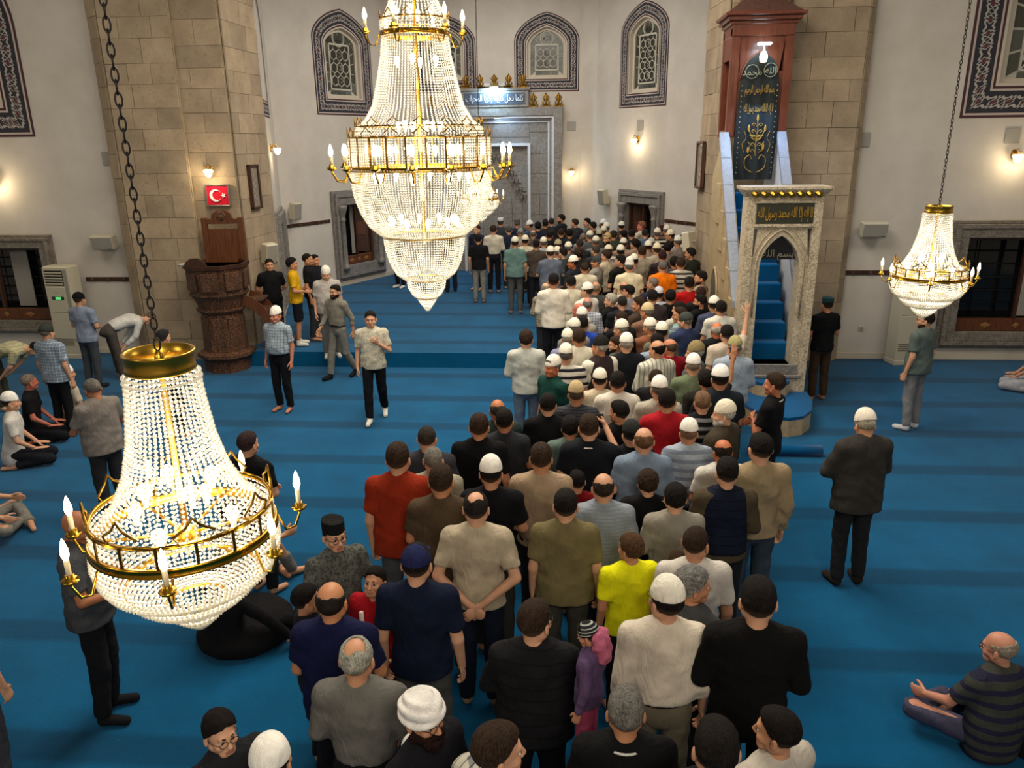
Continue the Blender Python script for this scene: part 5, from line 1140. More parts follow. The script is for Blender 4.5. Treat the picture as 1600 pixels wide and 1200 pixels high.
# ---------------------------------------------------------------- wall sconces
def sconce(M, x, z, label, power, light=True):
    r = tag(empty('wall_lamp'), label, 'wall lamp'); r.matrix_world = M @ Matrix.Translation((x, 0, z))
    m = MB(); m.lathe([(.0, 0), (.05, .0), (.055, .012), (.02, .03), (0, .03)], 12, M=RX @ Matrix.Diagonal((1, 1.7, 1, 1))); m.build('back_plate', BRASS, r)
    m = MB(); m.tube([(0, -.02, .0), (0, -.08, .09), (0, -.15, .10), (0, -.17, .03)], .009, 6); m.tube([(-.03, -.03, 0), (-.08, -.09, .06), (-.10, -.13, .02)], .007, 6); m.tube([(.03, -.03, 0), (.08, -.09, .06), (.10, -.13, .02)], .007, 6); m.build('brass_arm', BRASS, r)
    GL = simple('lit_glass', 'fff2d8', .3, emit=5.0, ecol='ffdfa6'); m = MB(); m.lathe([(.02, -.14), (.05, -.12), (.075, -.05), (.08, .0), (.07, .005)], 14, M=Matrix.Translation((0, -.15, 0))); m.build('glass_cup', GL, r)
    m = MB()
    for k in range(14): a = 6.2832*k/14; m.lathe([(0, -.055), (.009, -.03), (0, 0)], 4, smooth=False, M=Matrix.Translation((.085*math.cos(a), -.15+.085*math.sin(a), -.0))); m.lathe([(0, -.05), (.009, -.03), (0, 0)], 4, smooth=False, M=Matrix.Translation((.06*math.cos(a), -.15+.06*math.sin(a), -.06)))
    o = m.build('crystal_drops', CRY, r); o['kind'] = 'stuff'
    if light: p = M @ Vector((x, -.30, z-.12)); point(p, power, (1, .80, .50), .06)
def mat_crystal():
    m, nt, b = nodes_mat('crystal'); out = nt.nodes['Material Output']; b.inputs['Base Color'].default_value = (.96, .93, .84, 1); b.inputs['Roughness'].default_value = .15; b.inputs['Specular IOR Level'].default_value = .8
    t = N(nt, 'ShaderNodeBsdfTranslucent'); t.inputs[0].default_value = (1.0, .97, .88, 1); mx = N(nt, 'ShaderNodeMixShader'); mx.inputs[0].default_value = .5
    nt.links.new(b.outputs[0], mx.inputs[1]); nt.links.new(t.outputs[0], mx.inputs[2]); nt.links.new(mx.outputs[0], out.inputs[0]); return m
CRY = mat_crystal()
sconce(MWL, 2.45, 3.62, 'brass and glass wall lamp glowing at the far left edge', 16); sconce(MWR, 2.80, 3.86, 'brass wall lamp with glass cup near the right edge', 14)
MPF, _ = wall_M((-7.3, 14.81), (-6.42, 14.81)); sconce(MPF, .41, 3.76, 'brass wall lamp with crystal drops above the framed flag', 15)
sconce(MW1, 2.05, 4.12, 'wall lamp glowing on the side wall just behind the left pillar', 10); sconce(MW4, 1.95, 4.22, 'wall lamp under the far right arched window', 16); sconce(MW3, 4.84, 3.32, 'small wall lamp immediately right of the prayer niche', 10)
# ---------------------------------------------------------------- chandeliers
def beads(prof, n, bl, bw, z_first=0, jit=0, rows=None, seed=0):
    """strings of square-cut beads hung along a profile [(r,z)...]; n strings round the axis"""
    P = np.array(prof, float); d = np.r_[0, np.cumsum(np.hypot(*np.diff(P, axis=0).T))]; k = max(2, int(d[-1]/bl)); t = (np.arange(k)+.5)*d[-1]/k
    r = np.interp(t, d, P[:, 0]); z = np.interp(t, d, P[:, 1]); t2 = t+.001; dr = np.interp(t2, d, P[:, 0])-r; dz = np.interp(t2, d, P[:, 1])-z; L = np.hypot(dr, dz); L[L == 0] = 1; dr /= L; dz /= L
    a = np.arange(n)*2*np.pi/n; A, R = np.meshgrid(a, r, indexing='ij'); Z = np.broadcast_to(z, R.shape); DR = np.broadcast_to(dr, R.shape); DZ = np.broadcast_to(dz, R.shape)
    C = np.stack([R*np.cos(A), R*np.sin(A), Z], -1).reshape(-1, 3); T = np.stack([DR*np.cos(A), DR*np.sin(A), DZ], -1).reshape(-1, 3); U = np.stack([-np.sin(A), np.cos(A), 0*A], -1).reshape(-1, 3); Wn = np.cross(T, U)
    ro = RNG.uniform(0, 3.14, len(C))[:, None]; U2 = U*np.cos(ro)+Wn*np.sin(ro); W2_ = -U*np.sin(ro)+Wn*np.cos(ro); h = bl*.45
    V = np.stack([C+T*h, C+U2*bw, C+W2_*bw, C-U2*bw, C-W2_*bw, C-T*h], 1).reshape(-1, 3)
    F = np.array([(0, 1, 2), (0, 2, 3), (0, 3, 4), (0, 4, 1), (5, 2, 1), (5, 3, 2), (5, 4, 3), (5, 1, 4)]); Q = (np.arange(len(C))[:, None, None]*6+F[None]).reshape(-1, 3); return V, Q
def bead_obj(lst, name, parent):
    Vs, Qs, o = [], [], 0
    for V, Q in lst: Vs.append(V); Qs.append(Q+o); o += len(V)
    ob_ = ob(name, npmesh(name, np.concatenate(Vs), np.concatenate(Qs), False), parent, CRY); ob_['kind'] = 'stuff'; return ob_
AGED = simple('aged_gold', '6b5018', .35, 1.0)
BULB = simple('lit_bulb', 'fff4e0', .3, emit=22, ecol='ffe2ad'); SLEEVE = simple('candle_sleeve', 'd8c8a0', .5)
def make_arm(parent, ang, R, out, drop, s=1.0, z=0.):
    M = Matrix.Translation((0, 0, z)) @ Matrix.Rotation(ang, 4, 'Z')
    m = MB(); m.tube([(R, 0, 0), (R+out*.35, 0, -drop), (R+out*.75, 0, -drop*.9), (R+out, 0, -drop*.25), (R+out, 0, 0)], .006*s, 6, M=M); a = m.build('arm', BRASS, parent)
    T = M @ Matrix.Translation((R+out, 0, 0))
    m = MB(); m.lathe([(.006*s, -.01*s), (.03*s, .0), (.036*s, .010*s), (.02*s, .006*s), (.018*s, .03*s), (.014*s, .03*s)], 10, M=T); m.build('drip_cup', BRASS, a)
    m = MB(); m.lathe([(.011*s, .02*s), (.011*s, .085*s)], 8, M=T); m.build('candle_sleeve', SLEEVE, a)
    m = MB(); m.lathe([(.008*s, .085*s), (.016*s, .105*s), (.015*s, .125*s), (.006*s, .155*s), (.001*s, .165*s)], 10, M=T); m.build('bulb', BULB, a)
def ogee_ring(parent, R, z, n, h, name='crown_loops', s=1.0):
    for k in range(n):
        P = []
        for u, v in ((-.5, 0), (-.22, .02), (-.30, .30), (-.10, .62), (0, .95), (.10, .62), (.30, .30), (.22, .02), (.5, 0)):
            a = 2*math.pi*(k+.5+u*.9)/n; P.append((R*math.cos(a), R*math.sin(a), z+h*v))
        m = MB(); m.tube(P, .0055*s, 5); m.build('crown_loop', AGED, parent)
def brass_ring(parent, R, z, h, nm='ring', t=.012):
    m = MB(); m.lathe([(R-t, z), (R, z), (R+.006, z+h*.12), (R, z+h*.25), (R, z+h*.75), (R+.006, z+h*.88), (R, z+h), (R-t, z+h), (R-t, z)], 64, cap=False); return m.build(nm, BRASS, parent)
_link = []
def chain(parent, z0, z1, L=.042, r=.0036, w=.011, every=.78):
    if (L, r) not in _link: _link.append((L, r)); m = MB(); q = [(w*math.cos(t), 0, L/2*math.sin(t)) for t in [6.2832*i/10 for i in range(10)]]; m.tube(q, r, 5, closed=True); _link.append(m.mesh('chain_link'))
    me = _link[_link.index((L, r))+1]; z = z0; k = 0
    while z < z1: ob('chain_link', me, parent, IRON, loc=(0, 0, z+L/2), rot=(0, 0, math.pi/2*(k % 2)+.3)); z += L*every; k += 1
def small_chandelier(label, loc, rz=0, ch=True, sc=(.80, .95)):
    r = thing('crystal_chandelier', label, 'chandelier', loc, rz, None); r.scale = (sc[0], sc[0], sc[1])   # origin at the top cap
    m = MB(); m.lathe([(.120, -.065), (.128, -.06), (.124, -.045), (.124, -.012), (.130, -.004), (.128, 0), (.118, 0), (.116, -.06), (.120, -.065)], 40, cap=False); m.build('top_cap', GOLD, r)
    for a in (0, 1.57): m = MB(); m.tube([(-.118*math.cos(a), -.118*math.sin(a), -.03), (.118*math.cos(a), .118*math.sin(a), -.03)], .005, 5); m.build('cap_bar', BRASS, r)
    m = MB(); m.lathe([(.014, -.64), (.012, -.05), (.02, -.03), (.01, .0)], 10); m.lathe([(.05, -.66), (.055, -.64), (.02, -.61)], 12); m.build('stem', GOLD, r)
    bl, bw = .0160, .0090
    up = [(.132, -.085), (.140, -.17), (.158, -.29), (.194, -.41), (.252, -.51), (.322, -.575)]
    bead_obj([beads([(.134, -.066), (.138, -.10)], 58, bl, bw), beads(up, 50, bl, bw)], 'crystal_skirt', r)
    bowl = [(.352, -.645), (.356, -.69), (.345, -.735), (.315, -.780), (.262, -.812)]; t2 = [(.258, -.812), (.24, -.845), (.185, -.885), (.125, -.902)]; t3 = [(.118, -.902), (.112, -.935), (.06, -.975), (.012, -1.01)]
    bead_obj([beads([(.340, -.54), (.342, -.605)], 90, bl*1.1, bw*1.0), beads(bowl, 112, bl, bw), beads(t2, 84, bl, bw), beads(t3, 34, bl, bw*1.05)], 'crystal_bowl', r)
    brass_ring(r, .352, -.64, .032, 'main_ring'); brass_ring(r, .342, -.545, .010, 'crown_ring'); brass_ring(r, .258, -.815, .008, 'lower_ring', .006); brass_ring(r, .120, -.905, .008, 'lower_ring', .006)
    for k in range(16): a = 6.2832*k/16; m = MB(); m.box((-.006, -.003, -.615), (.006, .003, -.54), M=Matrix.Rotation(a, 4, 'Z') @ Matrix.Translation((.346, 0, 0)) @ Matrix.Rotation(1.5708, 4, 'Z')); m.build('crown_strut', AGED, r)
    ogee_ring(r, .342, -.537, 8, .085)
    for k in range(6): a = 6.2832*k/6+.25; m = MB(); m.tube([(.03*math.cos(a), .03*math.sin(a), -.64), (.34*math.cos(a), .34*math.sin(a), -.615)], .006, 5); m.build('spoke', GOLD, r)
    for k in range(7): make_arm(r, 6.2832*k/7+.35, .355, .095, .07, .9, -.64)
    for k in range(8):
        a = 6.2832*k/8+.6; R_, z_ = (.20, -.57) if k % 2 else (.13, -.46); m = MB(); m.lathe([(.008, -.045), (.012, -.02), (.027, .005), (.022, .026), (.004, .036)], 10, M=Matrix.Translation((R_*math.cos(a), R_*math.sin(a), z_))); m.build('bulb', BULB, r)
    if ch: chain(r, .0, (HT-loc[2])/sc[1]-.05)
    return r
def big_chandelier():
    X, Y = -1.592, 8.35; Zr = 3.95
    r = thing('crystal_chandelier', 'huge three-tiered crystal chandelier hanging in the centre of the hall', 'chandelier', (X, Y, Zr))
    bl, bw = .026, .0105
    sk1 = [(.15, 2.3), (.18, 1.9), (.24, 1.6), (.335, 1.38)]; sk2 = [(.335, 1.28), (.355, 1.10), (.41, .85), (.47, .62), (.56, .47), (.66, .40)]
    bead_obj([beads(sk1, 40, bl, bw), beads([(.345, 1.30), (.345, 1.42)], 70, bl, bw)], 'upper_skirt', r); bead_obj([beads(sk2, 72, bl, bw*.85)], 'main_skirt', r)
    bead_obj([beads([(.74, .30), (.745, .02)], 132, bl, bw), beads([(.66, .40), (.665, .30)], 110, bl, bw)], 'crystal_band', r)
    b1 = [(.748, .0), (.742, -.12), (.715, -.30), (.66, -.46), (.58, -.60), (.47, -.69), (.44, -.70)]; b2 = [(.44, -.71), (.425, -.85), (.385, -1.0), (.32, -1.12), (.24, -1.18)]; b3 = [(.215, -1.19), (.20, -1.28), (.155, -1.36), (.11, -1.39)]; b4 = [(.105, -1.395), (.10, -1.42), (.05, -1.49), (.012, -1.55)]
    bead_obj([beads(b1, 140, bl, bw), beads(b2, 88, bl, bw), beads(b3, 46, bl, bw), beads(b4, 30, bl, bw)], 'crystal_bowl', r)
    brass_ring(r, .745, -.03, .05, 'main_ring'); brass_ring(r, .345, 1.27, .05, 'upper_ring'); brass_ring(r, .74, .30, .012, 'crown_ring', .008); brass_ring(r, .66, .405, .012, 'crown_ring', .008); brass_ring(r, .345, 1.42, .012, 'crown_ring', .008); brass_ring(r, .435, -.72, .02, 'lower_ring'); brass_ring(r, .222, -1.19, .012, 'lower_ring', .006); brass_ring(r, .108, -1.40, .012, 'lower_ring', .006)
    ogee_ring(r, .74, .31, 16, .10, s=1.2); ogee_ring(r, .66, .415, 16, .09, s=1.2); ogee_ring(r, .345, 1.43, 10, .08, s=1.2)
    for k in range(24): a = 6.2832*k/24; m = MB(); m.box((-.010, -.004, .02), (.010, .004, .30), M=Matrix.Rotation(a, 4, 'Z') @ Matrix.Translation((.748, 0, 0)) @ Matrix.Rotation(1.5708, 4, 'Z')); m.build('crown_strut', AGED, r)
    m = MB(); m.lathe([(.02, -.8), (.02, 2.3), (.04, 2.4), (.02, 2.5)], 10); m.build('stem', GOLD, r)
    for k in range(16): make_arm(r, 6.2832*k/16+.1, .75, .19, .13, 1.5)
    for k in range(6):
        make_arm(r, 6.2832*k/6+.30, .35, .14, .12, 1.4, 1.30)
    for (R_, z_, n_) in ((.45, .18, 12), (.22, .42, 6), (.18, 1.5, 4), (.36, -.55, 10), (.2, 1.05, 4), (.5, -.1, 8)):
        for k in range(n_): a = 6.2832*k/n_; m = MB(); m.lathe([(.010, -.06), (.016, -.03), (.030, .01), (.024, .034), (.004, .046)], 8, M=Matrix.Translation((R_*math.cos(a), R_*math.sin(a), z_))); m.build('bulb', BULB, r)
    chain(r, 2.45, HT-Zr-.1, .09, .009, .026)
    for dz, p, rr in ((.15, 60, .25), (-.35, 45, .2), (.75, 22, .12), (1.45, 14, .1), (-.95, 16, .1), (-1.3, 4, .05)): point((X, Y, Zr+dz), p, (1, .89, .70), rr)
    return r
big_chandelier()
small_chandelier('crystal chandelier nearest the viewer, at the left, lit with candle bulbs', (-1.227, 2.132, 3.617), .2)
small_chandelier('crystal chandelier hanging on the right in front of the white wall', (2.871, 6.384, 3.68), 1.3, sc=(.79, .89))
small_chandelier('far crystal chandelier mostly hidden behind the great central one', (-1.42, 12.25, 3.95), .5)
for (x, y, z), k in (((-1.227, 2.132, 3.617), 1), ((2.871, 6.384, 3.68), 1.3), ((-1.42, 12.25, 3.95), 1.3)):
    point((x, y, z-.50), 15*k, (1, .90, .72), .08); point((x, y, z-.68), 9*k, (1, .90, .72), .06); point((x, y, z-.28), 5*k, (1, .90, .72), .03); point((x, y, z-.12), 2.2*k, (1, .90, .72), .03); point((x, y, z-.88), .8*k, (1, .90, .72), .02)
# ---------------------------------------------------------------- the congregation
# x, y, floor height, height, turn (degrees), pose, top 'style:colour[:pattern:colour]', head 'hair:colour[:cap:colour]', label, extras
PEOPLE = [
(-2.55,20.88,0.3,1.76,150,'down','jacket:1d2233','short:3a2a1e','man in navy suit jacket and pale shirt half behind the great chandelier',dict()),
(-2.30,19.17,0.3,1.70,0,'down','tee:141416','short:1c1613','man in black tee and light grey trousers below the great chandelier',dict(bot='7d7a72')),
(-2.05,20.47,0.3,1.80,0,'front','tuckedl:cfc6b2','short:3a2a1e','man in cream long-sleeved shirt and black trousers facing the niche',dict(bot='15161c')),
(-2.02,22.29,0.3,1.81,0,'front','shirt:33363c','short:4a4a4a:pillbox:d5d5cf','man in flat white cap at the very front before the niche',dict()),
(-1.69,21.06,0.3,1.72,10,'front','shirt:232838','short:5c5852','grey-haired man in dark navy behind the flat white cap',dict()),
(-1.56,22.51,0.3,1.75,0,'front','shirt:22283c','short:6a665e:pillbox:5f5a50','man in flat grey cap in the first row at the niche',dict()),
(-1.20,22.04,0.3,1.74,50,'front','shirt:3a4a60','buzz:1c1613:kufi:dcdcd8','man in white cap turning left in the first row',dict(yaw=0.5)),
(-1.34,20.59,0.3,1.72,0,'front','shirt:a09888','buzz:a09c94','grey-haired man in beige shirt behind the flat grey cap',dict()),
(-1.29,17.84,0.3,1.78,0,'down','tee:5f7a74','buzz:3a2a1e:kufi:e0d9c4','man in sage green tee and white cap, nearest the open carpet at the front',dict(bot='4a4c4a',fat=1)),
(-1.10,18.67,0.3,1.72,0,'front','shirt:c8bfa6','buzz:1c1613:kufi:e4dcc2','man in white cap and cream striped shirt right of the sage green tee',dict()),
(-0.99,20.25,0.3,1.70,0,'front','shirt:4e4a46','ring:7a726a','balding man in dark shirt in the second row by the niche',dict()),
(-0.91,21.45,0.3,1.78,0,'front','shirt:1b2034','full:1c1613','man with thick black hair and navy shirt in front of the niche edge',dict()),
(-0.74,22.39,0.3,1.74,0,'front','shirt:2a2622','short:1c1613:kufi:24201e','man in black cap at the right edge of the niche',dict()),
(-0.58,23.08,0.3,1.73,0,'front','shirt:2b2b2e','short:3a2a1e','dark-haired man between black cap and tall profile man at the front',dict()),
(-0.31,22.69,0.3,1.87,60,'front','shirt:1d2326','short:1c1613','tall black-haired man in profile standing above the crowd at the niche',dict(yaw=0.5,beard='stubble')),
(-0.65,18.43,0.3,1.70,0,'front','tee:a3adb8','buzz:6e6a64:kufi:e6dfc8','man in white cap and pale blue short-sleeved shirt near the front left',dict()),
(-0.55,19.88,0.3,1.71,0,'front','shirt:1c1c1e','short:1c1613','man with black hair in the third row left',dict()),
(-0.30,17.94,0.3,1.70,0,'front','shirt:4c4438','short:3a2a1e:kufi:a89a78','man in tan patterned cap in the front left of the crowd',dict()),
(-0.43,16.23,0.3,1.77,0,'hold','tee:5c6370','buzz:3a2a1e:kufi:e8e1cc','man in white cap and slate tee holding up a blue phone at the left edge',dict(fat=1)),
(-0.18,16.62,0.3,1.71,20,'front','tee:3c4040','short:1c1613','black-haired man in dark grey tee right of the phone holder',dict(yaw=0.5)),
(-0.46,14.15,0,1.70,0,'front','shirt:9c927a:check:4c4436','ring:a89a80','balding man in beige checked shirt at the left edge of the crowd',dict()),
(-0.28,12.56,0.3,1.83,0,'front','shirt:d6cfbf','short:1c1613','tall man in loose white shirt and black trousers at the left edge of mid crowd',dict(bot='12131a')),
(-0.81,18.03,0.3,1.71,0,'front','tee:4a4038','short:1c1613','man in dark brown tee between two white-capped men at the front left',dict()),
(0.09,22.20,0.3,1.79,30,'front','shirt:33363a','short:3a2a1e','brown-haired man in dark grey looking left, far back row',dict(yaw=0.5)),
(0.43,22.56,0.3,1.77,70,'front','shirt:6a6660','short:1c1613','black-haired man in profile in grey, back row before the white wall',dict(yaw=0.5)),
(0.59,21.61,0.3,1.76,20,'front','shirt:2c2f32','short:1c1613','dark-haired man in charcoal right of the grey profile man',dict(yaw=0.5)),
(0.87,22.09,0.3,1.76,60,'front','shirt:26262c','buzz:1c1613:kufi:d8d8dc','dark-skinned man in white cap, back row before the white wall',dict(sk='6e4a34',yaw=0.5)),
(0.94,21.27,0.3,1.75,20,'front','shirt:55504a','buzz:6e6a64:kufi:e0dbcb','man in white cap just right of the dark-skinned man',dict()),
(0.85,20.62,0.3,1.72,0,'front','shirt:55544e','buzz:6e6a64:kufi:dad4c0','man in cream cap second from the back wall',dict()),
(0.71,19.94,0.3,1.70,0,'front','shirt:4c4c44','short:1c1613:kufi:aaa288','man in beige-green cap behind the bearded tan cap',dict()),
(0.85,18.73,0.3,1.75,140,'front','shirt:2c2826','short:1c1613:kufi:b49c6c','bearded man in tan cap looking back over the crowd',dict(beard='beard',face=True)),
(0.46,19.22,0.3,1.76,0,'front','shirt:4e5254','buzz:6e6a64:kufi:ddd8c4','man in white cap and grey top in the far middle rows',dict()),
(0.58,18.33,0.3,1.73,0,'front','shirt:6a6c6c','buzz:6e6a64:kufi:dfd8c0','man in ivory cap directly behind the far grey top',dict()),
(0.30,19.64,0.3,1.68,0,'front','shirt:7a8088','buzz:8a7a70','man with greying cropped hair in pale blue, far middle',dict()),
(1.37,21.54,0.3,1.75,0,'front','shirt:3c3a38','buzz:1c1613:kufi:dcd8cc','man in white cap before the left column of the far right window',dict()),
(1.32,20.11,0.3,1.69,20,'front','shirt:222426','full:1c1613','black-haired man below the window column with white cap behind',dict(yaw=0.5)),
(1.05,19.49,0.3,1.76,0,'front','shirt:3a4030','short:3a2a1e','brown-haired man in dark green near the far right window',dict()),
(1.22,18.26,0.3,1.69,0,'front','shirt:8c8070','short:3a2a1e:kufi:ded8c6','man in white cap and taupe shirt in the far middle rows',dict()),
(1.05,16.56,0.3,1.75,0,'front','shirt:3a3a40:check:8a8a90','buzz:1c1613:kufi:e2dccb','man in white cap and dark checked shirt in the middle distance',dict()),
(0.81,16.92,0.3,1.73,0,'front','shirt:c8bda4','short:3a2a1e:beanie:d8cdb4','person in cream headcloth and cream shirt in the middle distance',dict()),
(1.84,20.86,0.3,1.84,50,'front','shirt:b8ae9c','short:8a5a48','tall reddish-haired man in cream before the far right window',dict(sk='c07a66',yaw=0.5)),
(1.88,20.10,0.3,1.72,0,'front','shirt:55687a','short:2c2a2c','dark-haired man in steel blue shirt in front of the red-haired man',dict()),
(1.51,19.71,0.3,1.75,0,'front','shirt:2b2927','short:1c1613','man with round black hair at the far window opening',dict()),
(1.44,17.86,0.3,1.74,20,'front','shirt:8a7464','curly:1c1613','man with bushy black hair in the far right half of the crowd',dict(yaw=0.5)),
(1.48,16.31,0.3,1.78,0,'front','shirt:958a78','short:3a2a1e','brown-haired man in taupe shirt in the far right half',dict()),
(1.72,17.51,0.3,1.72,0,'front','shirt:8a7a6a','buzz:1c1613:kufi:e4ddc8','man in white cap beside the brown-haired man in taupe',dict()),
(1.26,15.56,0.3,1.70,0,'front','shirt:7a7062','short:1c1613:kufi:e2dcc8','man in white cap behind the tall white cap',dict()),
(1.09,14.47,0.3,1.76,0,'front','tee:d3c6a4','buzz:6e6a64:tall:e6e0d0','broad man in tall white cap and cream shirt in the centre of the crowd',dict(fat=1)),
(0.95,15.19,0.3,1.76,40,'front','tee:131313','short:1c1613','black-haired man in black tee looking left beside the tall white cap',dict(yaw=0.5)),
(0.71,16.01,0.3,1.74,40,'front','shirt:b6aa92','full:3a2a1e','brown-haired man in cream shirt looking left in mid crowd',dict(yaw=0.5)),
(0.49,15.45,0.3,1.70,60,'front','shirt:8a8478','buzz:8c8880:beanie:3a3e3c','older man in dark grey knit cap in profile in mid crowd',dict(yaw=0.5)),
(0.27,14.85,0.3,1.67,0,'front','tucked:c6bca2','buzz:3a2a1e','man with cropped brown hair and cream polo left of centre',dict()),
(0.50,14.15,0,1.64,20,'front','tee:383a36','short:1c1613','dark-haired man in charcoal shirt in front of the grey knit cap',dict(yaw=0.5)),
(0.02,15.25,0.3,1.71,60,'front','shirt:22262c','short:1c1613:kufi:ece6d2','man in white cap with face turned left, left part of the crowd',dict(sk='a8663e',yaw=0.5)),
(0.01,14.15,0,1.82,0,'front','tee:c9c0a6','short:1c1613','dark-haired man in cream tee with black neckband, left part of the crowd',dict(fat=1)),
(0.16,16.29,0.3,1.76,0,'front','shirt:1f1c1c','long:3a2a1e','man with longer brown hair in black in the left part',dict()),
(-0.06,17.43,0.3,1.71,0,'front','shirt:5c5e60','buzz:6e6a64:kufi:e6dfca','man in white cap behind the long brown hair',dict()),
(0.20,17.81,0.3,1.75,0,'front','shirt:25262a','short:3a332e','man with flat dark brown hair in the far left rows',dict()),
(-0.04,20.02,0.3,1.74,0,'front','shirt:1c1c20','full:1c1613','man with full black hair in the far left rows',dict()),
(-0.26,20.44,0.3,1.71,0,'front','shirt:1e1e22','short:3a2a1e','man with dark brown hair behind the tall profile man',dict()),
(0.53,17.28,0.3,1.67,20,'front','shirt:2c2e34','short:4a4440','man with dusty dark hair in mid crowd left',dict(yaw=0.5)),
(-0.30,17.04,0.3,1.66,0,'front','shirt:c8c2ae','buzz:6e6a64:kufi:e4ddc8','man in ivory cap squeezed behind the slate tee',dict()),
(1.49,14.15,0,1.80,30,'front','tee:262a3c','buzz:8a7a70','man with cropped fair hair in navy left of the orange shirt',dict(yaw=0.5)),
(1.85,18.15,0.3,1.71,0,'front','shirt:5c5650','buzz:6e6a64:kufi:b8b4a8','man in pale grey cap at the far right window',dict()),
(2.15,19.72,0.3,1.76,0,'front','tee:1e1e20:stripe:c8c4b4','buzz:6e6a64:kufi:e0dac6','man in white cap and black and white striped top by the right window column',dict()),
(2.34,20.59,0.3,1.77,0,'front','shirt:3c2428','short:4a2428','man with dark red hair before the right window column',dict()),
(2.43,20.15,0.3,1.79,10,'front','shirt:5a544c','buzz:6e6a64:kufi:d9d2c0','man in white cap against the white wall, back row right',dict()),
(2.40,19.33,0.3,1.76,60,'front','shirt:1e1c1c','short:1c1613:kufi:e6d9bc','man in cream cap and black, face down in profile, back right',dict(glasses=True,yaw=0.5)),
(2.44,18.09,0.3,1.76,20,'front','shirt:8c7e74','buzz:6e6a64:kufi:dcd8cc','man in white cap left of the black knit cap',dict()),
(2.67,18.87,0.3,1.73,20,'front','shirt:bdb7a6','short:1c1613:beanie:120f12','man in black knit cap and light shirt beneath the pillar loudspeaker',dict()),
(2.77,18.44,0.3,1.81,50,'front','shirt:241e20','short:3a2a1e','tall man in dark brown half behind the pillar loudspeaker',dict(yaw=0.5)),
(2.11,17.23,0.3,1.74,0,'front','shirt:6e685e','full:1c1613','man with dark bushy hair in the back right rows',dict()),
(1.84,16.86,0.3,1.75,10,'front','tee:a39a88','short:3a2a1e:kufi:e2d5b4','man in cream cap and taupe tee right of centre',dict()),
(1.87,16.00,0.3,1.73,0,'front','shirt:2c2224','short:3a2024','man with dark reddish hair right of centre',dict()),
(2.43,16.07,0.3,1.78,30,'front','tee:2b2f26','short:1c1613','man with faded haircut and dark olive tee along the pillar',dict(yaw=0.5)),
(2.08,14.81,0.3,1.76,0,'front','polo:b9b1a2:stripe:2e2c30','short:3a2a1e','broad man in cream and black striped polo with pink band, right side',dict(fat=1)),
(1.71,14.51,0.3,1.75,0,'front','tee:e07008','buzz:77736c','grey-haired man in bright orange shirt',dict(fat=1)),
(2.34,14.15,0,1.91,60,'front','tee:988c7c','short:1c1613','young man in taupe tee looking left against the pulpit side wall',dict(yaw=0.5,beard='stubble')),
(2.11,13.82,0,1.86,0,'front','tee:a81414','short:1c1613','dark-haired man in bright red tee near the pulpit wall',dict()),
(2.02,15.27,0.3,1.71,0,'front','tee:141417:camo:4a4e52','curly:1c1613','man with black curly hair and black printed top behind the orange shirt',dict()),
(0.27,13.47,0,1.79,40,'front','shirt:d9d2c2','short:3a2a1e:kufi:f0ebdc','man in white cap and white shirt turned left, left of centre',dict(yaw=0.5)),
(0.45,13.87,0,1.77,0,'front','tee:40423e','ring:a8957a','man with sparse sandy hair and charcoal shirt left of centre',dict()),
(0.28,12.68,0,1.71,0,'front','shirt:b8bcc4:check:2a3054','ring:8c8880','balding man in navy and white checked shirt',dict(sk='c98672')),
(0.12,12.26,0,1.70,40,'front','shirt:c8c2b2','bald:1c1613','bald man leaning forward left of the checked shirt',dict(sk='b8705a',yaw=0.5)),
(0.17,11.81,0,1.70,20,'front','shirt:9c968a','buzz:6e6a64:kufi:f0eada','man in white cap low behind the bald head',dict()),
(0.67,13.04,0,1.70,50,'front','tee:121214','full:b8b2a2','white-haired man in black shirt turned left in the crowd centre',dict(yaw=0.5,fat=1)),
(0.85,12.65,0,1.75,10,'front','tee:1a1c22','buzz:2e2a28','man with cropped dark hair and black shirt with white collar',dict()),
(0.05,10.93,0,1.72,20,'front','shirt:7a7c78','buzz:6e6a64:kufi:e9e2d0','man in white cap and grey shirt near the left edge of mid crowd',dict()),
(0.19,11.35,0,1.68,0,'front','tee:2442a0','short:1c1613','black-haired man in royal blue top',dict()),
(-0.04,10.44,0,1.68,10,'front','shirt:7c7e98','buzz:a8a296:kufi:eae4d0','man in white knit cap and lilac-grey shirt at the left edge',dict()),
(0.12,10.02,0,1.81,0,'front','tucked:cfc7b2','short:3a2a1e','brown-haired man in cream polo left of the brown waistcoat',dict(fat=1)),
(0.71,10.78,0,1.74,30,'front','tee:15171e','buzz:8a857a:kufi:ebe5d2','man in white cap and black top in the crowd centre',dict(yaw=0.5)),
(0.76,11.52,0,1.72,20,'front','tee:1c1a1c','short:3a2a1e','dark-haired man with pink ears behind the central white cap',dict(yaw=0.5)),
(-0.59,10.04,0,1.78,0,'front','shirt:b9bcb4','full:3a2a1e','slim young man in pale shirt and blue jeans at the left edge of the crowd',dict(bot='5c6c80',lod=0,shoes='c8c4bc')),
(0.97,14.04,0,1.74,10,'front','shirt:b5a88e','ring:4a3c30','man with bald crown behind the young dark head, centre',dict()),
(1.02,13.62,0,1.75,30,'front','tee:8c8e94','short:1c1613','black-haired youth in grey behind the white-haired man',dict(yaw=0.5)),
(1.36,12.83,0,1.81,10,'front','tee:3a3030','short:1c1613','man with neat black hair and dark brown tee in front of the orange shirt',dict(fat=1)),
(1.55,13.57,0,1.70,0,'front','tee:c6c8cc','short:1c1613:kufi:ccccd4','man in pale cap and white tee beneath the orange shirt',dict()),
(1.70,13.15,0,1.75,0,'front','tee:121212','full:1c1613','man with thick black hair in black, right of the brown tee',dict()),
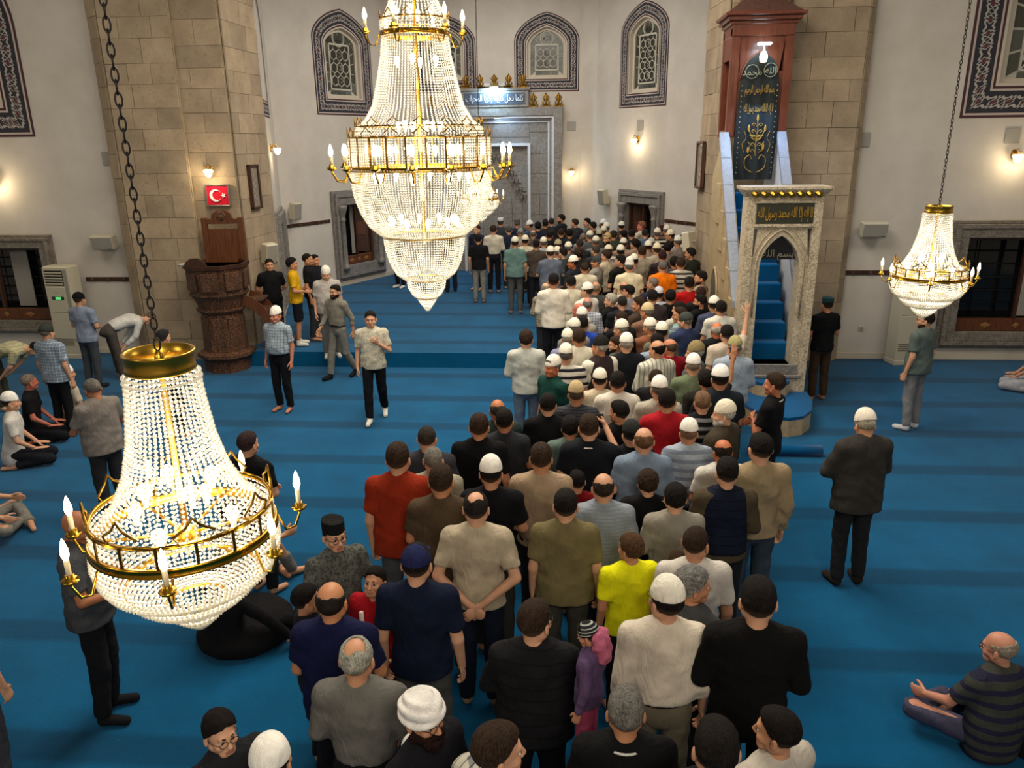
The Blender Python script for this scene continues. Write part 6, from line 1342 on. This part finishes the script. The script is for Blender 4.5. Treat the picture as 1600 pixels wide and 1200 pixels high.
(2.25,13.38,0,1.76,0,'front','shirt:1e1c1e','short:3c2420','man with cropped reddish-brown hair by the pulpit wall',dict()),
(1.08,12.28,0,1.80,50,'front','tee:40342a','short:3a2a1e','man with dark combed hair and brown shirt looking left',dict(yaw=0.5)),
(1.18,11.86,0,1.76,20,'front','tee:7a5a48','buzz:8a857a:kufi:cfb98c','man in tan knit cap and brown top in the centre right',dict(yaw=0.5)),
(2.15,12.89,0,1.72,40,'front','tee:101012','short:1c1613','bearded black-haired man in black tee looking left near the pulpit',dict(yaw=0.5,beard='beard')),
(2.31,12.47,0,1.75,10,'front','tee:434860','short:1c1613:kufi:f0eadc','man in white cap and slate-blue tee beside the pulpit wall',dict()),
(1.72,12.26,0,1.72,30,'front','shirt:bdb8ac','full:1c1613','man with flat black hair behind the aqua striped polo',dict(yaw=0.5)),
(1.65,11.66,0,1.76,60,'front','polo:7ea09e:stripe:666c74','short:3a2a1e','man in aqua and grey striped polo looking left',dict(yaw=0.5)),
(1.67,11.19,0,1.78,30,'front','tee:2c3654','buzz:8a857a:beanie:3c423e','broad man in dark green knit cap and navy tee',dict(yaw=0.5,fat=1)),
(1.15,11.11,0,1.69,20,'front','tee:84543c','buzz:a8a296:kufi:f0e8d4','man in white cap and rust brown top in the middle rows',dict(yaw=0.5)),
(1.28,10.69,0,1.73,10,'front','shirt:65665a','short:1c1613:kufi:f0ead8','man in white cap and olive-grey shirt in the middle rows',dict()),
(0.73,9.85,0,1.77,10,'front','tee:15171e','buzz:b8b2a6:kufi:f2eee4','white-haired man in white cap and black jacket in mid crowd',dict(fat=1)),
(1.18,10.27,0,1.68,0,'front','tee:8a9aaa','full:1c1613','dark-haired man in pale blue just beyond the white shawl',dict()),
(1.09,9.51,0,1.79,20,'front','shirt:c9c6b6:vert:8f8f84','ring:1c1613','man with thinning black hair in white striped loose shirt',dict(yaw=0.5,fat=1)),
(1.29,9.87,0,1.72,20,'front','tee:8c1420','ring:5c4a3c','balding man in dark red shirt right of the white striped shirt',dict(sk='c08062',yaw=0.5)),
(2.34,12.02,0,1.79,10,'front','tee:cfcabc','short:1c1613','dark-haired man in white tee by the pulpit side wall',dict(fat=1)),
(2.07,10.80,0,1.73,0,'front','tee:17181a','ring:c8c0b4','bald man with white ring of hair and black shirt near the pulpit gate',dict(sk='c87a50',fat=1)),
(2.12,10.36,0,1.79,10,'high','tee:c8b8a4','short:1c1613','black-haired man reaching one hand up the marble pulpit wall',dict()),
(2.11,9.76,0,1.76,0,'front','shirt:98a4b2','buzz:8a8a84:kufi:a8a070','man in olive cap and light blue shirt at the pulpit gate',dict(fat=1)),
(-0.22,8.84,0,1.73,130,'down','tee:123a34','short:6e6a64:kufi:f0eadc','man in white cap and dark green shirt looking back to the left',dict(face=True,sk='b8704c')),
(-0.05,9.28,0,1.77,0,'front','polo:cfc9bc:stripe:20222c','buzz:6e6a64:kufi:eee8d8','man in white cap and black and white striped polo',dict()),
(0.37,9.53,0,1.81,30,'front','shirt:dcd6c4','buzz:c8c2b6:kufi:20201f','old man in black cap, brown waistcoat and white sleeves',dict(yaw=0.5,vest='33282a',fat=1)),
(0.61,10.27,0,1.64,60,'front','tee:55685e','short:3a2a1e','brown-haired man in green shirt in profile beside the waistcoat',dict(yaw=0.5,beard='stubble')),
(0.35,8.61,0,1.65,0,'front','shirt:c4b59a','buzz:1c1613:kufi:f0e8d4','man in white cap and beige shirt in front of the brown waistcoat',dict()),
(0.07,7.87,0,1.72,0,'front','tee:3c3e44:fine:24262c','buzz:5a4c3c:kufi:bda57c','man in tan cap and dark grey knitted vest with glasses',dict(glasses=True)),
(0.53,8.20,0,1.76,0,'front','tee:cdc5b8','short:1c1613','man with close-cut black hair and off-white tee behind the phone',dict(fat=1)),
(-0.22,7.49,0,1.73,0,'front','tee:101012','short:1c1613','dark-haired man in black tee left of the tan cap',dict(fat=1)),
(-0.74,7.44,0,1.68,10,'front','tee:2c3a34','ring:4a443c','bald man in dark green shirt at the left edge of mid crowd',dict(sk='b87850')),
(-0.63,7.02,0,1.72,0,'front','tee:2a2c30','short:1c1613','dark-haired man in charcoal tee in front of the bald man in green',dict(fat=1)),
(-0.83,6.63,0,1.81,0,'down','tee:0e0e10','short:3a2a1e','brown-haired man in plain black tee at the left edge of the near crowd',dict(fat=1,lod=0)),
(0.49,7.32,0,1.72,20,'front','tee:131316','short:1c1613','black-haired man half hidden behind the raised phone',dict(yaw=0.5)),
(0.01,7.06,0,1.64,0,'front','tee:5a6c66','full:1c1613','youth with wavy black hair in grey-green tee',dict()),
(0.18,6.63,0,1.82,0,'phone','tee:14171d','short:3a2a1e','broad man in black tee with white neck trim holding up a phone',dict(fat=1,lod=0)),
(0.58,6.89,0,1.65,10,'front','tee:17181a','short:1c1613:kufi:2a2b2a','man in black cap and black tee beside the bald man in blue',dict()),
(1.01,8.66,0,1.66,-30,'front','tee:1c1c1e','buzz:3a2a1e','man with cropped brown hair and black shirt behind the white striped shirt',dict()),
(0.96,7.97,0,1.76,0,'front','tee:a8a293','buzz:6e6a64:kufi:f4f0e6','man in white ribbed cap and grey-beige tee',dict()),
(1.46,8.92,0,1.75,0,'front','polo:687458','buzz:9a8a78:kufi:f6f2ea','man in white cap and olive green polo',dict(fat=1)),
(1.53,9.35,0,1.79,60,'front','shirt:55585a','buzz:8a857a:kufi:8c7c58','old grey-bearded man in olive brown cap looking left',dict(yaw=0.5,beard='beard',hc2='b8b2a6')),
(0.98,7.46,0,1.80,0,'front','tee:a01822','short:1c1613','black-haired man in crimson tee in the near half',dict(fat=1)),
(1.62,8.10,0,1.85,0,'front','tee:1b2029','short:1c1613:kufi:f6f2ea','man in bright white cap and navy tee before the raised hands',dict(fat=1)),
(1.55,8.51,0,1.69,0,'high','tee:26221f','curly:1c1613','curly-haired youth raising both hands with a phone near the pulpit',dict()),
(1.38,7.71,0,1.70,0,'front','polo:16181c:stripe:8a8c8c','short:8a6a50','man with light brown hair and black and grey striped polo',dict()),
(1.49,7.20,0,1.75,50,'front','jacket:3c3428','buzz:b8b2a6:kufi:e6ddc6','old white-bearded man in cream cap and brown jacket',dict(yaw=0.5,beard='beard',hc2='d0cabc',fat=1)),
(1.12,6.87,0,1.68,0,'front','polo:9aa4b0:stripe:747e8c','buzz:8a6a54:kufi:f2eee2','man in white cap and light blue striped polo',dict(fat=1)),
(2.18,8.06,0,1.80,60,'cross','polo:0f0f11','short:3a2a1e','man in black polo with white trim standing sideways at the pulpit steps',dict(yaw=0,pitch=0.0,sk='b8795a',lod=0)),
(0.66,6.42,0,1.78,0,'front','tee:76879a','ring:7a5a40','bald man in light blue shirt in the near crowd',dict(fat=1,lod=0)),
(1.36,6.47,0,1.66,10,'front','polo:c9c5bc','ring:2a201a','bald man with black ring of hair in white polo',dict(sk='b8704c',lod=0)),
(1.59,6.10,0,1.86,10,'down','shirt:9a8768','short:1c1613','dark-haired man in tan shirt and jeans at the right edge of the crowd',dict(bot='33404c',lod=0,build=1.05)),
(1.26,5.76,0,1.78,0,'front','shirt:4a4030','short:1c1613','dark-haired man in navy padded waistcoat over olive-brown sleeves',dict(vest='141a2c',bot='1a1c22',lod=0)),
(-0.23,5.90,0,1.82,0,'front','polo:a08a70','short:3a2a1e','man with cropped brown hair and tan polo',dict(bot='2c2c30',lod=0)),
(0.07,6.22,0,1.44,10,'front','polo:7a1218','short:1c1613','boy with black hair and dark red shirt between the tan polo and the bald man',dict(lod=0)),
(0.27,5.51,0,1.74,0,'front','tee:8a929c:fine:7b848e','ring:3a2c24','bald man in pale grey-blue finely striped shirt',dict(lod=0,fat=1)),
(0.66,5.94,0,1.58,0,'front','tee:101013','curly:3a2a1e','curly-haired youth in black jersey with three white shoulder stripes',dict(lod=0)),
(0.83,5.53,0,1.65,0,'front','shirt:8c867a','full:1c1613','black-haired man in grey-beige sweater, left of the navy waistcoat',dict(lod=0)),
(-0.02,5.13,0,1.77,0,'down','tee:6c6242','short:1c1613','broad black-haired man in olive khaki tee',dict(lod=0,fat=1,bot='3c3a34')),
(0.85,4.66,0,1.75,0,'down','tee:cbc5bb','buzz:3a2a1e','man with short brown hair and white tee in the near crowd',dict(lod=0,bot='24262c',yaw=-0.5)),
(0.44,4.91,0,1.54,15,'down','tee:e4e214','full:5a4028','boy with light brown hair in bright yellow tee',dict(lod=0,bot='16171c',yaw=0.5)),
(0.79,4.24,0,1.68,-50,'front','shirt:47484a','curly:8c8a86','older man with curly grey hair and grey jacket bowing his head to the right',dict(lod=0,yaw=-0.5)),
(0.56,3.87,0,1.82,0,'down','tuckedl:cfc4b2','short:1c1613:kufi:efe9d8','man in white cap, white shirt, belt and khaki trousers near the viewer',dict(lod=0,bot='6a6250',fat=1,glasses=True,belt=True,shoes='6a6454',yaw=0.5)),
(1.04,3.75,0,1.92,-5,'front','shirt:0d0c0c','short:1c1613','man in long black sweater at the right edge of the near crowd',dict(lod=0,bot='0e0e10',yaw=0)),
(-0.18,3.68,0,1.78,0,'hold','shirt:17171a:quilt:0b0b0c','short:3a2a1e','man in black quilted waistcoat with a child on his shoulder',dict(lod=0,fat=1,glasses=True,bot='101014',yaw=-0.5)),
(0.28,3.04,0,1.74,0,'front','shirt:0f0f11','short:7c7872','grey-haired man in black sweater with pale neck trim at the bottom of the picture',dict(lod=0)),
(0.63,2.69,0,1.88,0,'front','tee:141414','short:1c1613','man with close-cut black hair at the bottom edge, right of the grey-haired one',dict(lod=0)),
(0.98,3.04,0,1.66,30,'front','shirt:b8b0a4','short:1c1613','black-haired man in pale speckled collar at the bottom edge',dict(lod=0,yaw=0.5)),
(-0.28,2.68,0,1.82,-40,'front','shirt:b8b4a4:check:3c4458','short:3a2a1e','brown-haired man in pale checked shirt at the bottom edge beside the turban',dict(lod=0,yaw=-0.5)),
(-0.67,2.98,0,1.69,-125,'front','robe:141419','short:1c1613:turban:e4e0da','bearded man in white turban, glasses and black robe at the bottom edge',dict(lod=0,face=True,glasses=True,beard='bigbeard',hcol='2a1510')),
(-1.30,2.67,0,1.70,0,'front','shirt:c8c4bc','buzz:1c1613:kufi:f0ece2','man in white ribbed cap cut off by the bottom edge',dict(lod=0)),
(-1.70,2.99,0,1.52,-130,'down','shirt:202226','full:1c1613','smiling boy with glasses and dark top at the bottom left',dict(lod=0,face=True,glasses=True)),
(-1.09,3.33,0,1.76,0,'front','tuckedl:66645f','receding:b5b2a4','white-haired man in grey long-sleeved shirt near the bottom',dict(lod=0,bot='101013')),
(-1.37,3.81,0,1.78,0,'front','tee:12163a','ring:2a2420','bald man in navy tee left of the white-haired man',dict(lod=0,sk='c08862',fat=1,bot='14141a')),
(-1.68,4.23,0,1.48,-60,'down','tee:201f22','short:1c1613','black-haired boy held by the man in the black brimless cap',dict(lod=0)),
(-1.67,4.83,0,1.62,-140,'reach','tee:3c3e3c:camo:5a5c56','short:1c1613:pillbox:141414','smiling man in black cap, glasses and grey patterned shirt',dict(lod=0,face=True,glasses=True,bot='2a2c30')),
(-1.32,4.52,0,1.43,170,'down','tee:a01420','short:1c1613','boy in red tee with white letters looking up',dict(lod=0,face=True,pitch=0.3)),
(-0.94,4.19,0,1.82,0,'down','polo:10192e','short:1c1613:ball:1c2148','man in navy cap, navy polo and grey trousers',dict(lod=0,bot='4a4a48',shoes='77736a',rcap=180)),
(-0.66,4.97,0,1.82,0,'behind','polo:b1a48c','receding:2a2420','man in beige polo with his hands clasped behind his back',dict(lod=0,bot='1a2030')),
(-0.62,5.64,0,1.79,0,'front','tee:0f1014','short:1c1613:kufi:f0ebe0','man in white cap and black tee behind the beige polo',dict(lod=0,bot='33332f')),
(-0.97,5.33,0,1.86,0,'front','tee:4a3c2c','short:3a2a1e','man in brown tee in the near left of the crowd',dict(lod=0,bot='3a3a38',fat=1)),
(-1.37,5.64,0,1.91,0,'down','tee:8a2a12','short:3a2a1e','man in rust red tee and grey trousers at the near left of the crowd',dict(lod=0,bot='4a4c4e',fat=1)),
(-1.16,6.04,0,1.72,0,'front','shirt:9a9480','buzz:8a867c','grey-haired man in stone grey shirt behind the brown tee',dict(lod=0)),
(-1.29,6.46,0,1.75,0,'front','tee:36363e','buzz:3a322c','man with shaved head and dark grey shirt behind the rust tee',dict(lod=0)),
(0.81,5.14,0,1.28,0,'down','tee:3a3030','short:4a3424','small brown-haired child hidden between the men near the white tee',dict(lod=0)),
(-4.69,11.67,0,1.72,165,'down','tucked:9aa6b0:check:4c5866','buzz:6e6a64:kufi:ece6da','stout man in white cap and pale checked shirt walking towards the viewer',dict(lod=0,face=True,fat=1,bot='121318',sk='b87e66',belt=True)),
(-4.27,13.51,0,1.76,150,'walk','tuckedl:7a756a','short:1c1613','bearded man in grey shirt and grey trousers striding across the carpet',dict(lod=0,face=True,beard='beard',bot='716f68',belt=True,shoes='!16161a')),
(-3.04,11.27,0,1.76,190,'walk2','tee:c5c0ae:camo:aaa490','short:1c1613','young man in cream printed shirt and black trousers with one hand at his chest',dict(lod=0,face=True,bot='0e0f13',shoes='d8d2c4')),
(-6.01,14.96,0.3,1.72,-150,'behind','tee:121214','short:1c1613','young man in black tee leaning by the left stone pillar',dict(face=True)),
(-5.46,14.78,0.3,1.77,-75,'belly','tee:c99a14','full:1c1613','man in mustard yellow tee and black shorts facing right',dict(bot='14151d',leg='shorts',shoes='ddd8cc',face=True)),
(-5.29,15.21,0.3,1.80,-80,'down','polo:101013','buzz:1c1613','man with shaved head and black polo behind the yellow tee',dict(face=True)),
(-5.30,15.65,0.3,1.71,-110,'down','tee:17181c','short:1c1613','young man in black zip top behind the shaved head',dict(face=True)),
(-4.53,13.90,0.3,1.74,200,'down','tee:aaa29a','buzz:6e6a64:kufi:e6e0d2','older man in white cap and pale shirt looking down',dict(face=True,fat=1,bot='77756e',pitch=-0.3,shoes='cfc8b8')),
(-4.79,21.18,0.3,1.74,150,'down','tee:141417','short:1c1613','man in black with white socks, mostly hidden behind the great chandelier',dict(bot='17181c',shoes='dcd8d0')),
(-3.25,20.62,0.3,1.74,20,'down','tee:1b2236','short:1c1613','man in navy hidden behind the great chandelier at the front',dict(bot='171b28',shoes='22262e')),
(-8.63,12.77,0,1.76,-10,'front','tee:7f8a9c','buzz:3a2a1e:beanie:0f0f10','man in black knit cap, light blue tee and jeans beside the air conditioner',dict(bot='3c4046',belt=True,shoes='22242a')),
(-7.68,10.49,0,1.72,-10,'down','tee:708090:check:b0bcc6','buzz:6e6a64:beanie:2e3430','man in dark grey cap and blue plaid shirt standing on the left',dict(bot='14151a',shoes='191a1e',fat=1)),
(-5.30,7.78,0,1.76,60,'hold','polo:77706a','buzz:7a746c','grey-haired man in taupe polo holding a white bundle, behind the near chandelier',dict(bot='2a2a2e',lod=0,yaw=0,pitch=-0.3,fat=1,sk='9a6a4e')),
(-3.50,4.66,0,1.76,-75,'hold','polo:44464a','bald:1c1613','bald man in grey polo beside the near chandelier looking at his hands',dict(lod=0,bot='17181b',sk='a8704e',pitch=-0.3,shoes='17171b',fat=1)),
(-2.95,6.41,0,1.68,-20,'front','tee:101012','short:3a2a2a','person with dark reddish hair and black top behind the near chandelier',dict(lod=0)),
(4.12,12.55,0,1.74,15,'front','tee:101012','buzz:2a2018:pillbox:1f3e42','man in teal cap, black tee and brown trousers facing the right wall',dict(bot='3c2c20',sk='c08a68')),
(5.08,11.22,0,1.80,35,'down','tee:55605c','short:1c1613','man in grey-green tee and grey jeans under the right chandelier',dict(bot='77787a',shoes='c9c9cc',fat=1,glasses=True,yaw=0.5,beard='stubble')),
(2.73,6.87,0,1.80,10,'hold','jacket:35322f','buzz:c9bfa8:kufi:e6dccb','man in white cap and dark grey suit standing alone on the right',dict(lod=0,bot='232325',shoes='!2a241e',yaw=0,pitch=-0.3,fat=1)),
(-5.89,10.46,0,1.66,-20,'front','tee:26262a','short:2a2a2c','dark-haired person by the left pillar, just above the near chandelier cap',dict()),
(-8.46,13.41,0,1.76,-45,'bow','tuckedl:c9c7c0','buzz:6a5a4c','man in white shirt and grey trousers bowing at the waist in prayer',dict(bot='4a4540',belt=True)),
(-9.40,11.54,0,1.72,-80,'bow','tucked:b0aa88:check:7c7858','short:1c1613','man in yellow checked shirt bowing at the far left edge',dict(bot='3a3a30')),
(-7.91,10.15,0,1.76,-65,'kneel','tee:121214','buzz:8a7a6c','man in black kneeling and looking up on the left',dict(bot='121215',sk='b8705a',yaw=0.5,face=True)),
(-7.55,9.27,0,1.74,-60,'kneel','tee:c9c4bc','buzz:2a2420:kufi:ece8de','man in white cap and white tee kneeling at the left edge',dict(bot='17191f',face=True)),
(-7.66,10.65,0,1.72,-30,'kneel','tucked:b8ac98','buzz:5a4a3c:kufi:ece8de','seated man in white cap and tan shirt beside the man with the bundle',dict(bot='8a7f6c',face=True,yaw=-0.5)),
(-3.27,6.49,0,1.76,-50,'sitknee','tee:8c8a86','short:2a2420','man in grey sitting with one arm on his raised knee, behind the near chandelier',dict(bot='6c6a66',lod=0)),
(-2.94,5.58,0,1.70,-30,'prop','robe:121113','short:17120f','seated person in a black robe leaning on one hand',dict(bot='0f0f11',lod=0,fat=1,hoodk=True)),
(3.00,4.74,0,1.76,15,'sit','tee:3c3e38:stripe:24243a','ring:b0a08c','old balding man in dark striped sweater sitting at the right bottom corner',dict(bot='44445a',lod=0,fat=1,sk='c08a72',glasses=True,yaw=0.5)),
(3.35,4.76,0,1.74,0,'sit','tee:101012','short:17120f','person in black seated at the right bottom edge, half out of view',dict(bot='0f0f12',lod=0)),
(-6.62,7.37,0,1.72,-60,'sit','tee:6a6660','short:2a2420','seated person at the left edge with only trousers and a bare foot in view',dict(bot='7a7870',lod=0)),
(7.83,13.13,0,1.74,60,'kneel','tee:5c5c60','short:2a2420','kneeling person in pale grey trousers at the right edge',dict(bot='9a9ca2')),
(-3.88,3.88,0,1.70,0,'down','tee:cbc6bc','full:8a7048','person in white short sleeves at the bottom left corner',dict(bot='3a3a40',lod=0)),
]
FOLK = {}
for _x, _y, _z, _H, _r, _pose, _top, _hd, _lb, _o in PEOPLE:
    _o = dict(_o); t_ = _top.split(':'); h_ = _hd.split(':'); lod_ = _o.pop('lod', 1); bot_ = _o.pop('bot', None); rc_ = _o.pop('rcap', 0); hc2 = _o.pop('hc2', None); hk = _o.pop('hoodk', 0); vest_ = _o.pop('vest', None); hcol_ = _o.pop('hcol', h_[1])
    kw = dict(hair=None if h_[0] == 'bald' else h_[0], hcol=hc2 or hcol_)
    if len(h_) > 2: kw.update(cap=h_[2], ccol=h_[3])
    if 'rcap' in kw: pass
    if bot_ is None: bot_ = ('1b1c22', '26262c', '2e2e30', '3a3832', '20242e')[hash_(_lb) % 5]
    if 'sk' not in _o: _o['sk'] = ('c99b7c', 'c0906f', 'b98664', 'cfa283')[hash_(_lb[3:]) % 4]
    g_ = 'people gathered on the blue carpet'
    FOLK[_lb] = person(_x, _y, _z, _H, math.radians(_r), _pose, _lb, fabric(*t_[1:4]) if len(t_) > 2 else fabric(t_[1]), fabric(bot_), style=t_[0], lod=lod_, vest=fabric(vest_, 'quilt', '080a12') if vest_ == '141a2c' else (fabric(vest_) if vest_ else None), group=g_, **kw, **_o)
# ---------------------------------------------------------------- things people hold and small things on the carpet
CHILD = (.12, 3.50); CHZ = .80; BAG = (2.42, 11.35, 0); ROLL = (2.98, 10.12, 0)
def root_M(lb):
    for p in PEOPLE:
        if p[8] == lb: s = p[3]/1.75; return Matrix.Translation(p[:3]) @ Matrix.Rotation(math.radians(p[4]), 4, 'Z') @ Matrix.Diagonal((s, s, s, 1)), p[5], p
def find(txt): return next(p[8] for p in PEOPLE if txt in p[8])
def phone(txt, side, label, col='101014', rx=0., screen=None, off=(.055, 0, -.03)):
    M, pose, p = root_M(find(txt)); H_ = Matrix(hand_matrix(POSES[pose], side, pose).tolist()); o = M @ H_ @ Vector(off)
    r = thing('mobile_phone', label, 'phone', tuple(o)); r.rotation_euler = (rx, 0, math.radians(p[4]))
    m = MB(); m.box((-.037, -.005, -.076), (.037, .005, .076), bev=.004); m.build('phone_body', simple('phone_case', col, .3), r)
    m = MB(); m.box((-.034, -.0065, -.072), (.034, -.005, .072)); m.build('screen', simple('phone_screen', screen or '15171c', .1, emit=1.2 if screen else 0, ecol=screen), r)
phone('holding up a phone', 0, 'black phone held up high by the broad man in black tee'); phone('holding up a blue phone', 0, 'small phone with a bright blue screen held at the left edge of the crowd', '2a62d8', 0, '3f7cff')
phone('raising both hands', 0, 'thin dark violet phone held up in front of the pulpit gate', '2c2a58'); phone('grey polo beside the near', 0, 'dark phone in the hands of the bald man by the near chandelier', '14141a', 1.0)
# white bundle held by the grey-haired man
M, pose, p = root_M(find('white bundle')); c = M @ Vector((0, .30, 1.10))
f = Field((-.16, -.13, -.14), (.16, .13, .12), .012); f.ell((0, 0, 0), (.12, .09, .09), .02); f.ell((.06, .02, .03), (.07, .06, .06), .03); f.ell((-.07, 0, -.02), (.06, .06, .06), .03); f.wrinkle(.004, 2.2); V, Q = f.mesh(1)
r = ob('cloth_bundle', npmesh('cloth_bundle', V, Q), None, fabric('cfcdc8'), loc=tuple(c)); tag(r, 'white cloth bundle in the hands of the grey-haired man in taupe', 'bundle')
# white LA on the red tee, printed letters on the front
def on_front(txt, body, size, z, col, x=0, font=None, y=.155, rot=0):
    lb = find(txt); r = FOLK[lb]; t = text(body, size, simple('print_white', col, .7), 'print_letters', r, Matrix.Translation((x, y, z)) @ Matrix.Rotation(math.pi, 4, 'Z') @ RX @ Matrix.Rotation(rot, 4, 'Z'), .012, bold=.006)
on_front('red tee with white letters', 'L', .17, 1.34, 'dcd6cc', .06, y=.118); on_front('red tee with white letters', 'A', .17, 1.22, 'dcd6cc', -.03, y=.118)
# white trims and shoulder stripes as thin cloth parts
def trim(txt, pts, rad=.006, col='d8d4cc', nm='piping'):
    m = MB(); m.tube(pts, rad, 5); m.build(nm, fabric(col), FOLK[find(txt)])
def neck_trim(txt, col='d8d4cc', R=.084, z=1.466, rad=.007):
    trim(txt, [(R*math.sin(a), -.035-R*.95*math.cos(a), z-.012+.018*math.cos(a)) for a in [(-2.0+4.0*i/12) for i in range(13)]], rad, col, 'collar_trim')
for t_ in ('white neck trim holding', 'pale neck trim', 'black polo with white trim', 'black shirt with white collar'): neck_trim(t_)
neck_trim('man in white turban', 'dcd8d0', .088, 1.45, .022)
for s in (-1, 1):
    for k in range(3): trim('three white shoulder stripes', [(s*(.085+.012*0), -.075+.022*k, 1.475), (s*.14, -.07+.022*k, 1.474-.004), (s*.195, -.06+.022*k, 1.452), (s*.232, -.055+.022*k, 1.405)], .006, 'd8d4cc', 'shoulder_stripe')
# the child on the man's shoulder
lb = find('quilted waistcoat'); M, _, p = root_M(lb); cx_, cy_ = CHILD
ch = person(cx_, cy_, CHZ, .98, math.radians(70), 'down', 'small child in striped beanie and purple top asleep on a man in black', fabric('5a4668'), fabric('b04a6a'), hair='short', hcol='2a2020', cap='beanie',
            ccol=fabric('1d2226', 'fine', 'b8bab4', 1.0), sk='c08a6c', style='shirt', lod=0, pitch=-.3, group='people gathered on the blue carpet', name='child')
f = Field((-.2, -.22, -.26), (.2, .2, .2), .011); f.ell((0, -.08, .02), (.13, .09, .12), .03); f.ell((0, -.13, -.10), (.11, .07, .12), .04); f.ell((0, .02, .02), (.11, .12, .12), .01, sub=True); f.wrinkle(.004, 2); V, Q = f.mesh(1)
o = ob('hood', npmesh('hood', V, Q), ch, fabric('b5607a')); o.matrix_local = Matrix.Translation((0, -.02, 1.56))
# dark bag at the pulpit steps and rolled strip of carpet
f = Field((-.35, -.25, -.02), (.35, .25, .5), .016); f.cap((-.14, 0, .12), (.14, 0, .14), .14, .13, .05); f.ell((0, .02, .26), (.20, .13, .14), .06); f.F = np.maximum(f.F, .004-f.full()[2]); f.wrinkle(.005, 1.6); V, Q = f.mesh(1)
r = thing('backpack', 'dark shapeless bag on the carpet against the round pulpit steps', 'bag', BAG, .4); ob('bag_body', npmesh('bag', V, Q), r, fabric('1c1e1f')); m = MB(); m.tube([(-.16, -.12, .12), (-.18, -.16, .28), (-.08, -.10, .40), (0, 0, .41)], .014, 6); m.build('strap', fabric('141516'), r)
r = thing('carpet_roll', 'rolled edge of dark blue carpet on the floor right of the crowd', 'carpet roll', ROLL); m = MB(); m.lathe([(.01, 0), (.075, .004), (.075, 1.0), (.01, 1.004)], 16, M=Matrix.Translation((-.5, 0, .075)) @ Matrix.Rotation(math.pi/2, 4, 'Y')); m.build('roll', CARP2, r); m = MB(); m.box((-.5, .03, .001), (.5, .24, .014)); m.build('loose_edge', CARP2, r)
# stripe of paint flecks etc. is in the carpet itself
